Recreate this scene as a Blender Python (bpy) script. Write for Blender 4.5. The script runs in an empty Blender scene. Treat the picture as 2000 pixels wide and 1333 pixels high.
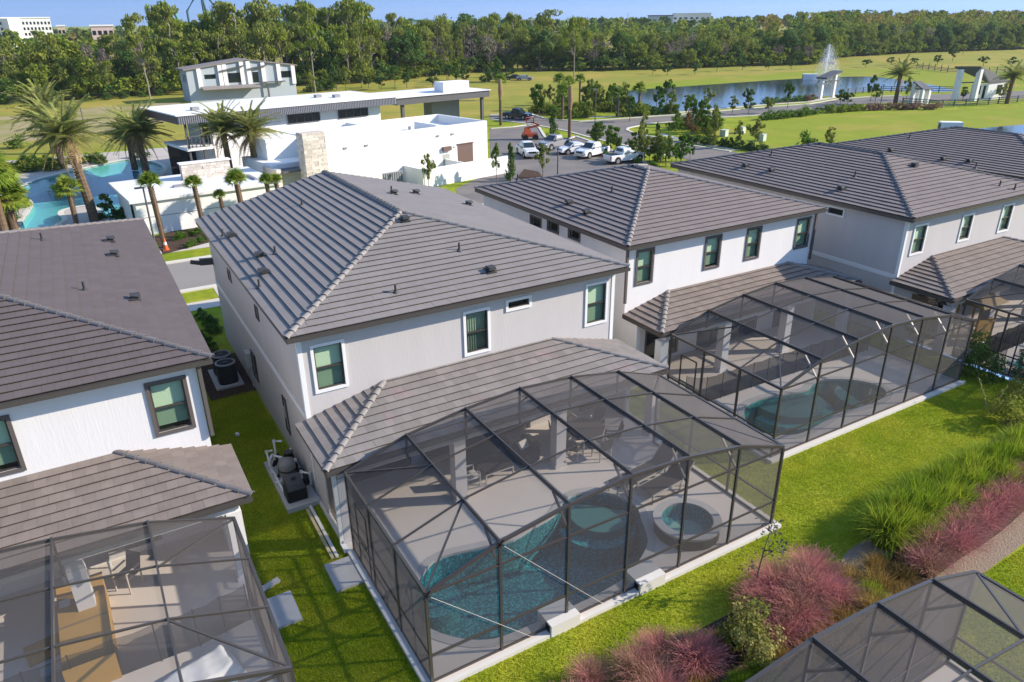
import bpy, bmesh, math, random
import numpy as np
from mathutils import Vector, Matrix, geometry
R = math.radians
rng = np.random.default_rng(7)
random.seed(7)
SC = bpy.context.scene
COL = SC.collection

# ---------------------------------------------------------------- camera
CP = np.array([-4.645, -11.962, 14.546]); YAW, PIT, ROLL, F = -0.527, -0.417, -0.011, 1423.3   # focal length in 2000 px frame
cy, sy = math.cos(YAW), math.sin(YAW)
FWD = np.array([-sy * math.cos(PIT), cy * math.cos(PIT), math.sin(PIT)])
RT0 = np.array([cy, sy, 0.0]); UP0 = np.cross(RT0, FWD)
RT = math.cos(ROLL) * RT0 + math.sin(ROLL) * UP0
UP = -math.sin(ROLL) * RT0 + math.cos(ROLL) * UP0
cam = bpy.data.cameras.new('camera'); camo = bpy.data.objects.new('camera', cam); COL.objects.link(camo)
cam.sensor_fit = 'HORIZONTAL'; cam.sensor_width = 36.0; cam.lens = F / 2000.0 * 36.0
cam.clip_start = 0.1; cam.clip_end = 6000
m = Matrix.Identity(4)
for i in range(3):
    m[i][0] = RT[i]; m[i][1] = UP[i]; m[i][2] = -FWD[i]; m[i][3] = CP[i]
camo.matrix_world = m
SC.camera = camo

# ---------------------------------------------------------------- daylight
SUN_EL, SUN_AZ = R(27.5), R(116)             # azimuth clockwise from +Y
SUNV = Vector((math.sin(SUN_AZ) * math.cos(SUN_EL), math.cos(SUN_AZ) * math.cos(SUN_EL), math.sin(SUN_EL)))
SKY_LIFT = .75
world = bpy.data.worlds.new('World'); SC.world = world; world.use_nodes = True
wn = world.node_tree.nodes; wl = world.node_tree.links
bg = wn['Background']
sky = wn.new('ShaderNodeTexSky'); sky.sky_type = 'NISHITA'; sky.sun_disc = False
sky.sun_elevation = SUN_EL; sky.sun_rotation = SUN_AZ; sky.air_density = 1.0; sky.dust_density = 0.1; sky.ozone_density = 2.6
sky.altitude = 0
bg.inputs['Strength'].default_value = 0.15
# clear dry air: the whole dome is read a little higher up, so that the blue reaches down to the horizon
tcw = wn.new('ShaderNodeTexCoord'); sxyz = wn.new('ShaderNodeSeparateXYZ'); cxyz = wn.new('ShaderNodeCombineXYZ'); mz = wn.new('ShaderNodeMapRange'); nrm = wn.new('ShaderNodeVectorMath'); nrm.operation = 'NORMALIZE'
mz.inputs[1].default_value = 0; mz.inputs[2].default_value = 1; mz.inputs[3].default_value = SKY_LIFT; mz.inputs[4].default_value = 1.0
wl.new(tcw.outputs['Generated'], sxyz.inputs[0]); wl.new(sxyz.outputs[0], cxyz.inputs[0]); wl.new(sxyz.outputs[1], cxyz.inputs[1]); wl.new(sxyz.outputs[2], mz.inputs[0]); wl.new(mz.outputs[0], cxyz.inputs[2]); wl.new(cxyz.outputs[0], nrm.inputs[0]); wl.new(nrm.outputs[0], sky.inputs['Vector'])
wl.new(sky.outputs[0], bg.inputs[0])
sun = bpy.data.lights.new('sun', 'SUN'); sun.energy = 3.1; sun.angle = R(0.5); sun.color = (1.0, 0.89, 0.75)
suno = bpy.data.objects.new('sun', sun); COL.objects.link(suno)
suno.rotation_euler = SUNV.to_track_quat('Z', 'Y').to_euler(); suno.location = (60, -40, 60)
SC.view_settings.view_transform = 'Standard'; SC.view_settings.look = 'None'
SC.view_settings.exposure = 1.3; SC.view_settings.gamma = 1.0; SC.view_settings.use_curve_mapping = False
SC.cycles.transparent_max_bounces = 24; SC.cycles.max_bounces = 8
SC.cycles.caustics_reflective = False; SC.cycles.caustics_refractive = False

# ---------------------------------------------------------------- placing: where a sight line meets a real plane
GZ = -0.12
def ray(px, py):
    d = FWD * F + RT * (px - 1000) - UP * (py - 666.5)
    return d / np.linalg.norm(d)
def G(px, py, z=GZ):
    d = ray(px, py); p = CP + d * (z - CP[2]) / d[2]
    return Vector(p)
def proj(p):
    d = np.array(p) - CP; w = d @ FWD
    return 1000 + F * (d @ RT) / w, 666.5 - F * (d @ UP) / w
def tall(base, topy):
    b = G(*base); lo, hi = 0.0, 80.0
    for _ in range(40):
        mm = (lo + hi) / 2
        if proj((b.x, b.y, mm))[1] > topy: lo = mm
        else: hi = mm
    return b, lo - GZ
def dist(p): return float(np.linalg.norm(np.array(p) - CP))

# ---------------------------------------------------------------- materials
MATS = {}
def M(name, col, rough=.6, spec=.3, metal=0, var=0, vs=3., rnd=0, bump=0, bs=40., col2=None, c2s=1., c2k=(.4, .6), stretch=None, transl=0, clear=0):
    if name in MATS: return MATS[name]
    mt = bpy.data.materials.new(name); mt.use_nodes = True
    nt = mt.node_tree; N = nt.nodes; L = nt.links
    b = N['Principled BSDF']; b.inputs['Roughness'].default_value = rough; b.inputs['Metallic'].default_value = metal
    b.inputs['Specular IOR Level'].default_value = spec
    if clear: b.inputs['Coat Weight'].default_value = clear; b.inputs['Coat Roughness'].default_value = .05
    geo = N.new('ShaderNodeNewGeometry')
    pos = geo.outputs['Position']
    if stretch:
        vm = N.new('ShaderNodeVectorMath'); vm.operation = 'MULTIPLY'; vm.inputs[1].default_value = stretch
        L.new(pos, vm.inputs[0]); pos = vm.outputs[0]
    def noise(scale, det=4):
        n = N.new('ShaderNodeTexNoise'); n.inputs['Scale'].default_value = scale; n.inputs['Detail'].default_value = det
        L.new(pos, n.inputs['Vector']); return n.outputs['Fac']
    def mth(op, a, bb, clampit=False):
        n = N.new('ShaderNodeMath'); n.operation = op; n.use_clamp = clampit
        for k, x in enumerate((a, bb)):
            if hasattr(x, 'is_linked'): L.new(x, n.inputs[k])
            else: n.inputs[k].default_value = x
        return n.outputs[0]
    rgb = N.new('ShaderNodeRGB'); rgb.outputs[0].default_value = (*col, 1); c = rgb.outputs[0]
    if col2:
        mr = N.new('ShaderNodeMapRange'); mr.inputs[1].default_value = c2k[0]; mr.inputs[2].default_value = c2k[1]
        L.new(noise(c2s), mr.inputs[0])
        mx = N.new('ShaderNodeMix'); mx.data_type = 'RGBA'; L.new(mr.outputs[0], mx.inputs[0])
        L.new(c, mx.inputs[6]); mx.inputs[7].default_value = (*col2, 1); c = mx.outputs[2]
    fac = None
    if var:
        fac = mth('MULTIPLY_ADD', noise(vs), 2 * var); fac.node.inputs[2].default_value = 1 - var
    if rnd:
        oi = N.new('ShaderNodeObjectInfo')
        s = mth('ADD', oi.outputs['Random'], geo.outputs['Random Per Island'])
        s = mth('FRACT', s, 0)
        f2 = mth('MULTIPLY_ADD', s, 2 * rnd); f2.node.inputs[2].default_value = 1 - rnd
        fac = f2 if fac is None else mth('MULTIPLY', fac, f2)
    if fac is not None:
        vm = N.new('ShaderNodeVectorMath'); vm.operation = 'SCALE'; L.new(c, vm.inputs[0]); L.new(fac, vm.inputs['Scale']); c = vm.outputs[0]
    L.new(c, b.inputs['Base Color'])
    if bump:
        bn = N.new('ShaderNodeBump'); bn.inputs['Strength'].default_value = 1; bn.inputs['Distance'].default_value = bump
        L.new(noise(bs, 3), bn.inputs['Height']); L.new(bn.outputs[0], b.inputs['Normal'])
    if transl:
        t = N.new('ShaderNodeBsdfTranslucent'); L.new(c, t.inputs[0])
        mix = N.new('ShaderNodeMixShader'); mix.inputs[0].default_value = transl
        L.new(b.outputs[0], mix.inputs[1]); L.new(t.outputs[0], mix.inputs[2]); L.new(mix.outputs[0], N['Material Output'].inputs[0])
    MATS[name] = mt
    return mt
def MGLASS(name, tint, refl=1., rough=.02, bump=0, bs=3., ior=1.5):
    """a clear sheet: light passes (tinted), and is mirrored by Fresnel"""
    mt = bpy.data.materials.new(name); mt.use_nodes = True; nt = mt.node_tree; N = nt.nodes; L = nt.links
    N.remove(N['Principled BSDF'])
    tr = N.new('ShaderNodeBsdfTransparent'); tr.inputs[0].default_value = (*tint, 1)
    gl = N.new('ShaderNodeBsdfGlossy'); gl.inputs['Roughness'].default_value = rough
    geo = N.new('ShaderNodeNewGeometry'); f0 = ((ior - 1) / (ior + 1)) ** 2     # Schlick, the same from both sides of the sheet
    dt = N.new('ShaderNodeVectorMath'); dt.operation = 'DOT_PRODUCT'; L.new(geo.outputs['Incoming'], dt.inputs[0]); L.new(geo.outputs['Normal'], dt.inputs[1])
    ab = N.new('ShaderNodeMath'); ab.operation = 'ABSOLUTE'; L.new(dt.outputs['Value'], ab.inputs[0])
    om = N.new('ShaderNodeMath'); om.operation = 'SUBTRACT'; om.inputs[0].default_value = 1; L.new(ab.outputs[0], om.inputs[1])
    pw = N.new('ShaderNodeMath'); pw.operation = 'POWER'; pw.inputs[1].default_value = 5; L.new(om.outputs[0], pw.inputs[0])
    mu = N.new('ShaderNodeMath'); mu.operation = 'MULTIPLY_ADD'; mu.inputs[1].default_value = (1 - f0) * refl; mu.inputs[2].default_value = f0 * refl; mu.use_clamp = True
    mix = N.new('ShaderNodeMixShader'); L.new(pw.outputs[0], mu.inputs[0]); L.new(mu.outputs[0], mix.inputs[0])
    L.new(tr.outputs[0], mix.inputs[1]); L.new(gl.outputs[0], mix.inputs[2]); L.new(mix.outputs[0], N['Material Output'].inputs[0])
    if bump:
        no = N.new('ShaderNodeTexNoise'); no.inputs['Scale'].default_value = bs; no.inputs['Detail'].default_value = 3
        L.new(geo.outputs['Position'], no.inputs['Vector'])
        bn = N.new('ShaderNodeBump'); bn.inputs['Distance'].default_value = bump; bn.inputs['Strength'].default_value = 1
        L.new(no.outputs['Fac'], bn.inputs['Height']); L.new(bn.outputs[0], gl.inputs['Normal'])
    return mt
def MSCREEN(name, col, k):
    """woven insect mesh: threads cover more of the view the more slanted it is seen (or lit)"""
    mt = bpy.data.materials.new(name); mt.use_nodes = True; nt = mt.node_tree; N = nt.nodes; L = nt.links
    N.remove(N['Principled BSDF'])
    geo = N.new('ShaderNodeNewGeometry')
    dt = N.new('ShaderNodeVectorMath'); dt.operation = 'DOT_PRODUCT'; L.new(geo.outputs['Incoming'], dt.inputs[0]); L.new(geo.outputs['Normal'], dt.inputs[1])
    ab = N.new('ShaderNodeMath'); ab.operation = 'ABSOLUTE'; L.new(dt.outputs['Value'], ab.inputs[0])
    mxx = N.new('ShaderNodeMath'); mxx.operation = 'MAXIMUM'; mxx.inputs[1].default_value = .06; L.new(ab.outputs[0], mxx.inputs[0])
    dv = N.new('ShaderNodeMath'); dv.operation = 'DIVIDE'; dv.inputs[0].default_value = k; L.new(mxx.outputs[0], dv.inputs[1])
    mn = N.new('ShaderNodeMath'); mn.operation = 'MINIMUM'; mn.inputs[1].default_value = .93; L.new(dv.outputs[0], mn.inputs[0])
    tr = N.new('ShaderNodeBsdfTransparent'); df = N.new('ShaderNodeBsdfDiffuse'); df.inputs[0].default_value = (*col, 1)
    tl = N.new('ShaderNodeBsdfTranslucent'); tl.inputs[0].default_value = (*col, 1)
    m1 = N.new('ShaderNodeMixShader'); m1.inputs[0].default_value = .35; L.new(df.outputs[0], m1.inputs[1]); L.new(tl.outputs[0], m1.inputs[2])
    mix = N.new('ShaderNodeMixShader'); L.new(mn.outputs[0], mix.inputs[0]); L.new(tr.outputs[0], mix.inputs[1]); L.new(m1.outputs[0], mix.inputs[2])
    L.new(mix.outputs[0], N['Material Output'].inputs[0])
    return mt

# ---------------------------------------------------------------- mesh builder and object helpers
OFF = {}
class MB:
    def __init__(s): s.v = []; s.f = []; s.m = []
    def add(s, vs, fs, mi=0):
        o = len(s.v); s.v += [(float(p[0]), float(p[1]), float(p[2])) for p in vs]
        s.f += [tuple(i + o for i in f) for f in fs]; s.m += [mi] * len(fs); return s
    def hexa(s, c, mi=0):
        return s.add(c, [(0, 3, 2, 1), (4, 5, 6, 7), (0, 1, 5, 4), (1, 2, 6, 5), (2, 3, 7, 6), (3, 0, 4, 7)], mi)
    def box(s, a, b, mi=0):
        (x0, y0, z0), (x1, y1, z1) = a, b
        return s.hexa([(x0, y0, z0), (x1, y0, z0), (x1, y1, z0), (x0, y1, z0), (x0, y0, z1), (x1, y0, z1), (x1, y1, z1), (x0, y1, z1)], mi)
    def obox(s, O, U, V, W, mi=0):
        O, U, V, W = map(Vector, (O, U, V, W))
        return s.hexa([O, O + U, O + U + V, O + V, O + W, O + U + W, O + U + V + W, O + V + W], mi)
    def bar(s, p, q, w, h=None, mi=0, up=(0, 0, 1)):
        p, q = Vector(p), Vector(q); h = h or w; d = (q - p).normalized(); u = Vector(up)
        if abs(d.dot(u)) > .98: u = Vector((0, 1, 0))
        sx = d.cross(u).normalized(); sz = sx.cross(d).normalized()
        return s.obox(p - sx * w / 2 - sz * h / 2, sx * w, q - p, sz * h, mi)
    def tube(s, pts, rad, n=8, mi=0, cap=True):
        pts = [Vector(p) for p in pts]
        if not hasattr(rad, '__len__'): rad = [rad] * len(pts)
        vs = []; fs = []
        for i, p in enumerate(pts):
            d = (pts[min(i + 1, len(pts) - 1)] - pts[max(i - 1, 0)]).normalized()
            u = Vector((0, 0, 1)) if abs(d.z) < .9 else Vector((1, 0, 0))
            a = d.cross(u).normalized(); b = d.cross(a)
            for k in range(n):
                t = 2 * math.pi * k / n; vs.append(p + (a * math.cos(t) + b * math.sin(t)) * rad[i])
        for i in range(len(pts) - 1):
            for k in range(n):
                fs.append((i * n + k, i * n + (k + 1) % n, (i + 1) * n + (k + 1) % n, (i + 1) * n + k))
        if cap: fs += [tuple(range(n - 1, -1, -1)), tuple(range((len(pts) - 1) * n, len(pts) * n))]
        return s.add(vs, fs, mi)
    def cyl(s, c, r, h, n=16, mi=0, r2=None): return s.tube([c, (c[0], c[1], c[2] + h)], [r, r if r2 is None else r2], n, mi)
    def lathe(s, c, prof, n=20, mi=0):
        vs = []; fs = []
        for (r, z) in prof:
            for k in range(n):
                t = 2 * math.pi * k / n; vs.append((c[0] + r * math.cos(t), c[1] + r * math.sin(t), c[2] + z))
        for i in range(len(prof) - 1):
            for k in range(n): fs.append((i * n + k, i * n + (k + 1) % n, (i + 1) * n + (k + 1) % n, (i + 1) * n + k))
        return s.add(vs, fs, mi)
    def poly(s, pts, mi=0): return s.add(pts, [tuple(range(len(pts)))], mi)
    def prism(s, pts, z0, z1, mi=0):
        n = len(pts); vs = [(p[0], p[1], z0) for p in pts] + [(p[0], p[1], z1) for p in pts]
        return s.add(vs, [tuple(range(n - 1, -1, -1)), tuple(range(n, 2 * n))] + [(i, (i + 1) % n, (i + 1) % n + n, i + n) for i in range(n)], mi)
    def sheet(s, loops, z, mi=0):
        """flat sheet, first loop outline, others holes"""
        lp = [[Vector((p[0], p[1], 0)) for p in l] for l in loops]
        flat = [p for l in lp for p in l]
        tri = geometry.tessellate_polygon(lp)
        fs = []
        for t in tri:
            a, b, c = (flat[i] for i in t)
            fs.append(t if (b - a).cross(c - a).z > 0 else (t[0], t[2], t[1]))
        return s.add([(p.x, p.y, z) for p in flat], fs, mi)
    def mesh(s, name, off=(0, 0, 0), smooth=False, mats=()):
        me = bpy.data.meshes.new(name)
        v = s.v if off is None else [(a - off[0], b - off[1], c - off[2]) for a, b, c in s.v]
        me.from_pydata(v, [], s.f)
        for mt in mats: me.materials.append(mt)
        if len(mats) > 1: me.polygons.foreach_set('material_index', s.m)
        if smooth: me.polygons.foreach_set('use_smooth', [True] * len(me.polygons))
        me.update(); return me
def link(name, me, parent=None, label=None, kind=None):
    o = bpy.data.objects.new(name, me); COL.objects.link(o)
    if parent is not None: o.parent = parent; OFF[o.name] = OFF.get(parent.name, (0, 0, 0))
    if label: o['label'] = label
    if kind: o['kind'] = kind
    return o
def part(name, mb, mats, parent=None, label=None, kind=None, smooth=False):
    if not isinstance(mats, (list, tuple)): mats = [mats]
    off = OFF.get(parent.name, (0, 0, 0)) if parent is not None else (0, 0, 0)
    return link(name, mb.mesh(name, off, smooth, mats), parent, label, kind)
def tag(o, label=None, cat=None, group=None, kind=None):
    if label: o['label'] = label
    if cat: o['category'] = cat
    if group: o['group'] = group
    if kind: o['kind'] = kind
    return o
def thing(name, label, cat, loc=(0, 0, 0), rz=0, group=None, world=False, scale=None):
    """an Empty at the base of a thing; with world=True its parts are given in scene coordinates"""
    o = bpy.data.objects.new(name, None); COL.objects.link(o); o.location = loc; o.rotation_euler = (0, 0, rz); o.empty_display_size = .2
    if scale: o.scale = scale
    OFF[o.name] = tuple(loc) if world else (0, 0, 0)
    return tag(o, label, cat, group)
def solo(name, mb, mats, label, cat, group=None, smooth=False):
    o = part(name, mb, mats, smooth=smooth); return tag(o, label, cat, group)
def structure(name, mb, mats): o = part(name, mb, mats); o['kind'] = 'structure'; return o
def dup(src, loc, rz=0, scale=None, label=None, group=None):
    r = src.copy(); COL.objects.link(r); r.location = loc; r.rotation_euler = (0, 0, rz)
    if scale: r.scale = scale
    if label: r['label'] = label
    if group: r['group'] = group
    for ch in list(src.children):
        c = ch.copy(); COL.objects.link(c); c.parent = r
        for g in ch.children:
            d = g.copy(); COL.objects.link(d); d.parent = c
    return r
def np_mesh(name, v, faces, mats, smooth=False):
    """v (n,3), faces (k,3|4) arrays"""
    me = bpy.data.meshes.new(name); k, w = faces.shape
    me.vertices.add(len(v)); me.vertices.foreach_set('co', np.ascontiguousarray(v, dtype=np.float32).ravel())
    me.loops.add(k * w); me.loops.foreach_set('vertex_index', np.ascontiguousarray(faces, dtype=np.int32).ravel())
    me.polygons.add(k); me.polygons.foreach_set('loop_start', np.arange(0, k * w, w, dtype=np.int32))
    try: me.polygons.foreach_set('loop_total', np.full(k, w, dtype=np.int32))
    except Exception: pass
    for mt in mats: me.materials.append(mt)
    me.update(calc_edges=True); me.validate()
    return me

# palette (real base colours)
m_grey_wall = M('wall_grey', (.53, .50, .48), .85, .15, var=.075, vs=1.6, bump=.004, bs=22, stretch=(1, 1, .12))
m_white_wall = M('wall_white', (.74, .72, .70), .85, .15, var=.06, vs=1.6, bump=.004, bs=22, stretch=(1, 1, .12))
m_white = M('white_paint', (.78, .78, .76), .55, .3)
m_trim_dark = M('trim_taupe', (.115, .1, .092), .55, .3)
m_fascia = M('fascia_brown', (.075, .066, .06), .4, .4)
m_gutter = M('gutter_metal', (.10, .09, .083), .3, .5, metal=.3)
m_soffit = M('soffit', (.45, .43, .41), .8)
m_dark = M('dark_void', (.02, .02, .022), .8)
m_blind = M('blind_white', (.72, .76, .68), .6)
m_curtain = M('curtain', (.30, .33, .32), .8)
m_glass = MGLASS('window_glass', (.76, .86, .74), 1.0); m_glass_low = MGLASS('window_glass_screened', (.46, .56, .47), .8)
m_glass_dark = M('dark_glass', (.012, .018, .02), .04, .6)
m_bronze = M('bronze_frame', (.085, .074, .066), .28, .5, metal=.3)
m_alu_and_glint = M('pale_aluminium_and_sun_glint', (.55, .5, .48), .4, .5, metal=.1)  # mast metal; on one enclosure's knee braces it paints in sun reflection
m_screen = MSCREEN('screen_mesh', (.17, .155, .148), .235)
m_deck = M('deck_concrete', (.62, .56, .50), .85, .2, var=.07, vs=.9, bump=.002, bs=60)
m_deck_edge = M('pale_concrete', (.62, .60, .56), .8, .2, var=.05, vs=2)
m_conc = M('concrete_pad', (.46, .45, .43), .85, .2, var=.12, vs=2.5, bump=.002, bs=80)
m_tile_grey = M('roof_tile_grey', (.236, .211, .195), .72, .25, var=.13, vs=.8, rnd=.035, bump=.0015, bs=90)
m_tile_grey2 = M('roof_tile_grey_weathered', (.232, .209, .193), .72, .25, var=.16, vs=1.4, rnd=.10, bump=.0015, bs=90, col2=(.26, .205, .20), c2s=1.3, c2k=(.6, .68))
m_tile_dark = M('roof_tile_dark_brown', (.132, .107, .102), .75, .2, var=.12, vs=1.2, rnd=.05, bump=.0015, bs=90)
m_tile_brown = M('roof_tile_brown', (.215, .178, .163), .75, .2, var=.12, vs=1.2, rnd=.05, bump=.0015, bs=90)
m_tile_tan = M('roof_tile_tan', (.215, .178, .155), .75, .2, var=.2, vs=2.6, rnd=.09, bump=.0015, bs=90)
m_cap = M('ridge_cap', (.245, .225, .21), .75, .2, var=.2, vs=4, rnd=.08)
m_cap_dark = M('ridge_cap_dark', (.17, .155, .15), .75, .2, var=.12, vs=4, rnd=.08)
m_under = M('underlay', (.03, .03, .03), .9)
m_vent = M('vent_dark', (.05, .048, .047), .5)
m_water_pool = MGLASS('pool_water', (.55, .80, .80), .9, .03, .03, 2.2, 1.33)
m_black = M('black_plastic', (.012, .012, .013), .45, .4)
m_charcoal = M('charcoal_plastic', (.07, .07, .073), .5, .4)
m_pvc = M('white_pvc', (.7, .7, .68), .4, .4)
# ================================================================ houses
def fbox(mb, P, u0, u1, n0, n1, z0, z1, mi=0):
    return mb.hexa([P(u0, n1, z0), P(u1, n1, z0), P(u1, n0, z0), P(u0, n0, z0), P(u0, n1, z1), P(u1, n1, z1), P(u1, n0, z1), P(u0, n0, z1)], mi)
def fquad(mb, P, u0, u1, z0, z1, n, mi=0): return mb.add([P(u0, n, z0), P(u1, n, z0), P(u1, n, z1), P(u0, n, z1)], [(0, 1, 2, 3)], mi)
def wall_holes(mb, P, u0, u1, z0, z1, holes, depth=.17, mi=0, mback=1):
    us = sorted({u0, u1, *[h[0] for h in holes], *[h[1] for h in holes]}); zs = sorted({z0, z1, *[h[2] for h in holes], *[h[3] for h in holes]})
    for i in range(len(us) - 1):
        for j in range(len(zs) - 1):
            a, b = (us[i] + us[i + 1]) / 2, (zs[j] + zs[j + 1]) / 2
            if any(h[0] < a < h[1] and h[2] < b < h[3] for h in holes): continue
            fquad(mb, P, us[i], us[i + 1], zs[j], zs[j + 1], 0, mi)
    for h in holes:
        d = -depth
        mb.add([P(h[0], 0, h[2]), P(h[0], 0, h[3]), P(h[0], d, h[3]), P(h[0], d, h[2])], [(0, 1, 2, 3)], mi)
        mb.add([P(h[1], 0, h[2]), P(h[1], 0, h[3]), P(h[1], d, h[3]), P(h[1], d, h[2])], [(0, 1, 2, 3)], mi)
        mb.add([P(h[0], 0, h[2]), P(h[1], 0, h[2]), P(h[1], d, h[2]), P(h[0], d, h[2])], [(0, 1, 2, 3)], mi)
        mb.add([P(h[0], 0, h[3]), P(h[1], 0, h[3]), P(h[1], d, h[3]), P(h[0], d, h[3])], [(0, 1, 2, 3)], mi)
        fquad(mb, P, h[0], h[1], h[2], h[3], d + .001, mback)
def ring(mb, P, u0, u1, z0, z1, t, n0, n1, mi=0, sill=None):
    b = sill if sill is not None else t
    fbox(mb, P, u0, u0 + t, n0, n1, z0 + b, z1 - t, mi); fbox(mb, P, u1 - t, u1, n0, n1, z0 + b, z1 - t, mi)
    fbox(mb, P, u0, u1, n0, n1, z1 - t, z1, mi); fbox(mb, P, u0, u1, n0, n1 + (.02 if sill else 0), z0, z0 + b, mi)
def window(house, P, u0, u1, z0, z1, trim, kind='blind', t=.1, rail=True, lab=None):
    mb = MB(); ring(mb, P, u0, u1, z0, z1, t, .002, .045)
    w = part('window', mb, trim, house, lab)
    a0, a1, b0, b1 = u0 + t, u1 - t, z0 + t, z1 - t
    mb = MB(); ring(mb, P, a0, a1, b0, b1, .045, -.07, -.015)
    mid = (b0 + b1) / 2
    if rail: fbox(mb, P, a0 + .045, a1 - .045, -.06, -.012, mid - .028, mid + .028)
    part('sash', mb, m_bronze, w)
    for kk, (q0, q1) in enumerate(((b0 + .045, mid - .028), (mid + .028, b1 - .045)) if rail else ((b0 + .045, b1 - .045),)):
        mb = MB(); fquad(mb, P, a0 + .045, a1 - .045, q0, q1, -.045); part('pane', mb, m_glass_low if (rail and kk == 0) else m_glass, w)
    if kind == 'blind':
        b0 += random.choice((0, 0, 0, 0, .06, .1)) * (b1 - b0); mb = MB(); n = int((b1 - b0) / .042); h = (b1 - b0) / n
        for k in range(n):
            z = b0 + k * h
            mb.add([P(a0 + .02, -.125, z), P(a1 - .02, -.125, z), P(a1 - .02, -.15, z + h * .96), P(a0 + .02, -.15, z + h * .96)], [(0, 1, 2, 3)])
        part('blind', mb, m_blind, w, kind='stuff')
    elif kind == 'curtain':
        mb = MB(); n = 18
        for k in range(n):
            ua = a0 + (a1 - a0) * k / n; ub = a0 + (a1 - a0) * (k + 1) / n; na, nb = (-.13, -.15) if k % 2 else (-.15, -.13)
            mb.add([P(ua, na, b0), P(ub, nb, b0), P(ub, nb, b1), P(ua, na, b1)], [(0, 1, 2, 3)])
        part('curtain', mb, m_curtain, w)
    return w
EXPO, TW = .343, .302
def clip_poly(poly, a, b, c):
    """keep a*x+b*y<=c"""
    out = []
    for i in range(len(poly)):
        p, q = poly[i], poly[(i + 1) % len(poly)]; fp, fq = a * p[0] + b * p[1] - c, a * q[0] + b * q[1] - c
        if fp <= 1e-9: out.append(p)
        if (fp < -1e-9 and fq > 1e-9) or (fp > 1e-9 and fq < -1e-9):
            t = fp / (fp - fq); out.append((p[0] + (q[0] - p[0]) * t, p[1] + (q[1] - p[1]) * t))
    return out
def tile_face(pts, stuff, cands, lift=.055, show=True):
    pts = [Vector(p) for p in pts]; a, b = pts[0], pts[1]
    u = (b - a).normalized(); n = (b - a).cross(pts[2] - a).normalized()
    if n.z < 0: n = -n
    v = n.cross(u).normalized()
    if v.z < 0: v = -v
    P2 = [((p - a).dot(u), (p - a).dot(v)) for p in pts]
    umin = min(p[0] for p in P2); umax = max(p[0] for p in P2); vmax = max(p[1] for p in P2)
    cen = (sum(p[0] for p in P2) / len(P2), sum(p[1] for p in P2) / len(P2))
    edges = []
    for i in range(len(P2)):
        p, q = P2[i], P2[(i + 1) % len(P2)]; ex, ey = q[0] - p[0], q[1] - p[1]; na, nb = ey, -ex
        c = na * p[0] + nb * p[1]
        if na * cen[0] + nb * cen[1] > c: na, nb, c = -na, -nb, -c
        edges.append((na, nb, c))
    H = lambda vv, v0: lift * (1.0 - .86 * (vv - v0) / EXPO) + .004
    k = 0; v0 = -.03
    while v0 < vmax:
        off = (TW / 2 if k % 2 else 0) + umin - TW
        j = 0
        while off + j * TW < umax:
            x0 = off + j * TW + .0016; x1 = off + (j + 1) * TW - .0016; v1 = v0 + EXPO
            rect = [(x0, v0), (x1, v0), (x1, v1), (x0, v1)]; pl = rect
            for i, e in enumerate(edges):
                if i == 0: continue                                    # tiles hang over the eave
                pl = clip_poly(pl, *e)
                if len(pl) < 3: break
            j += 1
            if len(pl) < 3: continue
            ar = abs(sum(pl[i][0] * pl[(i + 1) % len(pl)][1] - pl[(i + 1) % len(pl)][0] * pl[i][1] for i in range(len(pl)))) / 2
            if ar < .003: continue
            org = a + u * x0 + v * v0
            full = ar > .995 * (x1 - x0) * EXPO
            if full and show: cands.append((org, u, v, n))
            else:
                nn = len(pl)
                stuff.add([a + u * q[0] + v * q[1] + n * max(.001, .034 * (1 - (q[1] - v0) / EXPO)) for q in pl] + [a + u * q[0] + v * q[1] + n * H(q[1], v0) for q in pl],
                          [tuple(range(nn, 2 * nn)), tuple(range(nn - 1, -1, -1))] + [(i, (i + 1) % nn, (i + 1) % nn + nn, i + nn) for i in range(nn)])
        k += 1; v0 += EXPO
_w, _h = TW - .0032, .03
TILE = MB()
TILE.add([(0, 0, .034), (_w, 0, .034), (_w, EXPO, .001), (0, EXPO, .001), (0, 0, .059), (_w, 0, .059), (_w, EXPO, .0117), (0, EXPO, .0117)],
         [(4, 5, 6, 7), (0, 1, 5, 4), (1, 2, 6, 5), (3, 0, 4, 7), (0, 3, 2, 1)])
TILE_ME = {}
def tile_objects(cands, stuff, roofs_of, mat, limit=300):
    """the nearest full tiles become objects, the rest joins the stuff mesh"""
    order = sorted(range(len(cands)), key=lambda i: dist(cands[i][0]))
    if mat.name not in TILE_ME: TILE_ME[mat.name] = TILE.mesh('roof_tile', mats=[mat])
    me = TILE_ME[mat.name]
    for r, i in enumerate(order):
        org, u, v, n = cands[i]
        if r < limit:
            o = bpy.data.objects.new('tile', me); COL.objects.link(o); o.parent = roofs_of
            off = Vector(OFF[roofs_of.name]); q = random.gauss(0, .0025)
            mt = Matrix.Identity(4)
            for k in range(3): mt[k][0] = u[k]; mt[k][1] = v[k]; mt[k][2] = n[k]; mt[k][3] = org[k] - off[k] + n[k] * abs(q)
            o.matrix_local = mt
        else:
            stuff.add([org + u * x + v * y + n * z for x, y, z in TILE.v], TILE.f)
CAP_ME = {}
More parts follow.
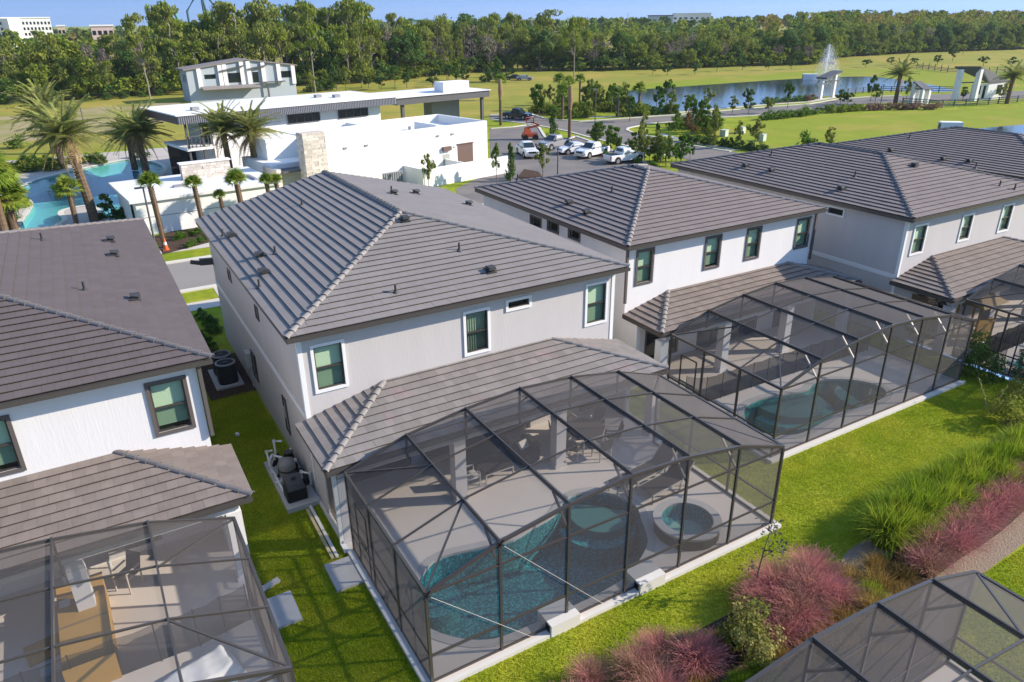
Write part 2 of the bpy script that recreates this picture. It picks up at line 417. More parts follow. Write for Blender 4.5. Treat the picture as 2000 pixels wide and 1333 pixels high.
def caps(parent, p0, p1, mat, r=.115, start=0.):
    p0, p1 = Vector(p0), Vector(p1); d = (p1 - p0).normalized(); L = (p1 - p0).length
    if mat.name not in CAP_ME:
        mb = MB(); n = 7; vs = []; fs = []
        for (y, rr, lz) in ((0, r, .045), (.42, r * .8, .02)):
            for inner in (0, 1):
                for k in range(n):
                    t = math.pi * k / (n - 1); q = rr - .022 * inner; vs.append((q * math.cos(t), y, q * .82 * math.sin(t) + lz - .035))
        for k in range(n - 1):
            fs += [(k, k + 1, 2 * n + k + 1, 2 * n + k), (k, n + k, n + k + 1, k + 1), (n + k, 3 * n + k, 3 * n + k + 1, n + k + 1)]
        mb.add(vs, fs); CAP_ME[mat.name] = mb.mesh('ridge_tile', mats=[mat], smooth=False)
    sx = d.cross(Vector((0, 0, 1))).normalized(); sz = sx.cross(d)
    k = 0; off = Vector(OFF[parent.name])
    while k * .36 < L - .1:
        o = bpy.data.objects.new('ridge_tile', CAP_ME[mat.name]); COL.objects.link(o); o.parent = parent
        org = p0 + d * (k * .36 - .03) + sz * .012 - off; mt = Matrix.Identity(4)
        for i in range(3): mt[i][0] = sx[i]; mt[i][1] = d[i]; mt[i][2] = sz[i]; mt[i][3] = org[i]
        o.matrix_local = mt; k += 1
def on_plane(px, py, p, n):
    d = ray(px, py); t = ((np.array(p) - CP) @ np.array(n)) / (d @ np.array(n)); return Vector(CP + d * t)
PITCH = .25
def vent_box(roof, p, slope, n):
    """low hooded roof vent on a base flashing; slope = downhill direction"""
    s = Vector(slope).normalized(); n = Vector(n).normalized(); side = s.cross(n)
    mb = MB()
    mb.obox(p - s * .2 - side * .18 + n * .04, s * .4, side * .36, n * .025)
    mb.obox(p - s * .1 - side * .11 + n * .06, s * .22, side * .22, n * .12)
    q = p + n * .17; s = s * .8; side = side * .8
    mb.add([q - s * .16 - side * .19, q + s * .24 - side * .19, q + s * .24 + side * .19, q - s * .16 + side * .19,
            q - s * .16 - side * .19 + n * .03, q + s * .2 - side * .15 + n * .09, q + s * .2 + side * .15 + n * .09, q - s * .16 + side * .19 + n * .03],
           [(0, 3, 2, 1), (4, 5, 6, 7), (0, 1, 5, 4), (1, 2, 6, 5), (2, 3, 7, 6), (3, 0, 4, 7)])
    part('roof_vent', mb, m_vent, roof)
def vent_pipe(roof, p, h=.32):
    mb = MB(); mb.tube([p, p + Vector((0, 0, h))], .04, 8); mb.tube([p, p + Vector((0, 0, .1))], [.14, .05], 8); part('vent_pipe', mb, m_vent, roof)

class House:
    pass
def house(label, X0, X1, YF, YB, eave, z, tile, cap, wall, trim, fascia, back, left, lan, tile_limit=300, corner=True, band=False, cols=(), lower=(), grp='two storey houses along the street', sidewall=1.3, gable=False):
    """X0..X1,YF..YB walls; eave=(ex0,ex1,ey0,ey1); lan=(gx0,gx1,gy,gz)"""
    Hh = House()
    h = thing('house', label, 'house', ((X0 + X1) / 2, YF, GZ), world=True, group=grp); Hh.o = h
    ex0, ex1, ey0, ey1 = eave; gx0, gx1, gy, gz = lan
    zt = z - .08
    FB = lambda u, n, zz: (u, YF - n, zz); FL = lambda u, n, zz: (X0 - n, u, zz); FR = lambda u, n, zz: (X1 + n, u, zz); FK = lambda u, n, zz: (u, YB + n, zz)
    # walls
    mb = MB(); wall_holes(mb, FB, X0, X1, GZ, zt, [(w[0] + .1, w[1] - .1, w[2] + .1, w[3] - .1) for w in back] + [(q[0] + .06, q[1] - .06, q[2], q[3] - .06) for q in lower])
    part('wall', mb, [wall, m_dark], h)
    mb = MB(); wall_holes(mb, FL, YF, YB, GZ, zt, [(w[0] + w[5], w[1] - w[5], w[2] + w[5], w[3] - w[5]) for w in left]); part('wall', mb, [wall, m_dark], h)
    mb = MB(); fquad(mb, FR, YF, YB, GZ, zt, 0); part('wall', mb, wall, h)
    mb = MB(); fquad(mb, FK, X0, X1, GZ, zt, 0); part('wall', mb, wall, h)
    if corner:
        mb = MB(); fbox(mb, FB, X0 - .02, X0 + .13, .002, .022, GZ, zt); fbox(mb, FL, YF, YF + .13, .002, .02, GZ, zt); part('corner_trim', mb, m_white, h)
        mb = MB(); fbox(mb, FB, X1 - .13, X1 + .02, .002, .022, GZ, zt); fbox(mb, FR, YF, YF + .13, .002, .02, GZ, zt); part('corner_trim', mb, m_white, h)
    if band:
        mb = MB(); fbox(mb, FL, YF + .14, YB, .002, .03, 2.78, 2.98); part('belly_band', mb, m_white, h)
    for w in back: window(h, FB, w[0], w[1], w[2], w[3], trim, w[4], .1, w[4] != 'small')
    for w in left: window(h, FL, w[0], w[1], w[2], w[3], m_gutter if w[4] == 'slit' else trim, w[4], w[5], w[4] == 'blind')
    for q in lower:
        mb = MB(); ring(mb, FB, q[0], q[1], q[2], q[3], .06, .002, .03, sill=.03); d = part('sliding_door', mb, m_bronze, h)
        nn = max(1, round((q[1] - q[0]) / 1.1)); ww = (q[1] - q[0] - .12) / nn
        for k in range(nn):
            a = q[0] + .06 + ww * k; mb = MB(); ring(mb, FB, a, a + ww, q[2] + .03, q[3] - .06, .05, -.09 + .03 * (k % 2), -.05 + .03 * (k % 2)); part('door_frame', mb, m_bronze, d)
            mb = MB(); fquad(mb, FB, a + .05, a + ww - .05, q[2] + .08, q[3] - .11, -.07 + .03 * (k % 2)); part('pane', mb, q[4] if len(q) > 4 else m_glass_dark, d)
    # main roof
    hw = (ex1 - ex0) / 2; cx = (ex0 + ex1) / 2; zr = z + PITCH * hw
    A, B, C, D = (ex0, ey0, z), (ex1, ey0, z), (ex1, ey1, z), (ex0, ey1, z); r1, r2 = (cx, ey0 + hw, zr), (cx, ey1 if gable else ey1 - hw, zr)
    mb = MB(); mb.add([A, B, C, D, r1, r2], [(0, 1, 4), (1, 2, 5, 4), (2, 3, 5), (3, 0, 4, 5)], 0)
    lo = z - .02; e = .03
    for (p, q) in (((ex0, ey0), (ex1, ey0 + e)), ((ex0, ey1 - e), (ex1, ey1)), ((ex0, ey0 + e), (ex0 + e, ey1 - e)), ((ex1 - e, ey0 + e), (ex1, ey1 - e))):
        mb.box((p[0], p[1], z - .2), (q[0], q[1], lo), 1)
    for (p, q) in (((ex0 + e, ey0 + e), (ex1 - e, YF)), ((ex0 + e, YB), (ex1 - e, ey1 - e)), ((ex0 + e, YF), (X0, YB)), ((X1, YF), (ex1 - e, YB))):
        mb.add([(p[0], p[1], z - .17), (q[0], p[1], z - .17), (q[0], q[1], z - .17), (p[0], q[1], z - .17)], [(0, 1, 2, 3)], 2)
    roof = part('roof', mb, [m_under, fascia, m_soffit], h); Hh.roof = roof
    mb = MB(); mb.box((ex0 - .01, ey0 - .11, z - .15), (ex1 + .01, ey0 - .002, z - .03)); part('gutter', mb, m_gutter, roof)
    stuff = MB(); cands = []
    tile_face([A, B, r1], stuff, cands); tile_face([D, A, r1, r2], stuff, cands); tile_face([B, C, r2, r1], stuff, cands, show=(dist(B) > dist(A)) or True); 
    if not gable: tile_face([C, D, r2], stuff, cands, show=False)
    else:
        mb = MB(); mb.add([(X0, YB, zt - .1), (X1, YB, zt - .1), (cx, YB, zr - .1)], [(0, 1, 2)]); part('wall', mb, wall, h)
    for p in (A, B): caps(roof, p, r1, cap)
    if not gable:
        for p in (C, D): caps(roof, p, r2, cap)
    caps(roof, r1, r2, cap)
    # lanai roof
    d = YF - gy; zw = gz + PITCH * d
    a, b = (gx0, gy, gz), (gx1, gy, gz); wl_, wr_ = (gx0 + d, YF, zw), (gx1 - d, YF, zw); el, er = (gx0, YF + .02, gz), (gx1, YF + .02, gz)
    mb = MB(); mb.add([a, b, wr_, wl_, el, er], [(0, 1, 2, 3), (4, 0, 3), (1, 5, 2)], 0)
    mb.box((gx0, gy, gz - .2), (gx1, gy + e, gz - .02), 1); mb.box((gx0, gy + e, gz - .2), (gx0 + e, YF + .1, gz - .02), 1); mb.box((gx1 - e, gy + e, gz - .2), (gx1, YF + .1, gz - .02), 1)
    mb.add([(gx0 + e, gy + e, gz - .18), (gx1 - e, gy + e, gz - .18), (gx1 - e, YF, gz - .18), (gx0 + e, YF, gz - .18)], [(0, 1, 2, 3)], 2)
    lr = part('lanai_roof', mb, [m_under, fascia, m_soffit], h); Hh.lanai = lr
    mb = MB(); mb.box((gx0 - .01, gy - .12, gz - .15), (gx1 + .01, gy - .002, gz - .03)); part('gutter', mb, m_gutter, lr)
    st2 = MB(); c2 = []
    tile_face([a, b, wr_, wl_], st2, c2); tile_face([el, a, wl_], st2, c2); tile_face([b, er, wr_], st2, c2)
    caps(lr, a, wl_, cap); caps(lr, b, wr_, cap)
    lim2 = min(len(c2), int(tile_limit * .62)) if tile_limit else 0
    tile_objects(c2, st2, lr, tile[1], lim2); tile_objects(cands, stuff, roof, tile[0], tile_limit - lim2)
    o = part('roof_tiles', stuff, tile[0], roof, kind='stuff'); o = part('roof_tiles', st2, tile[1], lr, kind='stuff')
    # lanai: beam, columns, side stub walls
    mb = MB(); mb.box((gx0 + .36, gy + .12, gz - .45), (gx1 - .36, gy + .42, gz - .183)); part('lanai_beam', mb, wall, h)
    for x in cols:
        mb = MB(); mb.box((x - .2, gy + .08, 0), (x + .2, gy + .46, gz - .452)); mb.box((x - .24, gy + .05, 0), (x + .24, gy + .49, .12)); part('column', mb, wall, h)
    mb = MB(); mb.box((X0, YF - sidewall, GZ), (X0 + .2, YF - .002, gz - .2)); part('wall', mb, wall, h)
    mb = MB(); mb.box((X1 - .2, YF - sidewall, GZ), (X1, YF - .002, gz - .2)); part('wall', mb, wall, h)
    Hh.nF = (0, -PITCH, 1); Hh.nL = (-PITCH, 0, 1); Hh.nR = (PITCH, 0, 1); Hh.A, Hh.B, Hh.lA = A, B, a
    return Hh
def add_vents(Hh, side, boxes=(), pipes=()):
    n = {'F': Hh.nF, 'L': Hh.nL, 'R': Hh.nR, 'f': Hh.nF}[side]; p = {'F': Hh.A, 'L': Hh.A, 'R': Hh.B, 'f': Hh.lA}[side]
    slope = {'F': (0, -1, -PITCH), 'L': (-1, 0, -PITCH), 'R': (1, 0, -PITCH), 'f': (0, -1, -PITCH)}[side]
    for b in boxes: vent_box(Hh.roof, on_plane(b[0], b[1], p, n), slope, n)
    for b in pipes: vent_pipe(Hh.roof, on_plane(b[0], b[1], p, n))

tg, tb, tt = (m_tile_grey, m_tile_grey2), (m_tile_brown, m_tile_brown), (m_tile_brown, m_tile_tan)
MAIN = house('grey house with white window trim and a grey tiled roof, between two white houses', -.1, 12.1, 8.95, 24.62, (-.468, 12.415, 8.537, 25.03), 5.925, tg, m_cap, m_grey_wall, m_white, m_fascia,
    [(.27, 1.37, 3.68, 5.36, 'blind'), (5.575, 6.63, 3.68, 5.37, 'curtain'), (7.27, 8.34, 5.01, 5.465, 'small'), (10.73, 11.80, 3.67, 5.40, 'blind')],
    [(19.6, 20.2, 4.3, 4.85, 'slit', .06), (14.5, 15.0, 4.3, 4.85, 'slit', .06), (16.9, 17.7, .7, 1.95, 'slit', .07), (11.9, 12.4, .75, 2.2, 'slit', .07)],
    (-.46, 12.325, 5.917, 2.75), cols=(.05, 3.85, 7.75, 12.0), lower=((1.0, 3.3, 0, 2.45), (3.8, 8.3, 0, 2.45), (9.0, 10.2, .9, 2.2), (10.6, 11.7, 0, 2.4)), band=True, gable=True)
add_vents(MAIN, 'L', [(455, 463), (511, 502), (518, 535)], [(436, 462), (538, 497), (507, 563), (590, 402)])
add_vents(MAIN, 'R', [(768, 381), (811, 380), (914, 402)], [(765, 377)])
add_vents(MAIN, 'F', [(790, 432), (957, 531)], [(897, 491), (773, 574)])
LEFT = house('white house with taupe window trim at the left edge, behind the cardboard box', -15.1, -3.03, 8.8, 26.2, (-15.47, -2.608, 8.381, 26.635), 5.9, (m_tile_dark, m_tile_tan), m_cap_dark, m_white_wall, m_trim_dark, m_fascia,
    [(-4.42, -3.33, 3.66, 5.38, 'blind'), (-8.66, -7.59, 3.66, 5.35, 'blind'), (-13.6, -12.5, 3.66, 5.35, 'blind')], [], (-15.5, -2.53, 5.88, 2.75), corner=False,
    cols=(-15.1, -11., -6.9, -3.05), lower=((-7.3, -4.9, .25, 2.25, m_glass), (-13.4, -9.2, 0, 2.3)))
add_vents(LEFT, 'R', [(214, 473), (221, 501), (261, 587)], [(83, 471), (166, 569)])
RIGHT = house('white house with taupe window trim, right of the grey house in the middle', 14.32, 25.93, 10.93, 23.6, (13.962, 26.213, 10.531, 23.944), 5.95, tt, m_cap, m_white_wall, m_trim_dark, m_fascia,
    [(14.78, 15.77, 3.96, 5.57, 'blind'), (18.72, 19.73, 3.97, 5.55, 'blind'), (21.32, 22.3, 3.98, 5.56, 'blind'), (24.72, 25.75, 3.98, 5.53, 'blind')],
    [(17.6, 18.66, 4.95, 5.55, 'small', .07), (16.07, 17.08, 5.1, 5.67, 'small', .07), (14.32, 15.29, 5.15, 5.67, 'small', .07)],
    (14.289, 26.874, 8.473, 2.75), corner=False, cols=(14.6, 18.2, 22.2, 26.4), lower=((15.6, 17.6, .2, 2.3), (18.8, 22.8, 0, 2.3), (24., 25.4, 0, 2.3)), sidewall=.9)
add_vents(RIGHT, 'L', [(1113, 399), (1147, 418)], [(1195, 377), (1011, 352)])
add_vents(RIGHT, 'F', [], [])
FAR = house('grey house with a brown tiled roof, right of the white house with four windows', 28.32, 39.9, 7.56, 23.3, (27.958, 40.258, 7.155, 23.654), 5.9, (m_tile_brown, m_tile_tan), m_cap_dark, m_grey_wall, m_white, m_fascia,
    [(28.89, 29.99, 3.84, 5.37, 'blind'), (32.86, 33.9, 3.91, 5.33, 'blind'), (36.5, 37.6, 3.84, 5.37, 'blind')],
    [(10.95, 12.0, 5.08, 5.55, 'small', .08)], (27.97, 40.3, 4.57, 2.75), cols=(28.4, 32., 36., 39.9), lower=((29.5, 33.5, 0, 2.3), (35, 37, 0, 2.3)), band=True, sidewall=1.1)
mbd = MB(); fbox(mbd, lambda u, n, zz: (28.32 - n, u, zz), 4.95, 6.6, .002, .05, .5, 2.35); part('window', mbd, m_glass_dark, FAR.o)
add_vents(FAR, 'L', [(1457, 326), (1507, 335), (1644, 371)], [(1506, 305), (1669, 347)])
add_vents(FAR, 'F', [(1783, 326)], [(1952, 365), (1981, 372)])
LAST = house('house at the right edge showing only its brown tiled roof', 42.15, 53.3, 7.65, 22.7, (41.8, 53.65, 7.25, 23.1), 5.9, tb, m_cap_dark, m_grey_wall, m_white, m_fascia,
    [(43.2, 44.3, 3.84, 5.37, 'blind')], [], (41.8, 53.7, 4.7, 2.75), tile_limit=0, cols=(42.2, 46., 50., 53.2), lower=((44, 48, 0, 2.3),))
add_vents(LAST, 'L', [(1740, 296), (1842, 313), (1893, 317)], [(1776, 271), (1905, 330)])
# ================================================================ decks, pools, screen enclosures
XS = [0, 1.918, 3.884, 5.812, 7.783, 9.742, 11.625]; HS = [2.75, 3.378, 3.688, 3.855, 3.732, 3.423, 2.80]
YP = [0, 1.883, 3.718, 5.568]
def enclosure(label, x0, y0, flip=1, mirror=False, kn=m_bronze, cable=False, door_bay=2, skip_posts=(), sc=m_screen):
    """flip=-1: the house side lies towards -Y"""
    T = lambda x, y, z: (x0 + (XS[-1] - x if mirror else x), y0 + flip * y, z)
    e = thing('pool_enclosure', label, 'screen enclosure', T(XS[3], 0, 0), world=True, group='screened pool enclosures')
    bw = .085
    up = (0, 0, 1)
    for i, (x, h) in enumerate(zip(XS, HS)):                                    # front posts
        mb = MB(); w = .075 if 0 < i < 6 else .085
        p, q = T(x, 0, .002), T(x, 0, h - .04); w *= .85; mb.box((p[0] - w / 2, p[1] - w / 2, p[2]), (p[0] + w / 2, p[1] + w / 2, q[2])); part('post', mb, m_bronze, e)
    for s in (0, 6):                                                             # side walls
        for k in (1, 2, 3):
            p = T(XS[s], YP[k], .002); mb = MB(); mb.box((p[0] - .035, p[1] - .035, .002), (p[0] + .035, p[1] + .035, HS[s] - .04)); part('post', mb, m_bronze, e)
        mb = MB(); mb.bar(T(XS[s], 0, HS[s]), T(XS[s], YP[3], HS[s]), .07, .09); part('eave_rail', mb, m_bronze, e)
        mb = MB(); mb.bar(T(XS[s], 0, .85), T(XS[s], YP[3], .85), .045, .05); part('chair_rail', mb, m_bronze, e)
        mb = MB(); mb.bar(T(XS[s], 0, .03), T(XS[s], YP[3], .03), .05, .05); part('sole_rail', mb, m_bronze, e)
        # door in one bay of the side wall
        if s == (6 if mirror else 0) or s == 0:
            ya = YP[door_bay] + .35; mb = MB()
            for yy in (ya, ya + .85): mb.box(tuple(a - .025 for a in T(XS[s], yy, 1.025 + .0)), tuple(a + .025 for a in T(XS[s], yy, 1.025)))
            mb.bar(T(XS[s], ya, .05), T(XS[s], ya, 2.1), .045); mb.bar(T(XS[s], ya + .85, .05), T(XS[s], ya + .85, 2.1), .045); mb.bar(T(XS[s], ya, 2.1), T(XS[s], ya + .85, 2.1), .045); mb.bar(T(XS[s], ya, 1.0), T(XS[s], ya + .85, 1.0), .04)
            part('door_frame', mb, m_bronze, e)
    for i in range(6):                                                           # front rails per bay
        a, b, ha, hb = XS[i], XS[i + 1], HS[i], HS[i + 1]
        mb = MB(); mb.bar(T(a, 0, ha), T(b, 0, hb), .075, .085); part('eave_rail', mb, m_bronze, e)
        mb = MB(); mb.bar(T(a, YP[3], ha), T(b, YP[3], hb), .06, .07); part('back_rail', mb, m_bronze, e)
    mb = MB(); mb.bar(T(0, 0, .85), T(XS[6], 0, .85), .045, .05); part('chair_rail', mb, m_bronze, e)
    mb = MB(); mb.bar(T(0, 0, 2.72), T(XS[6], 0, 2.72), .045, .05); part('chair_rail', mb, m_bronze, e)
    mb = MB(); mb.bar(T(0, 0, .03), T(XS[6], 0, .03), .05, .05); part('sole_rail', mb, m_bronze, e)
    for i in range(1, 6):                                                        # roof beams with knee braces and back struts
        mb = MB(); mb.bar(T(XS[i], 0, HS[i] + .02), T(XS[i], YP[3], HS[i] + .02), .042, .125); part('beam', mb, m_bronze, e)
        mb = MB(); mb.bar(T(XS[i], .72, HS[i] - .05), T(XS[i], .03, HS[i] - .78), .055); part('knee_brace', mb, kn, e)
        mb = MB(); mb.bar(T(XS[i], YP[3], 2.62), T(XS[i], YP[3], HS[i]), .055); part('strut', mb, m_bronze, e)
        mb = MB(); mb.bar(T(XS[i], YP[3] - .5, HS[i] - .05), T(XS[i], YP[3], HS[i] - .5), .04); part('strut', mb, m_bronze, e)
    for k in (1, 2):                                                             # purlins
        for i in range(6):
            mb = MB(); mb.bar(T(XS[i], YP[k], HS[i] + .035), T(XS[i + 1], YP[k], HS[i + 1] + .035), .04, .045); part('purlin', mb, m_bronze, e)
    for (i, j) in ((1, 0), (5, 6)):                                              # roof corner braces
        mb = MB(); mb.bar(T(XS[i], YP[1], HS[i]), T(XS[j], .03, HS[j]), .045); part('roof_brace', mb, m_bronze, e)
        mb = MB(); mb.bar(T(XS[i], YP[2], HS[i]), T(XS[j], YP[3] - .03, HS[j]), .045); part('roof_brace', mb, m_bronze, e)
    # screens
    for i in range(6):
        a, b, ha, hb = XS[i], XS[i + 1], HS[i], HS[i + 1]
        for k in range(3):
            mb = MB(); mb.poly([T(a, YP[k], ha + .004), T(b, YP[k], hb + .004), T(b, YP[k + 1], hb + .004), T(a, YP[k + 1], ha + .004)]); part('roof_screen', mb, sc, e)
        for (z0, z1a, z1b) in ((.06, .82, .82), (.88, 2.69, 2.69)) + (((2.75, ha, hb),) if True else ()):
            mb = MB(); pts = [T(a, 0, z0), T(b, 0, z0), T(b, 0, z1b)] + ([T(a, 0, z1a)] if z1a > z0 + .02 else [])
            mb.poly(pts); part('wall_screen', mb, sc, e)
        mb = MB(); mb.poly([T(a, YP[3], 2.66), T(b, YP[3], 2.66), T(b, YP[3], hb), T(a, YP[3], ha)]); part('wall_screen', mb, sc, e)
    for s in (0, 6):
        for k in range(3):
            for (z0, z1) in ((.06, .82), (.88, HS[s] - .05)):
                mb = MB(); mb.poly([T(XS[s], YP[k], z0), T(XS[s], YP[k + 1], z0), T(XS[s], YP[k + 1], z1), T(XS[s], YP[k], z1)]); part('wall_screen', mb, sc, e)
    if cable:
        for (i, xe) in ((0, 2.78), (1, 5.04)):
            mb = MB(); mb.tube([T(XS[i], -.05, HS[i] - .02), T(xe, -.05, .02)], .0065, 5, cap=False); part('cable', mb, m_conc, e)
        for (i) in (0, 1):
            mb = MB(); p = Vector(T(XS[i], -.05, HS[i] - .02)); mb.bar(p + Vector((-.09, 0, -.09)), p + Vector((.09, 0, .09)), .025); mb.bar(p + Vector((-.09, 0, .09)), p + Vector((.09, 0, -.09)), .025); part('bracket', mb, m_black, e)
    return e
def smooth_loop(pts, n=4):
    """closed Catmull-Rom curve"""
    out = []; k = len(pts)
    for i in range(k):
        p0, p1, p2, p3 = (np.array(pts[(i + d) % k][:2], float) for d in (-1, 0, 1, 2))
        for t in np.arange(0, 1, 1 / n):
            out.append(tuple(.5 * ((2 * p1) + (-p0 + p2) * t + (2 * p0 - 5 * p1 + 4 * p2 - p3) * t * t + (-p0 + 3 * p1 - 3 * p2 + p3) * t ** 3)))
    return out
def offset_loop(pts, d):
    n = len(pts); out = []
    ar = sum(pts[i][0] * pts[(i + 1) % n][1] - pts[(i + 1) % n][0] * pts[i][1] for i in range(n))
    s = 1 if ar > 0 else -1
    for i in range(n):
        a, b = np.array(pts[i - 1]), np.array(pts[(i + 1) % n]); t = b - a; t = t / (np.linalg.norm(t) + 1e-9)
        out.append((pts[i][0] + s * t[1] * d, pts[i][1] - s * t[0] * d))
    return out
m_pebble = M('pool_pebble', (.028, .20, .24), .7, .2, var=.55, vs=7, col2=(.20, .60, .64), c2s=16, c2k=(.46, .70), bump=.02, bs=9)
m_pebble_hi = M('pool_shelf', (.16, .26, .26), .7, .2, var=.3, vs=16)
m_coping = M('pool_coping', (.45, .43, .40), .7, .25, var=.08, vs=3)
m_pebble_teal = M('pool_teal', (.05, .33, .32), .7, .2, var=.4, vs=7, col2=(.20, .52, .50), c2s=6, c2k=(.54, .66), bump=.02, bs=9)
def pool(label, loop, steps, mat, deck_z=0., depth=1.35, wl=-.10, bulb=None):
    p = thing('swimming_pool', label, 'swimming pool', (loop[0][0], loop[0][1], deck_z), world=True)
    inner = offset_loop(loop, -.02); n = len(inner)
    mb = MB()
    mb.add([(x, y, deck_z + .003) for x, y in inner] + [(x, y, -depth) for x, y in inner], [(i, (i + 1) % n, (i + 1) % n + n, i + n) for i in range(n)])
    mb.sheet([inner], -depth); part('basin', mb, mat, p)
    mb = MB(); o2 = offset_loop(loop, .22); i2 = offset_loop(loop, -.03)
    mb.add([(x, y, deck_z + .018) for x, y in o2] + [(x, y, deck_z + .022) for x, y in i2] + [(x, y, deck_z - .06) for x, y in i2] + [(x, y, deck_z + .001) for x, y in o2],
           [(i, (i + 1) % n, (i + 1) % n + n, i + n) for i in range(n)] + [(i + n, (i + 1) % n + n, (i + 1) % n + 2 * n, i + 2 * n) for i in range(n)] + [(i, i + 3 * n, (i + 1) % n + 3 * n, (i + 1) % n) for i in range(n)])
    part('coping', mb, m_coping, p)
    for (lp, z) in steps:
        mb = MB(); mb.prism(lp, -depth + .01, z); part('step', mb, m_pebble_hi if z > -.31 else mat, p)
    mb = MB(); mb.sheet([offset_loop(loop, -.025)], wl); part('water', mb, m_water_pool, p)
    return p
def clip_loop(loop, a, b, c):
    return clip_poly(loop, a, b, c)
# --- middle house
P1 = smooth_loop([(.62, 2.6), (1.05, 3.28), (1.47, 3.68), (2.09, 3.95), (3.32, 3.72), (4.32, 3.52), (5.05, 3.68), (6.0, 3.86), (6.7, 4.3), (7.3, 4.45), (7.95, 4.2), (8.4, 3.7), (8.6, 2.9), (8.3, 2.2), (7.8, 1.3), (7.0, .75), (6.3, .42), (5.2, .28), (4.0, .26), (2.92, .28), (1.9, .37), (1.2, .8), (.68, 1.45), (.55, 2.0)], 3)
circ = lambda cx, cy_, r, n=28, a0=0: [(cx + r * math.cos(a0 + 2 * math.pi * k / n), cy_ + r * math.sin(a0 + 2 * math.pi * k / n)) for k in range(n)]
def inside(loop, pts, grow=-.04):
    """keep points inside loop (approx): intersect by sampling"""
    lp = offset_loop(loop, grow); out = []
    for q in pts:
        c = False; n = len(lp)
        for i in range(n):
            (x1, y1), (x2, y2) = lp[i], lp[i - 1]
            if (y1 > q[1]) != (y2 > q[1]) and q[0] < (x2 - x1) * (q[1] - y1) / (y2 - y1) + x1: c = not c
        if c: out.append(q)
    return out
deck1 = [(-.12, -.12), (11.76, -.12), (11.76, 5.6), (12.3, 5.6), (12.3, 8.95), (-.1, 8.95)]
mb = MB(); mb.sheet([deck1, P1], 0); d = structure('pool_deck', mb, m_deck)
mb = MB(); mb.prism([(-.2, -.22), (11.86, -.22), (11.86, -.115), (-.2, -.115)], GZ - .05, -.004); mb.prism([(-.2, -.115), (-.115, -.115), (-.115, 8.9), (-.2, 8.9)], GZ - .05, -.004); mb.prism([(11.755, -.115), (11.86, -.115), (11.86, 5.6), (11.755, 5.6)], GZ - .05, -.004)
structure('deck_kerb', mb, m_deck_edge)
sh = inside(P1, circ(7.6, 3.5, 1.0, 40)); s2 = inside(P1, circ(7.45, 3.45, 1.28, 40)); s3 = inside(P1, circ(7.3, 3.4, 1.55, 40)); bz = inside(P1, circ(1.5, 3.2, .75, 40))
pool('kidney shaped blue green pool beside the raised round spa', P1, [(sh, -.28), (s2, -.6), (bz, -.7)], m_pebble)
# spa
sp = thing('spa', 'raised round spa with a pale rim beside the kidney shaped pool', 'spa', (9.14, 1.13, 0))
mb = MB(); mb.lathe((0, 0, 0), [(1.0, .002), (1.0, .38)], 40); part('wall', mb, M('spa_wall', (.05, .05, .052), .5, .4, var=.2, vs=12), sp, smooth=True)
mb = MB(); mb.lathe((0, 0, 0), [(1.04, .38), (1.04, .45), (.78, .452), (.78, .36)], 40); part('rim', mb, m_coping, sp)
mb = MB(); mb.lathe((0, 0, 0), [(.78, .4), (.78, .02), (.5, .0), (.5, -.35), (.001, -.35)], 40); part('basin', mb, m_pebble, sp)
mb = MB(); mb.add([(x, y, .34) for x, y in circ(0, 0, .78, 40)], [tuple(range(40))]); part('water', mb, m_water_pool, sp)
for k, x0 in enumerate((3.26, 6.19)):
    t = thing('stone_block', ['pale concrete block at the pool deck edge, nearest the corner with the cables', 'pale concrete block at the pool deck edge, the one closer to the spa'][k], 'block', (x0, -.1, 0), group='concrete blocks at the deck edge')
    mb = MB(); mb.box((0, -.14, GZ), (.9, .55, .26)); part('block', mb, m_deck_edge, t)
    mb = MB(); mb.box((-.02, -.06, .0), (-.001, .12, .2)); part('inlet', mb, m_black, t)
enclosure('dark framed screen enclosure over the pool with the raised round spa', 0, 0, cable=True)
# --- left neighbour
dl = [(-14.9, -.62), (-3.03, -.62), (-3.03, 8.8), (-15.1, 8.8), (-15.1, -.62)]
P0 = smooth_loop([(-12.6, 2.6), (-10.5, 3.3), (-8.0, 2.9), (-6.2, 2.3), (-5.6, 1.4), (-6.2, .4), (-8.5, .1), (-11.5, .2), (-12.8, 1.2)], 4)
mb = MB(); mb.sheet([dl[:4], P0], 0); structure('pool_deck', mb, m_deck)
mb = MB(); mb.prism([(-14.9, -.72), (-2.95, -.72), (-2.95, -.615), (-14.9, -.615)], GZ - .05, -.004); mb.prism([(-3.035, -.615), (-2.95, -.615), (-2.95, 8.8), (-3.035, 8.8)], GZ - .05, -.004); structure('deck_kerb', mb, m_deck_edge)
pool('pool mostly hidden under the left screen enclosure, beyond the black mesh fence', P0, [], m_pebble_teal)
enclosure('dark framed screen enclosure with the big cardboard box under it, at the left edge', -3.15 - XS[-1], -.5, mirror=True)
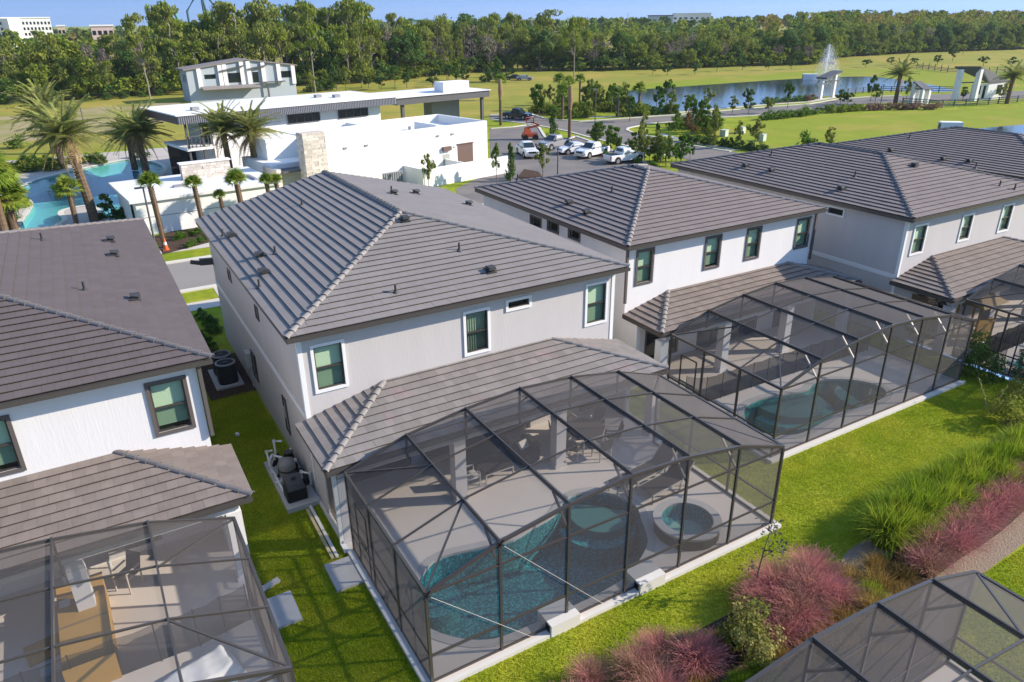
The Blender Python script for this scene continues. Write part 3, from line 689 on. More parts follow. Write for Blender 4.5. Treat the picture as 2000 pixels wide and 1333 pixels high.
# --- right neighbour
RX, RY = 14.58, 2.62
dr = [(14.46, 2.5), (26.3, 2.5), (26.3, 8.3), (25.93, 10.93), (14.32, 10.93), (14.32, 8.3), (14.46, 8.2)]
P2 = smooth_loop([(15.45, 4.5), (15.7, 3.75), (16.6, 3.15), (18., 3.2), (19.41, 3.4), (21.1, 3.2), (22.4, 3.4), (22.85, 4.1), (22.3, 5.1), (21.05, 5.75), (19.9, 5.45), (18.98, 5.6), (17.7, 5.9), (16.5, 5.7)], 4)
mb = MB(); mb.sheet([dr, P2], 0); structure('pool_deck', mb, m_deck)
mb = MB(); mb.prism([(14.38, 2.4), (26.4, 2.4), (26.4, 2.505), (14.38, 2.505)], GZ - .05, -.004); mb.prism([(14.38, 2.505), (14.465, 2.505), (14.465, 8.2), (14.38, 8.2)], GZ - .05, -.004); structure('deck_kerb', mb, m_deck_edge)
st = inside(P2, circ(19.0, 5.6, 1.5, 40)); st2 = inside(P2, circ(19.0, 5.6, 1.9, 40)); st3 = inside(P2, circ(22.0, 4.1, 1.2, 40))
pool('teal pool with curved steps under the right hand screen enclosure', P2, [(st, -.3), (st2, -.6), (st3, -.25)], m_pebble_teal)
enclosure('dark framed screen enclosure with sun glint painted on its knee braces over the teal pool', RX, RY, kn=m_alu_and_glint)  # braces coloured pale to paint in the sun glinting off bronze
# --- far right neighbour
df = [(28.3, -1.45), (40.1, -1.45), (40.1, 7.56), (28.3, 7.56)]
P3 = smooth_loop([(29.6, 2.0), (31.5, 2.6), (34, 2.5), (36.5, 2.2), (37.6, 1.2), (36.5, 0), (33, -.5), (30.3, -.2)], 4)
mb = MB(); mb.sheet([df, P3], 0); structure('pool_deck', mb, m_deck)
pool('pool at the right edge behind the dark bushes', P3, [], m_pebble_teal)
enclosure('dark framed screen enclosure at the right edge behind the dark bushes', 28.45, -1.35, door_bay=1)
# --- across the planting strip
db = [(-.75, -16.), (11.25, -16.), (11.25, -5.85), (-.75, -5.85)]
P4 = smooth_loop([(1.2, -9.5), (3.5, -10.0), (6.5, -9.8), (7.6, -8.6), (6.8, -7.2), (4, -6.7), (1.6, -7.2)], 4)
mb = MB(); mb.sheet([db, P4], 0); structure('pool_deck', mb, m_deck)
pool('pool under the screen enclosure across the planting strip, bottom right', P4, [], m_pebble_teal)
enclosure('grey screen enclosure in the bottom right corner, across the planting strip', -.53, -5.96, flip=-1)
# ================================================================ ground and near things
m_grass = M('lawn_ground', (.20, .26, .015), .9, .1, var=.25, vs=1.6, col2=(.30, .32, .03), c2s=.4, c2k=(.42, .62), bump=.02, bs=45)
m_meadow = M('meadow', (.25, .25, .04), .95, .1, var=.22, vs=.25, col2=(.36, .28, .06), c2s=.06, c2k=(.45, .65), bump=.05, bs=3)
m_dry = M('dry_field', (.36, .29, .16), .95, .1, var=.15, vs=.3, col2=(.24, .23, .06), c2s=.09, c2k=(.45, .62))
m_mown = M('mown_bank', (.225, .265, .022), .95, .1, var=.18, vs=.35, col2=(.32, .27, .05), c2s=.10, c2k=(.5, .7), stretch=(1, 1, 1))
m_asphalt = M('asphalt', (.17, .155, .145), .9, .2, var=.12, vs=.5, col2=(.21, .185, .165), c2s=.2)
m_street = M('street', (.27, .245, .22), .9, .2, var=.14, vs=.35, stretch=(.3, 1, 1))
m_walk = M('sidewalk', (.55, .50, .43), .85, .2, var=.06, vs=.7)
m_curb = M('kerb', (.62, .58, .50), .85, .2, var=.05, vs=1)
m_mulch = M('mulch', (.075, .05, .038), .95, .05, var=.5, vs=14, bump=.03, bs=18, col2=(.16, .12, .09), c2s=9, c2k=(.55, .7))
m_gravel = M('gravel', (.27, .205, .15), .9, .15, var=.45, vs=16, bump=.03, bs=22)
m_pavers = M('resort_deck', (.47, .42, .37), .85, .2, var=.08, vs=.9)

RPX = [(40, 462), (46, 432), (64, 405), (62, 393), (42, 384), (36, 372), (50, 362), (72, 352), (98, 345), (130, 337), (170, 328), (215, 318), (258, 312), (300, 318), (318, 330), (300, 352), (262, 358), (262, 400), (262, 428), (215, 432), (200, 412), (180, 402), (150, 404), (118, 412), (113, 420), (121, 430), (106, 442), (98, 462)]
RP = smooth_loop([tuple(G(*q)[:2]) for q in RPX], 3)
rx0, rx1 = min(p[0] for p in RP) - 1.2, max(p[0] for p in RP) + 1.2; ry0, ry1 = min(p[1] for p in RP) - 1.2, max(p[1] for p in RP) + 1.2
rect = [(rx0, ry0), (rx1, ry0), (rx1, ry1), (rx0, ry1)]
mb = MB(); mb.sheet([[(-2500, -1500), (3500, -1500), (3500, 4000), (-2500, 4000)], deck1, dl[:4], dr, df, db, rect], GZ)
structure('ground', mb, m_grass)
mb = MB(); mb.sheet([rect, RP], GZ + .02)
mb.sheet([[(rx0 - 16, ry0 - .3), (rx0 - .001, ry0 - .3), (rx0 - .001, ry1 + 6), (rx0 - 16, ry1 + 6)]], GZ + .016); mb.sheet([[(rx1 + .001, ry0 + 9), (rx1 + 14, ry0 + 9), (rx1 + 14, ry1 + 6), (rx1 + .001, ry1 + 6)]], GZ + .016); mb.sheet([[(rx0, ry1 + .001), (rx1, ry1 + .001), (rx1, ry1 + 6), (rx0, ry1 + 6)]], GZ + .016)
structure('resort_deck', mb, m_pavers)
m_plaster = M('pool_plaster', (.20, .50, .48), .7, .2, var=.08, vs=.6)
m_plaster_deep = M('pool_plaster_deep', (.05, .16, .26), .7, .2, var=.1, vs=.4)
rs = thing('resort_pool', 'large free form turquoise pool among the palms', 'swimming pool', (rx0, ry0, GZ), world=True)
mb = MB(); n = len(RP)
mb.add([(x, y, GZ + .02) for x, y in RP] + [(x, y, -1.6) for x, y in RP], [(i, (i + 1) % n, (i + 1) % n + n, i + n) for i in range(n)])
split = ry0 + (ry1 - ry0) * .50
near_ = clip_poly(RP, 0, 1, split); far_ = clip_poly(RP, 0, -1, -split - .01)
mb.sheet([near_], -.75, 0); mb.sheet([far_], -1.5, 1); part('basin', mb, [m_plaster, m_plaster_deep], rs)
mb = MB(); mb.sheet([RP], GZ - .07); part('water', mb, MGLASS('resort_water', (.72, .92, .92), 1., .04, .04, 1.2, 1.33), rs)
mb = MB(); o2 = offset_loop(RP, .45)
mb.add([(x, y, GZ + .05) for x, y in o2] + [(x, y, GZ + .06) for x, y in RP] + [(x, y, GZ - .1) for x, y in RP], [(i, (i + 1) % n, (i + 1) % n + n, i + n) for i in range(n)] + [(i + n, (i + 1) % n + n, (i + 1) % n + 2 * n, i + 2 * n) for i in range(n)])
part('coping', mb, m_curb, rs)

# planting strip and second lawn
BED = smooth_loop([(-3, -2.2), (0, -2.4), (2.9, -2.25), (5.5, -2.0), (8.3, -2.0), (11.0, -2.15), (13.0, -2.1), (14.6, -1.6), (17.0, -1.3), (20, -1.1), (23, -.7), (27, -.2), (32, .2), (36, .3), (36, -2.6), (31, -3.2), (26, -3.4), (21.5, -3.9), (17.6, -4.25), (15.2, -4.35), (12.9, -4.6), (11.6, -5.7), (6, -5.72), (0, -5.72), (-3, -5.7)], 3)
mb = MB(); mb.sheet([BED], GZ + .006); structure('planting_bed', mb, m_mulch)
mb = MB(); mb.sheet([smooth_loop([(11.5, -5.1), (12.9, -4.2), (14.5, -3.95), (17.5, -3.85), (21.5, -3.4), (26, -3.0), (30, -2.7), (30, -3.4), (26, -3.7), (21.5, -4.15), (17.6, -4.5), (15.2, -4.62), (13.2, -5.0), (12, -5.6)], 3)], GZ + .012); structure('gravel_strip', mb, m_gravel)
mb = MB(); mb.sheet([smooth_loop([(12.2, -2.15), (12.8, -1.98), (13.5, -1.95), (14.1, -2.2), (14.3, -2.9), (13.6, -2.8), (13.1, -3.1), (12.3, -2.9), (11.8, -3.2), (11.3, -2.7), (11.7, -2.5)], 3)], GZ + .014); structure('gravel_strip', mb, m_gravel)
# street behind the houses, kerbs, walks, driveways
def strip(name, x0, x1, y0, y1, z, mt, h=None):
    mb = MB()
    if h: mb.box((x0, y0, GZ - .02), (x1, y1, GZ + h))
    else: mb.sheet([[(x0, y0), (x1, y0), (x1, y1), (x0, y1)]], GZ + z)
    return structure(name, mb, mt)
strip('street', -90, 34, 33.35, 39.4, .008, m_street)
strip('kerb', -90, 34, 39.4, 39.85, 0, m_curb, .09); strip('kerb', -90, 34, 32.9, 33.35, 0, m_curb, .09)
strip('sidewalk', -90, 34, 42.2, 43.35, .012, m_walk); strip('sidewalk', -90, 34, 29.5, 30.9, .012, m_walk)
for x in (4.5, 19., 33., -10.): strip('driveway', x - 3.8, x + 1.5, 24.6, 32.9, .016, m_walk)
mb = MB(); mb.sheet([[tuple(G(a, b)[:2]) for a, b in ((318, 498), (418, 472), (418, 430), (300, 462))]], GZ + .016); structure('planting_bed', mb, m_mulch)

# --- air conditioners between the houses
def condenser():
    t = thing('air_conditioner', 'round topped air conditioner on a pad between two houses', 'air conditioner', (-.95, 19.6, GZ + .08))
    mb = MB(); n = 28; pr = lambda q: [(((abs(math.cos(a)) ** .55) * (1 if math.cos(a) > 0 else -1)) * q, ((abs(math.sin(a)) ** .55) * (1 if math.sin(a) > 0 else -1)) * q) for a in [2 * math.pi * k / n for k in range(n)]]
    a, b = pr(.40), pr(.38); mb.prism(a, 0, .86); part('casing', mb, m_black, t)
    mb = MB()
    for k in range(14): mb.prism(pr(.415), .06 + k * .056, .085 + k * .056)
    part('louvers', mb, m_charcoal, t, kind='stuff')
    mb = MB(); mb.lathe((0, 0, .862), [(.43, 0), (.43, .05), (.36, .07), (.34, .02)], 28); part('top_ring', mb, M('ac_rim', (.25, .26, .27), .4, .4), t)
    mb = MB()
    for k in range(12):
        an = math.pi * 2 * k / 12; mb.bar((.08 * math.cos(an), .08 * math.sin(an), .9), (.34 * math.cos(an), .34 * math.sin(an), .9), .012)
    mb.lathe((0, 0, .88), [(.1, 0), (.1, .04), (.001, .05)], 12); part('fan_guard', mb, m_charcoal, t)
    return t
ac = condenser(); ac.location = (-1.0, 19.35, GZ + .1); ac['label'] = 'round topped air conditioner nearer the camera on the pad between the houses'; ac['group'] = 'air conditioners between the houses'
dup(ac, (-1.0, 20.35, GZ + .1), .1, label='round topped air conditioner farther back on the pad between the houses')
mb = MB(); mb.box((-1.6, 18.75, GZ), (-.45, 20.95, GZ + .1)); solo('equipment_pad', mb, m_conc, 'pale concrete pad under the two round air conditioners', 'pad')
mb = MB(); mb.sheet([[(-2.0, 17.9), (-.1, 17.9), (-.1, 22.5), (-2.0, 22.5)]], GZ + .007); structure('planting_bed', mb, m_mulch)
t = thing('utility_box', 'grey electric meter box on the shaded grey wall beside the air conditioners', 'meter box', (-.1, 18.2, 1.0))
mb = MB(); mb.box((-.2, -.25, 0), (-.002, .25, .65)); part('casing', mb, m_conc, t); mb = MB(); mb.tube([(-.06, 0, -1.05), (-.06, 0, 0)], .03, 8); part('conduit', mb, m_conc, t)
mb = MB(); mb.box((-.16, 12.25, 1.3), (-.101, 12.55, 1.75)); solo('utility_box', mb, m_conc, 'small pale box on the shaded grey wall near the lanai roof', 'meter box')
t = thing('coach_lamp', 'dark lamp sticking out of the far end of the shaded grey wall', 'wall lamp', (-.1, 24.4, 4.0))
mb = MB(); mb.bar((0, 0, 0), (-.6, 0, .05), .22, .3); mb.bar((-.6, 0, .0), (-1.0, 0, .12), .12, .18); part('lamp_body', mb, m_charcoal, t)
mb = MB(); mb.lathe((-1.62, 14.4, GZ), [(.001, .0), (.075, .03), (.09, .09), (.06, .15), (.001, .17)], 10); solo('ball', mb, m_white, 'small white ball lying on the shaded side lawn', 'ball')

# --- pool equipment on its pad
mb = MB(); mb.box((-1.22, 8.5, GZ), (-.16, 11.75, .05)); solo('equipment_pad', mb, m_conc, 'concrete pad under the pool heater and white pipes', 'pad')
t = thing('pool_heater', 'dark grey pool heater with a black base on the concrete pad', 'heater', (-.78, 9.05, .05))
mb = MB(); mb.prism([(-.3, -.26), (.3, -.26), (.33, -.2), (.33, .32), (-.33, .32), (-.33, -.2)], 0, .42); part('base', mb, m_black, t)
mb = MB(); mb.hexa([(-.28, -.24, .42), (.28, -.24, .42), (.28, .3, .42), (-.28, .3, .42), (-.24, -.16, .62), (.24, -.16, .62), (.26, .28, .74), (-.26, .28, .74)]); part('cover', mb, m_charcoal, t)
mb = MB(); mb.box((-.08, .0, .70), (.08, .12, .735)); part('control_panel', mb, m_black, t)
t = thing('pool_filter', 'tall grey pool filter tank standing among white pipes', 'filter', (-.72, 10.2, .05))
mb = MB(); mb.lathe((0, 0, 0), [(.26, 0), (.28, .1), (.28, .62), (.25, .76), (.1, .84), (.001, .85)], 22); part('tank', mb, M('tank_grey', (.2, .195, .185), .5, .4), t, smooth=True)
mb = MB(); mb.lathe((0, 0, .42), [(.29, 0), (.30, .03), (.29, .06)], 22); part('clamp_band', mb, m_black, t)
t = thing('pool_pump', 'black pool pump at the back of the equipment pad', 'pump', (-.4, 10.9, .05))
mb = MB(); mb.tube([(0, -.3, .2), (0, .25, .2)], .13, 14); mb.tube([(0, .25, .2), (0, .5, .2)], .17, 14); mb.lathe((0, .38, .2), [(.15, 0), (.15, .18), (.001, .2)], 12); mb.box((-.12, -.25, 0), (.12, .2, .09)); part('motor', mb, m_black, t)
mb = MB(); mb.lathe((0, .38, .4), [(.16, 0), (.15, .05), (.001, .06)], 12); part('lid', mb, m_charcoal, t)
t = thing('pool_pump', 'black pool pump beside the heater against the wall', 'pump', (-.32, 9.75, .05))
mb = MB(); mb.tube([(0, -.3, .18), (0, .25, .18)], .12, 14); mb.tube([(0, .25, .18), (0, .45, .18)], .15, 14); mb.box((-.1, -.22, 0), (.1, .2, .08)); part('motor', mb, m_black, t)
t = thing('pipework', 'white plastic pipes around the filter on the concrete pad', 'pipes', (-.8, 10.6, .05))
def pipe(*pts): 
    mb = MB(); mb.tube(pts, .04, 8)
    for p in pts[1:-1]: mb.lathe((p[0], p[1], p[2] - .05), [(.052, 0), (.058, .05), (.052, .1)], 8)
    part('pipe', mb, m_pvc, t)
pipe((-.3, -1.2, .12), (-.3, .7, .12), (-.3, .95, .5), (-.1, .95, .5)); pipe((.0, .95, .1), (0, .95, .85), (.25, .8, .85)); pipe((.1, -.4, .7), (.38, -.4, .7), (.38, .1, .35), (.38, .3, .3)); pipe((-.15, .5, .0), (-.15, .5, .55), (.05, .1, .62)); pipe((.4, -1.0, .15), (.4, -1.0, .55), (.62, -1.25, .55), (.62, -1.25, .1)); pipe((-.36, .2, .05), (-.36, .2, .6), (-.2, .5, .6)); pipe((.2, .75, .08), (.5, .75, .08), (.5, .75, .5)); pipe((-.4, -.5, .1), (-.2, -.5, .1), (-.1, -.5, .5))
mb = MB()
for k in range(7): mb.tube([(-.25 + .1 * (k % 3), -.3 + .2 * k, .15 + .1 * (k % 2)), (-.15 + .1 * (k % 3), -.25 + .2 * k, .33 + .1 * (k % 2))], .055, 7)
part('valve', mb, m_black, t, kind='stuff')
# --- strips, pads, downspout
for k, (xa, lab) in enumerate(((-.56, 'long white plastic channel lying on the side lawn, the one closer to the wall'), (-.70, 'long white plastic channel lying on the side lawn, the outer one with a tan edge'))):
    mb = MB(); mb.obox((xa, 5.62, GZ + .01), (.09, 0, 0), (.02, 3.0 - .25 * k, 0), (0, 0, .06)); solo('channel', mb, m_pvc if k == 0 else M('tan_pvc', (.5, .42, .27), .5), lab, 'plastic channel', 'plastic channels on the side lawn')
mb = MB(); mb.box((-.98, 4.2, GZ), (-.21, 5.43, -.03)); solo('door_pad', mb, m_conc, 'square concrete pad on the side lawn at the main enclosure door', 'pad')
mb = MB(); mb.box((-2.93, 3.7, GZ), (-2.1, 4.9, -.03)); solo('door_pad', mb, m_conc, 'square concrete pad on the side lawn beside the left enclosure', 'pad')
mb = MB(); mb.obox((-2.85, 5.25, GZ), (.62, .22, 0), (-.06, .18, 0), (0, 0, .08)); solo('splash_block', mb, m_conc, 'narrow concrete block beside the pad at the left enclosure', 'block')
t = thing('downspout', 'white downspout at the left corner column of the grey house lanai', 'downspout', (-.22, 6.05, GZ))
mb = MB(); mb.box((-.06, -.05, .05), (.06, .05, 2.66)); part('pipe', mb, m_pvc, t); mb = MB(); mb.obox((-.06, -.05, .05), (.12, 0, 0), (0, -.35, -.02), (0, 0, .1)); part('elbow', mb, m_pvc, t)
for (x, yb, lab) in ((-.16, 8.9, None),):
    pass
mb = MB(); mb.poly([(-.06, 6.2, .05), (-.06, 7.65, .05), (-.06, 7.65, 2.4), (-.06, 6.2, 2.4)]); e_ = part('side_screen', mb, m_screen, MAIN.o)
mb = MB(); mb.box((-.12, 6.2, -.02), (0, 7.64, .06)); part('sill', mb, m_deck_edge, MAIN.o)
for hs, x, y, z1 in ((RIGHT, 14.25, 10.85, 5.7), (RIGHT, 26.0, 10.85, 5.7), (LEFT, -2.95, 8.72, 5.65)):
    mb = MB(); mb.box((x - .05, y - .05, 3.3), (x + .05, y + .05, z1)); part('downspout', mb, m_trim_dark, hs.o)

# --- furniture under the middle enclosure
m_sling = M('dark_sling', (.045, .04, .038), .7); m_frame = M('pale_frame', (.42, .39, .34), .5, .4); m_cush = M('cushion_pale', (.55, .52, .48), .9)
def lounger():
    t = thing('sun_lounger', '', 'sun lounger', (0, 0, 0))
    for s in (-1, 1):
        mb = MB(); mb.bar((-.95, s * .33, .32), (.45, s * .33, .32), .05); mb.bar((-.95, s * .33, .0), (-.95, s * .33, .34), .05); mb.bar((.4, s * .33, 0), (.4, s * .33, .34), .05); part('side_frame', mb, m_frame, t)
        mb = MB(); mb.bar((.45, s * .33, .32), (1.0, s * .33, .85), .045); part('back_frame', mb, m_frame, t)
    mb = MB(); mb.obox((-.95, -.31, .335), (1.4, 0, 0), (0, .62, 0), (0, 0, .02)); part('seat', mb, m_sling, t)
    mb = MB(); mb.obox((.45, -.31, .335), (.55, 0, .53), (0, .62, 0), (-.015, 0, .02)); part('backrest', mb, m_sling, t)
    mb = MB(); mb.bar((.7, -.3, .02), (.85, -.3, .7), .035); mb.bar((.7, .3, .02), (.85, .3, .7), .035); part('prop', mb, m_frame, t)
    return t
lo = lounger(); lo.location = (10.0, 3.1, 0); lo.rotation_euler = (0, 0, .12); lo['label'] = 'dark sling lounger nearest the round spa'; lo['group'] = 'loungers beside the spa'
dup(lo, (10.05, 3.95, 0), .12, label='dark sling lounger one place farther from the round spa')
t = thing('side_table', 'small dark square table at the foot of the loungers', 'side table', (8.55, 3.75, 0))
mb = MB(); mb.box((-.25, -.25, .4), (.25, .25, .44)); part('tabletop', mb, m_sling, t)
for a in (-.22, .22):
    for b in (-.22, .22): mb = MB(); mb.box((a - .02, b - .02, 0), (a + .02, b + .02, .4)); part('leg', mb, m_frame, t)
def chair(lab, loc, rz, cat='chair', grp=None, low=False):
    t = thing('chair', lab, cat, loc, rz, grp); sh_ = .36 if low else .45
    for a in (-.24, .24):
        for b in (-.24, .24): mb = MB(); mb.bar((a, b, 0), (a, b, sh_ + (.22 if b < 0 else 0)), .035); part('leg', mb, m_frame, t)
        mb = MB(); mb.bar((a, -.24, sh_ + .22), (a, .26, sh_ + .22), .04); part('armrest', mb, m_frame, t)
    mb = MB(); mb.box((-.23, -.25, sh_ - .03), (.23, .25, sh_ + .03)); part('seat', mb, m_cush if low else m_sling, t)
    mb = MB(); mb.obox((-.23, .23, sh_), (.46, 0, 0), (0, .14, .5), (0, .03, -.01)); part('backrest', mb, m_sling, t)
    return t
t = thing('dining_table', 'dark dining table under the lanai roof of the grey house', 'table', (9.35, 6.75, 0))
mb = MB(); mb.prism(circ(0, 0, .72, 8, math.pi / 8), .70, .75); part('tabletop', mb, m_sling, t); mb = MB(); mb.prism(circ(0, 0, .75, 8, math.pi / 8), .685, .70); part('apron', mb, m_frame, t)
for k in range(4): a = math.pi / 4 + k * math.pi / 2; mb = MB(); mb.bar((.25 * math.cos(a), .25 * math.sin(a), .68), (.45 * math.cos(a), .45 * math.sin(a), 0), .05); part('leg', mb, m_frame, t)
c0 = None
names = ['on the pool side', 'on the spa side', 'on the right', 'on the house side', 'toward the house wall', 'toward the sofa']
for k in range(6):
    a = -math.pi / 2 + k * math.pi / 3; p = (9.35 + .98 * math.cos(a), 6.75 + .98 * math.sin(a), 0); lab = 'pale framed chair at the dark dining table, ' + names[k]
    if c0 is None: c0 = chair(lab, p, a - math.pi / 2, grp='chairs at the dining table')
    else: dup(c0, p, a - math.pi / 2, label=lab)
t = thing('coffee_table', 'low table with a pale frame and dark top between lanai seats', 'coffee table', (5.55, 6.8, 0))
mb = MB(); mb.box((-.55, -.33, .36), (.55, .33, .40)); part('tabletop', mb, m_sling, t)
for s in (-1, 1): mb = MB(); mb.bar((-.55, s * .31, .34), (.55, s * .31, .34), .045); mb.bar((-.53, s * .31, 0), (-.53, s * .31, .34), .045); mb.bar((.53, s * .31, 0), (.53, s * .31, .34), .045); part('frame', mb, m_frame, t)
chair('low lounge chair left of the coffee table under the lanai', (4.55, 6.75, 0), math.pi / 2, low=True)
def sofa(lab, loc, rz, L=1.5):
    t = thing('sofa', lab, 'sofa', loc, rz)
    mb = MB(); mb.box((-L / 2, -.35, .1), (L / 2, .35, .34)); part('base', mb, m_sling, t); mb = MB(); mb.box((-L / 2 + .1, -.33, .342), (L / 2 - .1, .22, .46)); part('cushion', mb, M('sofa_dark', (.05, .05, .052), .9), t)
    mb = MB(); mb.box((-L / 2, .25, .34), (L / 2, .38, .8)); part('backrest', mb, m_sling, t)
    for s in (-1, 1): mb = MB(); mb.box((s * L / 2 - .06, -.35, .342), (s * L / 2 + .06, .24, .6)); part('armrest', mb, m_sling, t)
sofa('dark wicker sofa behind the coffee table under the lanai', (5.6, 7.75, 0), 0, 1.9); sofa('dark wicker armchair with a pale cushion right of the coffee table', (6.85, 7.0, 0), -1.3, .85)
mb = MB(); mb.obox((6.72, 7.05, .47), (.35, .1, 0), (-.1, .1, .3), (.03, -.1, .06)); solo('cushion', mb, m_cush, 'pale cushion propped in the dark wicker armchair', 'cushion')

# --- left enclosure: cardboard box, mesh fence, covered tub, table, chair
m_card = M('cardboard', (.44, .265, .075), .85, .15, var=.12, vs=2.5)
t = thing('cardboard_box', 'huge tan cardboard box lying under the left screen enclosure', 'cardboard box', (-7.0, 5.6, 0), .03)
mb = MB(); mb.box((-.55, -1.6, 0), (.55, 1.55, .8)); part('carton', mb, m_card, t)
mb = MB(); mb.box((-.552, -.08, .801), (.552, .0, .803)); part('tape_seam', mb, M('tape', (.26, .17, .08), .5), t)
mb = MB(); mb.obox((-.55, 1.552, .8), (1.1, 0, 0), (0, .28, -.1), (0, .01, .02)); part('flap', mb, m_card, t)
mb = MB(); mb.box((-.5, .75, .802), (-.25, 1.05, .806)); part('label_sheet', mb, m_white, t)
mb = MB(); mb.obox((-8.35, 5.5, .02), (1.0, .15, 0), (-.15, .75, .0), (0, 0, .05)); solo('cardboard_sheet', mb, m_card, 'flat tan cardboard sheet left of the huge cardboard box', 'cardboard sheet')
mb = MB(); mb.obox((-8.1, 4.9, .02), (.9, .1, 0), (-.03, .3, .0), (0, 0, .09)); solo('foam_panel', mb, m_white, 'white foam packing strip beside the huge cardboard box', 'packing foam')
t = thing('patio_table', 'pale table between the huge cardboard box and the house wall', 'table', (-6.9, 8.2, 0))
mb = MB(); mb.box((-.6, -.35, .7), (.6, .35, .74)); part('tabletop', mb, m_conc, t)
for a in (-.55, .55):
    for b in (-.3, .3): mb = MB(); mb.box((a - .025, b - .025, 0), (a + .025, b + .025, .7)); part('leg', mb, m_white, t)
chair('brown chair beside the huge cardboard box', (-5.95, 7.35, 0), -.8)
def mesh_fence(lab, pts):
    f = thing('pool_fence', lab, 'mesh fence', (*pts[0], 0), world=True, group='black mesh pool fences'); tot = []
    for (a, b) in zip(pts[:-1], pts[1:]):
        a, b = Vector((*a, 0)), Vector((*b, 0)); n = max(1, round((b - a).length / .88))
        for k in range(n): tot.append(a + (b - a) * k / n)
    tot.append(Vector((*pts[-1], 0)))
    for k, p in enumerate(tot):
        mb = MB(); mb.tube([p, p + Vector((0, 0, 1.22))], .014, 6); part('pole', mb, m_black, f)
        if k < len(tot) - 1:
            q = tot[k + 1]; mid = (p + q) / 2; mb = MB()
            mb.poly([p + Vector((0, 0, .03)), q + Vector((0, 0, .03)), q + Vector((0, 0, 1.2)), mid + Vector((0, 0, 1.15)), p + Vector((0, 0, 1.2))]); part('mesh_panel', mb, m_fence, f)
m_fence = MSCREEN('fence_mesh', (.03, .03, .03), .42)
mesh_fence('black mesh fence across the left enclosure in front of the cardboard box', [(-14.6, 4.0), (-4.6, 4.05), (-3.3, 4.3)])
mesh_fence('black mesh fence along the teal pool under the right hand enclosure', [(14.75, 7.3), (15.4, 6.8), (22.5, 6.75), (25.6, 6.6)])
mesh_fence('black mesh fence by the pool at the right edge', [(28.8, 2.2), (28.95, 3.2), (38, 3.3)])
t = thing('covered_tub', 'long tub under a wrinkled white cover, bottom of the left enclosure', 'covered tub', (-4.8, 2.75, 0), .28)
mb = MB(); mb.prism([(-.75, -.4), (.75, -.4), (.8, 0), (.75, .4), (-.75, .4), (-.8, 0)], 0, .4); part('tub', mb, m_frame, t)
v = []; f = []; nx, ny = 26, 16
for i in range(nx + 1):
    for j in range(ny + 1):
        x = -.95 + 1.9 * i / nx; y = -.6 + 1.2 * j / ny; e = max(abs(x) / .82, abs(y) / .46)
        z = .46 + .03 * math.sin(9 * x + 3 * y) * math.cos(5 * y - 2 * x) + random.uniform(-.012, .012)
        if e > .92: z -= min(.38, (e - .92) * 1.9) + .03 * math.sin(14 * x)
        v.append((x, y, max(z, .03)))
f = [(i * (ny + 1) + j, (i + 1) * (ny + 1) + j, (i + 1) * (ny + 1) + j + 1, i * (ny + 1) + j + 1) for i in range(nx) for j in range(ny)]
mb = MB(); mb.add(v, f); part('cover', mb, m_white, t, smooth=True)
# --- timber set under the enclosure at the right edge
m_wood = M('golden_wood', (.36, .22, .07), .6, .3, var=.2, vs=6)
t = thing('bar_hut', 'golden timber and thatch patio bar under the enclosure at the right edge', 'patio bar', (31.1, 4.9, 0))
for a in (-.75, .75):
    for b in (-.5, .5): mb = MB(); mb.tube([(a, b, 0), (a, b, 2.05)], .05, 8); part('post', mb, m_wood, t)
mb = MB(); mb.box((-.8, -.55, .95), (.8, -.2, 1.02)); part('counter', mb, m_wood, t); mb = MB(); mb.box((-.75, -.5, 0), (.75, -.45, .94)); part('front_panel', mb, m_wood, t)
mb = MB(); mb.add([(-1.05, -.8, 1.95), (1.05, -.8, 1.95), (1.05, .8, 1.95), (-1.05, .8, 1.95), (-.3, 0, 2.45), (.3, 0, 2.45)], [(0, 1, 5, 4), (1, 2, 5), (2, 3, 4, 5), (3, 0, 4), (3, 2, 1, 0)]); part('roof', mb, m_wood, t)
# ================================================================ plants
def fol(name, c, c2=None, v=.28): return M(name, c, .75, .12, rnd=v, var=.18, vs=.9, transl=.38, col2=c2, c2s=.7, c2k=(.45, .62))
f_mid = fol('leaf_mid', (.18, .24, .03), (.25, .285, .04)); f_dark = fol('leaf_dark', (.08, .15, .03), (.12, .19, .036)); f_olive = fol('leaf_olive', (.19, .23, .045), (.25, .27, .052))
f_yel = fol('leaf_yellow', (.23, .27, .035), (.28, .27, .04)); f_rust = fol('leaf_rust', (.20, .12, .045), (.15, .125, .04)); f_gold = fol('leaf_gold', (.24, .21, .045), (.29, .225, .05)); f_grey = fol('leaf_grey', (.20, .165, .14), (.26, .2, .17)); f_bright = fol('leaf_bright', (.09, .185, .02), (.13, .21, .025))
f_var = fol('leaf_variegated', (.16, .19, .035), (.40, .36, .12), .35)
m_bark = M('bark', (.16, .13, .10), .9, .1, var=.3, vs=3); m_bark_pale = M('bark_pale', (.30, .26, .21), .9, .1, var=.25, vs=3)
m_palm_trunk = M('palm_trunk', (.15, .105, .07), .9, .1, var=.35, vs=6); m_boot = M('palm_boots', (.27, .175, .10), .9, .1, rnd=.2)
f_palm = fol('palm_green', (.25, .28, .08), (.34, .33, .11), .22); f_dry = fol('palm_dry', (.46, .34, .18), None, .25); f_fan = fol('fan_green', (.18, .27, .03), (.27, .32, .045), .22)
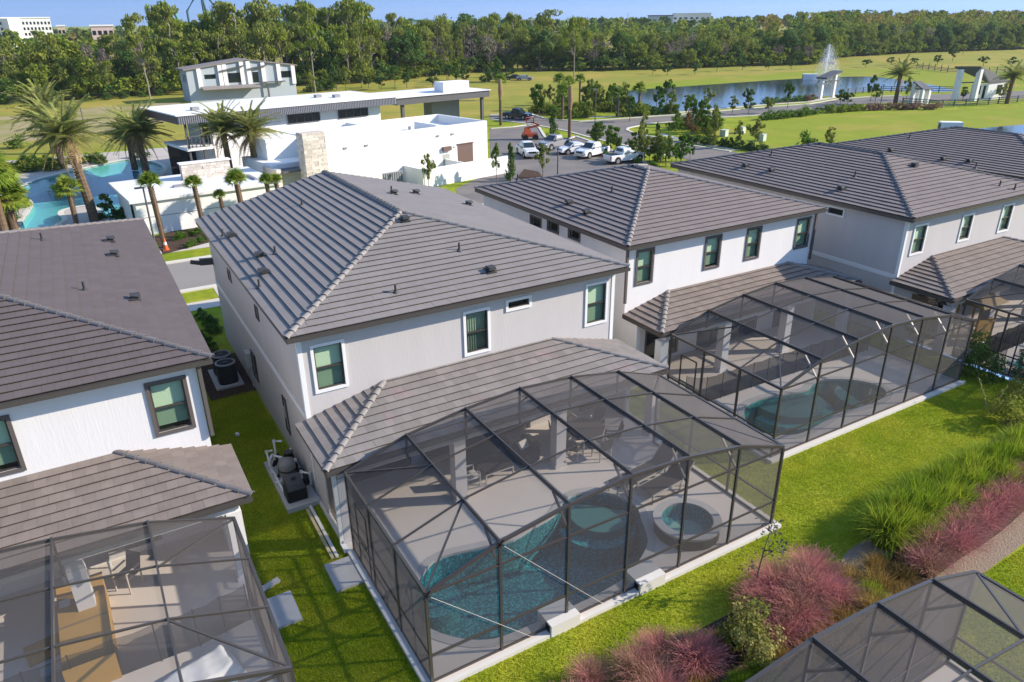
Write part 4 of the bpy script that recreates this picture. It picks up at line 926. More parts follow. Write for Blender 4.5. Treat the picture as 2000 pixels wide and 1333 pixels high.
def cards(c, size, g, up=.5, out=None, asp=.55):
    n = len(c); nr = g.normal(size=(n, 3)); nr[:, 2] += up
    if out is not None: nr += out
    nr /= np.linalg.norm(nr, axis=1)[:, None]
    t = np.cross(nr, g.normal(size=(n, 3))); t /= np.linalg.norm(t, axis=1)[:, None]; s = np.cross(nr, t)
    sz = (size * g.uniform(.6, 1.3, n))[:, None]
    v = np.stack([c - t * sz, c - s * sz * asp, c + t * sz, c + s * sz * asp], 1).reshape(-1, 3)
    return v, np.arange(4 * n).reshape(n, 4)
def crown_pts(kind, n, g):
    cl = []
    if kind == 'oak':
        for _ in range(30):
            d = g.normal(size=3); d /= np.linalg.norm(d); r = g.uniform(.55, 1); cl.append((np.array([.40 * d[0] * r, .40 * d[1] * r, .60 + .33 * d[2] * r]), g.uniform(.09, .16), .8))
    elif kind == 'pine':
        for _ in range(17):
            z = g.uniform(.52, .97); a = g.uniform(0, 6.28); rr = .38 * (1.15 - z) ** .5 * g.uniform(.3, 1.1) * 1.5; cl.append((np.array([rr * math.cos(a), rr * math.sin(a), z]), g.uniform(.12, .2), .33))
    elif kind == 'tallmix':
        for _ in range(30):
            z = g.uniform(.18, .96); a = g.uniform(0, 6.28); rr = .36 * math.sin(min(1, (z + .12)) * 2.6) ** .7 * g.uniform(.4, 1.1); cl.append((np.array([rr * math.cos(a), rr * math.sin(a), z]), g.uniform(.09, .16), .55))
    elif kind == 'bush':
        for _ in range(20):
            d = g.normal(size=3); d /= np.linalg.norm(d); d[2] = abs(d[2]); r = g.uniform(.45, .9); cl.append((np.array([.42 * d[0] * r, .42 * d[1] * r, .12 + .78 * d[2] * r]), g.uniform(.1, .2), 1))
    elif kind == 'cone':
        for k in range(26):
            z = .06 + .9 * (k / 26); rr = .36 * (1.02 - z) ** .8 * g.uniform(.3, 1); a = g.uniform(0, 6.28); cl.append((np.array([rr * math.cos(a), rr * math.sin(a), z]), .09 * (1.25 - z) + .03, 1.0))
    elif kind == 'young':
        for k in range(18):
            z = g.uniform(.34, .97); rr = .40 * math.sin((z - .28) / .74 * math.pi) ** .8 * g.uniform(.2, 1); a = g.uniform(0, 6.28); cl.append((np.array([rr * math.cos(a), rr * math.sin(a), z]), g.uniform(.06, .12), .8))
    per = max(1, n // len(cl)); P = []; O = []
    for c, r, fl in cl:
        d = g.normal(size=(per, 3)); d /= np.linalg.norm(d, axis=1)[:, None]; q = d * (r * g.uniform(.35, 1.05, per) ** .5)[:, None]; q[:, 2] *= fl
        P.append(c + q); O.append(d * .7)
    return np.concatenate(P), np.concatenate(O)
def crown_mesh(kind, n, size, mat, seed, asp=.55):
    g = np.random.default_rng(seed); p, o = crown_pts(kind, n, g); v, f = cards(p, size, g, .8, o * 1.5, asp); return np_mesh(kind + '_crown', v, f, [mat])
def trunk_mesh(kind, mat, seed):
    g = random.Random(seed); mb = MB(); top = {'oak': .62, 'pine': .95, 'tallmix': .9, 'young': .85, 'cone': .8, 'bush': .35}[kind]; r = {'oak': .035, 'pine': .022, 'tallmix': .02, 'young': .02, 'cone': .02, 'bush': .02}[kind]
    pts = [(g.uniform(-.012, .012) * k, g.uniform(-.012, .012) * k, top * k / 5) for k in range(6)]
    mb.tube(pts, [r * 1.3, r, r * .9, r * .75, r * .55, r * .25], 7)
    for _ in range(7 if kind != 'cone' else 0):
        k = g.randint(2, 4) if kind != 'bush' else 1; a = g.uniform(0, 6.28); p = pts[k]; q = (p[0] + .28 * math.cos(a), p[1] + .28 * math.sin(a), p[2] + g.uniform(.06, .2)); mb.tube([p, ((p[0] + q[0]) / 2, (p[1] + q[1]) / 2, (p[2] + q[2]) / 2 + .03), q], [r * .5, r * .35, r * .15], 5)
    return mb.mesh(kind + '_trunk', mats=[mat])
PROTO = {}
def tree_kind(key, name, kind, n, size, mat, bark, nv=2):
    PROTO[key] = (name, [(crown_mesh(kind, n, size, mat, hash(key) % 999 + s * 17 if False else sum(map(ord, key)) + 31 * s), trunk_mesh(kind, bark, s)) for s in range(nv)])
_tc = 0
def tree(key, loc, h, w, label, group=None, cat='tree', rz=None):
    global _tc
    name, var = PROTO[key]; cm, tm = var[_tc % len(var)]; _tc += 1
    o = thing(name, label, cat, loc, random.uniform(0, 6.28) if rz is None else rz, group, scale=(w, w, h))
    link('trunk' if cat == 'tree' else 'stem', tm, o); link('crown' if cat == 'tree' else 'foliage', cm, o)
    return o
tree_kind('oak', 'oak_tree', 'oak', 2100, .034, f_mid, m_bark, 3); tree_kind('oak_dark', 'oak_tree', 'oak', 2100, .034, f_dark, m_bark, 2); tree_kind('oak_olive', 'oak_tree', 'oak', 2000, .034, f_olive, m_bark, 3)
tree_kind('oak_yel', 'oak_tree', 'oak', 1300, .036, f_yel, m_bark, 2)
tree_kind('pine', 'pine_tree', 'pine', 1300, .034, f_olive, m_bark_pale, 3); tree_kind('pine_g', 'pine_tree', 'pine', 1300, .034, f_mid, m_bark_pale, 2)
tree_kind('mix', 'cypress_tree', 'tallmix', 1500, .032, f_mid, m_bark_pale, 3); tree_kind('mix_olive', 'cypress_tree', 'tallmix', 1400, .032, f_olive, m_bark_pale, 2); tree_kind('rust', 'cypress_tree', 'tallmix', 1300, .032, f_rust, m_bark_pale, 2); tree_kind('grey', 'bare_tree', 'oak', 420, .034, f_grey, m_bark_pale, 2)
tree_kind('cone', 'magnolia_tree', 'cone', 1500, .04, f_dark, m_bark, 2); tree_kind('young', 'young_tree', 'young', 1200, .04, f_olive, m_bark, 2); tree_kind('young_g', 'young_tree', 'young', 1200, .045, f_bright, m_bark, 2); tree_kind('young_r', 'young_tree', 'young', 1100, .04, f_rust, m_bark, 1); tree_kind('young_d', 'young_tree', 'young', 1300, .045, f_dark, m_bark, 2)
tree_kind('bush', 'shrub', 'bush', 700, .05, f_mid, m_bark, 2); tree_kind('bush_b', 'shrub', 'bush', 700, .055, f_bright, m_bark, 2); tree_kind('bush_d', 'shrub', 'bush', 900, .05, f_dark, m_bark, 2); tree_kind('bush_y', 'shrub', 'bush', 700, .05, f_yel, m_bark, 2)
f_mauve = fol('leaf_mauve', (.26, .14, .13), (.22, .13, .10)); tree_kind('bush_p', 'shrub', 'bush', 600, .05, f_mauve, m_bark, 2)
tree_kind('bush_var', 'shrub', 'bush', 2600, .028, f_var, m_bark, 1); tree_kind('bush_near', 'shrub', 'bush', 3000, .026, f_dark, m_bark, 1); tree_kind('bush_near_y', 'shrub', 'bush', 2400, .026, f_yel, m_bark, 1)

# --- palms
def frond_mesh(mat, L, seed, droop=.5, nl=30, lw=.05, ll=.5):
    g = random.Random(seed); vs = []; fs = []; mb = MB(); pts = []
    for k in range(nl + 1):
        t = k / nl; pts.append(Vector((L * t * (1 - .12 * t * droop), 0, -droop * L * t * t * .55)))
    mb.tube(pts[::5], [.024 * (1 - k / (len(pts[::5]))) + .003 for k in range(len(pts[::5]))], 4, cap=False)
    for k in range(2, nl + 1):
        p = pts[k]; t = k / nl; l = ll * L / 2.4 * (math.sin(min(1., t * 1.15 + .18) * math.pi) * .8 + .25)
        for s in (-1, 1):
            tip = p + Vector((l * .62, s * l * .75, -l * g.uniform(.1, .4))); q = p + Vector((lw * 1.6, 0, 0)); m2 = (p + tip) / 2 + Vector((.0, 0, .06 * l))
            mb.add([p, m2 + Vector((-lw * .5, 0, 0)), tip, m2 + Vector((lw, 0, 0)), q], [(0, 1, 3, 4), (1, 2, 3)])
    return mb.mesh('frond', mats=[mat])
FR = [frond_mesh(f_palm, 2.5, s, d) for s, d in ((1, .75), (2, 1.05), (3, .5))]; FRD = [frond_mesh(f_dry, 2.2, s, d, 20) for s, d in ((4, 1.3), (5, 1.0))]
def fan_mesh(mat, seed):
    g = random.Random(seed); mb = MB(); mb.bar((0, 0, 0), (.55, 0, .08), .03, .02)
    for k in range(17):
        a = -1.35 + 2.7 * k / 16; l = .75 * g.uniform(.85, 1.05); c = Vector((.55, 0, .08)); d = Vector((math.cos(a), math.sin(a), 0)); s = Vector((-d.y, d.x, 0)) * .045
        m_ = c + d * l * .55 + Vector((0, 0, .05)); tip = c + d * l + Vector((0, 0, -.22 * g.uniform(.6, 1.3))); mb.add([c, m_ - s, tip, m_ + s], [(0, 1, 2, 3)])
    return mb.mesh('frond', mats=[mat])
FAN = [fan_mesh(f_fan, s) for s in (1, 2)]; FAND = [fan_mesh(f_dry, 3)]
def put_frond(root, me, base, az, el, roll, sc):
    o = bpy.data.objects.new('frond', me); COL.objects.link(o); o.parent = root
    o.matrix_local = Matrix.Translation(base) @ Matrix.Rotation(az, 4, 'Z') @ Matrix.Rotation(-el, 4, 'Y') @ Matrix.Rotation(roll, 4, 'X') @ Matrix.Scale(sc, 4)
def date_palm(label, loc, h, sc=1., lean=(0, 0), dry=16, n=52, group='tall date palms'):
    t = thing('date_palm', label, 'palm tree', loc, 0, group); top = Vector((lean[0], lean[1], h)); g = random.Random(int(loc[0] * 7 + h * 13))
    mb = MB(); K = int(h / .16)
    pts = [Vector((lean[0] * (k / K) ** 1.5, lean[1] * (k / K) ** 1.5, h * k / K)) for k in range(K + 1)]
    mb.tube(pts, [(.27 - .07 * k / K + (.05 if k > K - 5 else 0) + .022 * (k % 2)) * sc * 1. for k in range(K + 1)], 10); part('trunk', mb, m_palm_trunk, t)
    for k in range(n):
        f = k / n; el = 1.4 - 1.45 * f ** .8 + g.uniform(-.12, .12); put_frond(t, FR[k % 3], top + Vector((0, 0, .15 - .35 * f)), k * 2.4 + g.uniform(-.2, .2), el, g.uniform(-.5, .5), sc * g.uniform(.85, 1.1))
    for k in range(dry): put_frond(t, FRD[k % 2], top + Vector((0, 0, -.3)), k * 2.4 * 1.1 + .5, -.1 - g.uniform(0, .75), g.uniform(-.5, .5), sc * g.uniform(.75, 1.))
    return t
def fan_palm(label, loc, h, sc=1., lean=(0, 0), n=26, group='fan palms', boots=True, up=1.75):
    t = thing('fan_palm', label, 'palm tree', loc, 0, group); top = Vector((lean[0], lean[1], h)); g = random.Random(int(loc[0] * 11 + h * 17)); K = int(h / .2) + 2
    pts = [Vector((lean[0] * k / K, lean[1] * k / K, h * k / K)) for k in range(K + 1)]
    mb = MB(); mb.tube(pts, [(.17 + .012 * (k % 2)) * sc for k in range(K + 1)], 9); part('trunk', mb, m_palm_trunk, t)
    if boots:
        mb = MB()
        for k in range(2, K * 3):
            f = k / (K * 3); p = pts[0].lerp(pts[-1], f); a = k * 2.1; d = Vector((math.cos(a), math.sin(a), 0)); s = Vector((-d.y, d.x, 0)); b = p + d * .15 * sc
            mb.add([b - s * .07, b + s * .07, b + d * .10 + s * .035 + Vector((0, 0, .26)), b + d * .10 - s * .035 + Vector((0, 0, .26)), b + d * .02 + Vector((0, 0, .2))], [(0, 1, 2, 3), (0, 3, 4), (1, 4, 2), (3, 2, 4)])
        part('boots', mb, m_boot, t, kind='stuff')
    for k in range(n):
        f = k / n; put_frond(t, FAN[k % 2], top + Vector((0, 0, .12 - .2 * f)), k * 2.4, 1.45 - up * f + g.uniform(-.15, .15), g.uniform(-.4, .4), sc * g.uniform(.85, 1.1))
    return t
# --- ornamental grasses
def blade_mesh(name, n, L, spread, width, mat, seed, arch=.5, base=.18, segs=3, zmin=0., tangle=.0):
    g = np.random.default_rng(seed); a = g.uniform(0, 2 * np.pi, n); l = L * g.uniform(.6, 1.1, n); sp = spread * g.uniform(.1, 1, n) ** .7; rb = base * g.uniform(0, 1, n) ** .5; ab = g.uniform(0, 2 * np.pi, n)
    B = np.stack([rb * np.cos(ab), rb * np.sin(ab), np.zeros(n)], 1); d = np.stack([np.cos(a), np.sin(a), np.zeros(n)], 1); s = np.stack([-np.sin(a + g.normal(0, .8, n)), np.cos(a), np.zeros(n)], 1) * (width * g.uniform(.7, 1.3, n))[:, None]
    rows = []
    for k in range(segs + 1):
        t = zmin + (1 - zmin) * k / segs; out = sp * t ** 1.6; z = l * (t - arch * (sp / spread) * t ** 2.2)
        c = B + d * out[:, None]; c[:, 2] = np.maximum(z, .02) + g.normal(0, .01, n); c[:, :2] += g.normal(0, 1, (n, 2)) * tangle * t; w = (1 - (t ** 1.5) * .93) if zmin == 0 else 1.0
        rows.append((c - s * w, c + s * w))
    v = np.stack([q for r in rows for q in r], 1).reshape(-1, 3); st = 2 * (segs + 1); f = []
    for k in range(segs): f.append(np.stack([np.arange(n) * st + 2 * k + j for j in (0, 1, 3, 2)], 1))
    return np_mesh(name, v, np.concatenate(f), [mat])
f_lir = fol('grass_clump', (.21, .31, .018), (.31, .37, .03), .3); f_tip = fol('grass_tip', (.42, .42, .24), None, .2); f_pink = fol('muhly_pink', (.50, .205, .20), (.37, .215, .15), .4); f_pinkbase = fol('muhly_base', (.10, .115, .03), (.16, .10, .05), .3); f_brown = fol('grass_brown', (.26, .165, .045), (.36, .25, .075), .4)
LIR = [blade_mesh('grass_blades', 1300, 1.5, .98, .017, f_lir, s, .62, .34, 4) for s in (1, 2, 3)]
MUH = [(blade_mesh('muhly_blades', 320, .75, .5, .008, f_pinkbase, s, .45, .2, 3), blade_mesh('muhly_plumes', 1250, 1.2, .95, .0036, f_pink, s + 9, .33, .24, 4, .34, .05)) for s in (1, 2, 3)]
BRN = [blade_mesh('grass_blades', 620, .85, .62, .009, f_brown, s, .55, .25, 3) for s in (4, 5)]
def clump(i, loc, sc, label, group):
    t = thing('ornamental_grass', label, 'ornamental grass', loc, random.uniform(0, 6.28), group, scale=(sc, sc, sc)); link('blades', LIR[i % 3], t); return t
gx = [(13.95, -2.35, 1.12), (14.9, -2.0, 1.1), (14.75, -2.75, .95), (15.75, -2.35, 1.15), (16.3, -1.75, 1.0), (16.9, -2.5, 1.1), (17.6, -1.9, 1.1), (18.3, -2.4, 1.05), (19.1, -1.9, 1.12), (19.6, -2.55, 1.0), (20.4, -2.0, 1.1), (21.3, -2.3, 1.05), (22.2, -1.9, 1.05), (23.2, -2.2, 1.0)]
for i, (x, y, s) in enumerate(gx):
    lab = 'big green grass clump standing alone at the near end of its row' if i == 0 else 'tall green grass clump in the dense row beside the lawn'
    clump(i, (x, y, GZ), s, lab, 'tall green grasses beside the lawn')
def muhly(i, loc, sc, label, group='pink plume grasses in the planting strip'):
    t = thing('muhly_grass', label, 'pink grass', loc, random.uniform(0, 6.28), group, scale=(sc, sc, sc * .92)); b, p = MUH[i % 3]; link('blades', b, t); link('plumes', p, t); return t
pk = [(13.7, -3.75, .85), (14.5, -3.5, .95), (15.3, -3.65, 1.0), (16.1, -3.35, 1.0), (16.9, -3.45, .95), (17.7, -3.2, 1.0), (18.5, -3.3, 1.), (19.4, -3.1, .95), (20.4, -3.2, 1.0), (21.5, -2.9, 1.0)]
for i, q in enumerate(pk): muhly(i, (q[0], q[1], GZ), q[2], 'pink plume grass in the row between the gravel and the tall green grasses')
pk = [(8.5, -2.4, .85), (9.3, -2.2, 1.0), (9.9, -2.75, 1.05), (10.6, -2.3, .95), (9.0, -3.15, 1.0), (8.2, -3.3, .8), (10.5, -3.2, .8)]
for i, q in enumerate(pk): muhly(i, (q[0], q[1], GZ), q[2], 'pink plume grass in the group beyond the speckled yellow shrub')
pk = [(3.2, -2.0, .7), (4.3, -2.45, .85), (5.1, -2.2, .75), (5.7, -2.9, .9), (4.3, -3.2, .9), (2.4, -2.6, .8)]
for i, q in enumerate(pk): muhly(i, (q[0], q[1], GZ), q[2], 'pink plume grass at the bottom edge before the speckled yellow shrub')
br = [(11.4, -2.9, 1.0), (11.9, -3.5, 1.05), (12.5, -3.0, .9), (12.9, -3.6, .85), (10.9, -3.9, 1.1), (10.0, -4.2, 1.), (11.6, -4.4, 1.), (9.2, -4.6, 1.05), (8.4, -4.2, .95), (7.6, -4.7, 1.), (10.6, -4.9, 1.), (9.8, -5.2, .9), (8.6, -5.2, 1.), (6.6, -4.6, .9), (7.6, -5.3, .9), (12.2, -4.1, .8), (6.3, -5.2, .9), (5.6, -4.6, 1.), (6.2, -2.6, .8), (3.7, -2.9, .9), (5.2, -3.5, .95), (7.9, -2.4, .8), (7.6, -3.0, .8), (9.6, -3.6, .9), (8.9, -3.9, .9), (11.0, -2.9, .9)]
gb = random.Random(4)
br += [(gb.uniform(1.5, 10.8), gb.uniform(-5.4, -2.3), gb.uniform(.6, .95)) for _ in range(34)]
for i, (x, y, s) in enumerate(br):
    t = thing('brown_grass', 'rusty brown grass clump between the pink grasses and the corner enclosure', 'ornamental grass', (x, y, GZ), random.uniform(0, 6.28), 'rusty brown grasses in the planting strip', scale=(s, s, s)); link('blades', BRN[i % 2], t)
for k in range(22):
    a_, b_ = (gb.uniform(2.2, 11.5), gb.uniform(-4.6, -2.2)) if k < 16 else (gb.uniform(13.5, 21), gb.uniform(-3.5, -2.9))
    clump(k, (a_, b_, GZ), gb.uniform(.32, .55), 'small green grass tuft among the pink and brown grasses', 'small green tufts in the planting strip')
tree('bush_var', (7.0, -3.3, GZ), 2.0, 1.75, 'speckled yellow and green shrub in the planting strip, bottom right', cat='shrub')
tree('bush_near', (13.1, -2.9, GZ), .5, .6, 'little dark green shrub on the gravel before the tall grass clump', cat='shrub')
for k, (x, y, h, w, key, lab) in enumerate(((27.6, 2.6, 2.3, 2.4, 'bush_near', 'dark bush beside the enclosure at the right edge, nearest the lawn corner'), (29.2, 1.0, 2.0, 2.6, 'bush_near', 'dark bush in front of the pool at the right edge'), (30.5, -.5, 1.9, 2.6, 'bush_near', 'dark bush at the very right edge of the lawn'), (24.2, -.5, 1.4, 2.2, 'bush_near_y', 'yellow green bush behind the row of tall grasses'), (26.2, .3, 1.3, 2., 'bush_near_y', 'yellow green bush under the tall spiky shoots'), (25.2, -1.5, 1.2, 2.2, 'bush_near', 'dark bush at the far end of the tall green grasses'))): tree(key, (x, y, GZ), h, w, lab, 'bushes at the right end of the lawn', cat='shrub')
def shoots(label, loc, n, h, seed, spread=.5):
    g = random.Random(seed); t = thing('spiky_shrub', label, 'shrub', loc, 0, 'tall shoots at the lawn edge'); mb = MB(); C = []
    for k in range(n):
        a = g.uniform(0, 6.28); s = g.uniform(.2, 1) * spread; hh = h * g.uniform(.6, 1); pts = [Vector((.05 * math.cos(a), .05 * math.sin(a), 0)), Vector((s * .5 * math.cos(a), s * .5 * math.sin(a), hh * .55)), Vector((s * math.cos(a), s * math.sin(a), hh))]
        mb.tube(pts, [.016, .011, .004], 5)
        for q in range(34): f = .25 + .75 * q / 34; p = pts[0].lerp(pts[1], f * 2) if f < .5 else pts[1].lerp(pts[2], f * 2 - 1); C.append(np.array(p) + np.array([g.gauss(0, .035), g.gauss(0, .035), 0]))
    part('stem', mb, m_bark_pale, t); v, f = cards(np.array(C), .045, np.random.default_rng(seed), .4); link('foliage', np_mesh('leaves', v, f, [f_var]), t)
shoots('tall spiky shrub with long leafy shoots at the right edge of the lawn', (26.6, -.1, GZ), 9, 2.5, 3, .9); shoots('two arching leafy shoots left of the tall spiky shrub', (24.6, .4, GZ), 4, 1.9, 5, 1.1)
t = thing('sapling', 'thin leaning sapling with a few dark leaves beside the deck corner', 'young tree', (8.75, -1.95, GZ))
mb = MB(); mb.tube([(0, 0, 0), (.1, .05, .9), (.25, .1, 1.5), (.5, .15, 2.25)], [.035, .025, .018, .006], 7); mb.tube([(.2, .08, 1.3), (.6, -.1, 1.65)], [.012, .004], 5); mb.tube([(.12, .05, .95), (-.2, .2, 1.35)], [.012, .004], 5); part('trunk', mb, m_bark, t)
C = np.concatenate([np.random.default_rng(5).normal(c, .16, (n, 3)) for c, n in (((.5, .15, 2.2), 60), ((.62, -.1, 1.65), 45), ((-.15, .18, 1.3), 20), ((.3, .1, 1.7), 16))]); v, f = cards(C, .06, np.random.default_rng(6), .5); link('foliage', np_mesh('leaves', v, f, [fol('leaf_sapling', (.12, .12, .09), None, .3)]), t)
# --- lawn blades (uncountable)
f_turf = fol('turf_blade', (.345, .425, .018), (.48, .485, .035), .3)
def turf(name, x0, x1, y0, y1, n, hole=None, seed=1, h=.045):
    g = np.random.default_rng(seed); x = g.uniform(x0, x1, n); y = g.uniform(y0, y1, n)
    if hole is not None: k = hole(x, y); x, y = x[k], y[k]
    n = len(x); a = g.uniform(0, 6.28, n); s = np.stack([np.cos(a), np.sin(a), 0 * a], 1) * (.011 * g.uniform(.6, 1.3, n))[:, None]; b = np.stack([x, y, np.full(n, GZ)], 1); tip = b + np.stack([g.normal(0, .03, n), g.normal(0, .03, n), h * g.uniform(.5, 1.2, n)], 1)
    v = np.stack([b - s, b + s, tip], 1).reshape(-1, 3); o = link(name, np_mesh(name, v, np.arange(3 * n).reshape(n, 3), [f_turf])); tag(o, 'short mown lawn grass', 'grass', kind='stuff'); return o
def bed_top(x): return np.interp(x, [-3, 0, 2.9, 5.5, 8.3, 11, 13, 14.6, 17, 20, 23, 27, 32], [-2.6, -2.4, -2.2, -1.95, -1.95, -2.1, -2.05, -1.6, -1.3, -1.1, -.7, -.2, .2])
def okl(x, y):
    dk = ((x > -.2) & (x < 11.87) & (y > -.22)) | ((x > 14.37) & (x < 26.4) & (y > 2.4)) | ((x < -2.94) & (y > -.72)) | (x > 28.3) & (y > -1.5)
    return (y > bed_top(x)) & ~dk & ~((x > 11.8) & (x < 14.4) & (y > 6)) & (y < 8)
turf('lawn_grass', -3.2, 29, -2.2, 6.2, 330000, okl, 3)
turf('side_lawn_grass', -2.93, -.21, -1, 18, 90000, lambda x, y: ~((x > -1.25) & (y > 4.1) & (y < 11.8) & ((x > -.1) | (y > 8.45) | (y < 5.5))) & ~((x < -2.05) & (y > 3.6) & (y < 5.0)), 4)
turf('second_lawn_grass', 11.6, 22, -8, -4.3, 60000, lambda x, y: y < -4.62 - (x < 13.5) * (13.5 - x) * .5, 5)
# ================================================================ beyond the houses
W2 = lambda L, z=GZ: [tuple(G(a, b, z)[:2]) for a, b in L]
# --- fields
mb = MB(); mb.sheet([[(-300, 104), (-60, 90), (-13.5, 95), (8, 93.5), (30, 104), (47, 96), (60, 92), (78, 95), (98, 112), (130, 122), (166, 124), (190, 112), (240, 100), (420, 90), (900, 60), (900, 900), (-300, 900)]], GZ + .005); structure('meadow', mb, m_meadow)
mb = MB(); mb.sheet([W2([(-200, 235), (0, 228), (120, 218), (230, 205), (352, 200), (352, 208), (300, 218), (330, 236), (250, 252), (130, 268), (0, 282), (-200, 310)])], GZ + .011); structure('dry_field', mb, m_dry)
mb = MB(); mb.sheet([W2([(1150, 178), (1220, 166), (1400, 153), (1560, 140), (1720, 135), (1800, 135), (1960, 150), (2100, 160), (2100, 190), (1900, 192), (1700, 190), (1500, 206), (1300, 222), (1180, 222)])], GZ + .012); structure('mown_bank', mb, m_mown)
mb = MB(); mb.sheet([W2([(1375, 262), (1500, 236), (1600, 226), (1830, 217), (2100, 200), (2100, 262), (1960, 252), (1860, 262), (1700, 290), (1600, 300), (1420, 296)])], GZ + .012); structure('mown_bank', mb, m_mown)
m_pond = M('pond_water', (.035, .06, .075), .06, .5, bump=.012, bs=1.6)
mb = MB(); mb.sheet([smooth_loop(W2([(1185, 212), (1195, 190), (1225, 178), (1300, 172), (1400, 165), (1500, 158), (1590, 153), (1680, 150), (1730, 153), (1800, 163), (1862, 176), (1840, 180), (1760, 178), (1700, 178), (1660, 183), (1600, 190), (1560, 196), (1490, 204), (1400, 212), (1330, 217), (1240, 220)]), 3)], GZ + .03); structure('pond_water', mb, m_pond)
mb = MB(); mb.sheet([smooth_loop(W2([(1790, 290), (1850, 262), (1930, 250), (2100, 240), (2200, 262), (2000, 300)]), 3)], GZ + .03); structure('pond_water', mb, m_pond)
# --- roads
road = [(957, 226), (1029, 222), (1066, 234), (1132, 239), (1161, 237), (1220, 233), (1320, 226), (1391, 220), (1491, 211), (1580, 205), (1637, 195), (1694, 191), (1760, 188), (1900, 182), (2100, 174), (2100, 186), (1900, 196), (1760, 200), (1682, 204), (1594, 217), (1500, 224), (1391, 230), (1311, 238), (1270, 241), (1226, 250), (1223, 255), (1241, 261), (1320, 275), (1351, 284), (1427, 296), (1500, 312), (1420, 330), (1300, 303), (1220, 284), (1150, 268), (1108, 256), (1040, 243), (957, 233)]
mb = MB(); mb.sheet([W2(road)], GZ + .02); structure('road', mb, m_asphalt)
lot = [(890, 370), (958, 336), (957, 253), (1000, 250), (1030, 246), (1052, 251), (1063, 268), (1088, 285), (1105, 276), (1124, 268), (1160, 280), (1200, 298), (1268, 322), (1250, 340), (1130, 372), (1010, 395), (900, 400)]
mb = MB(); mb.sheet([W2(lot)], GZ + .018); structure('parking_lot', mb, m_asphalt)
def kerb_line(px, w=.35, h=.1, name='kerb', mt=None):
    mb = MB(); P = [G(*q) for q in px]
    for a, b in zip(P[:-1], P[1:]): mb.bar(a + Vector((0, 0, h / 2)), b + Vector((0, 0, h / 2)), w, h)
    structure(name, mb, mt or m_curb)
kerb_line([(957, 225), (1029, 221), (1066, 233), (1132, 238), (1161, 236), (1220, 232), (1320, 225), (1391, 219), (1491, 210), (1580, 204), (1637, 194), (1694, 190), (1760, 187)])
kerb_line([(1500, 225), (1391, 231), (1311, 239), (1270, 242), (1227, 251), (1224, 255), (1241, 262), (1320, 276), (1351, 285), (1427, 297)]); kerb_line([(1300, 304), (1220, 285), (1150, 269), (1108, 257), (1040, 244), (960, 234)])
kerb_line([(958, 252), (1000, 249), (1030, 245), (1053, 250), (1064, 268), (1088, 284), (1105, 275), (1124, 267), (1160, 279), (1200, 297), (1268, 321)])
kerb_line([(1140, 230), (1260, 226), (1391, 214), (1491, 205), (1580, 199), (1637, 189)], 1.3, .02, 'sidewalk', m_walk); kerb_line([(1290, 262), (1345, 277), (1440, 294)], 1.0, .02, 'sidewalk', m_walk)
isl = [(1006, 352), (1024, 331), (1052, 336), (1062, 350), (1030, 366)]
mb = MB(); mb.sheet([W2(isl)], GZ + .03); structure('planting_bed', mb, m_mulch)
isl = [(1030, 285), (1052, 280), (1072, 284), (1064, 296), (1040, 297)]
mb = MB(); mb.sheet([W2(isl)], GZ + .03); structure('planting_bed', mb, m_mulch)

# --- clubhouse
m_club = M('club_white', (.80, .79, .76), .8, .2, var=.03, vs=.5); m_roofw = M('membrane_roof', (.74, .73, .72), .8, .2, var=.06, vs=.4); m_stone = M('stone', (.60, .54, .47), .9, .1, var=.2, vs=7, rnd=.18); m_louver = M('fascia_grey', (.26, .26, .27), .6); m_fdark = M('fascia_dark', (.10, .10, .105), .55); m_brown = M('door_brown', (.16, .105, .085), .55); m_door = M('door_grey', (.38, .40, .35), .6)
CA = math.atan2(57.1 - 53.3, 33.04 - 14.5); CO = Vector((14.3, 53.3, GZ)); CU = Vector((math.cos(CA), math.sin(CA), 0)); CV = Vector((-math.sin(CA), math.cos(CA), 0))
cl = thing('clubhouse', 'white flat roofed clubhouse with stone piers beyond the houses', 'clubhouse', tuple(CO), CA)
# local frame: x along the long white wall, y away
def stone_face(parent, x0, x1, z0, z1, y, ny=-1, mt=m_stone, axis='x'):
    g = random.Random(int(x0 * 10 + z1 * 7)); mb = MB(); z = z0; r = 0
    while z < z1 - .02:
        h = min(g.uniform(.14, .26), z1 - z); x = x0 - g.uniform(0, .3) * 0
        while x < x1 - .02:
            w = min(g.uniform(.25, .7), x1 - x); d = g.uniform(.01, .05)
            a, b = (x + .01, y + (-d if ny < 0 else 0), z + .008), (x + w - .01, y + (0 if ny < 0 else d), z + h - .008)
            if axis == 'y': a, b = (y - d, x + .01, z + .008), (y, x + w - .01, z + h - .008)
            mb.box(a, b); x += w
        z += h
    part('stone_facing', mb, mt, parent, kind='stuff')
HW = 4.95
mb = MB(); mb.box((.0, 0, 0), (18.9, .25, HW)); mb.box((18.65, .25, 0), (18.9, 8.5, HW)); mb.box((0, .25, 0), (.25, 8.5, HW)); mb.box((.25, 8.25, 0), (18.65, 8.5, HW)); part('wall', mb, m_club, cl)
mb = MB(); mb.box((.25, .25, 3.9), (18.65, 8.25, 4.15)); part('roof', mb, m_roofw, cl)
for a_, b_ in (((.25, 5.4, 4.16), (7., 5.6, HW + .2)), ((7., 5.6, 4.16), (7.2, 8.2, HW + .2)), ((13.2, 1.2, 4.16), (13.4, 5, HW))): mb = MB(); mb.box(a_, b_); part('parapet', mb, m_club, cl)
mb = MB(); mb.box((14.9, -.03, .02), (16.9, .0, 2.95)); dd = part('garage_door', mb, m_brown, cl)
mb = MB()
for k in range(1, 10): mb.box((14.92, -.045, .3 * k), (16.88, -.03, .3 * k + .02))
part('rib', mb, m_brown, dd, kind='stuff')
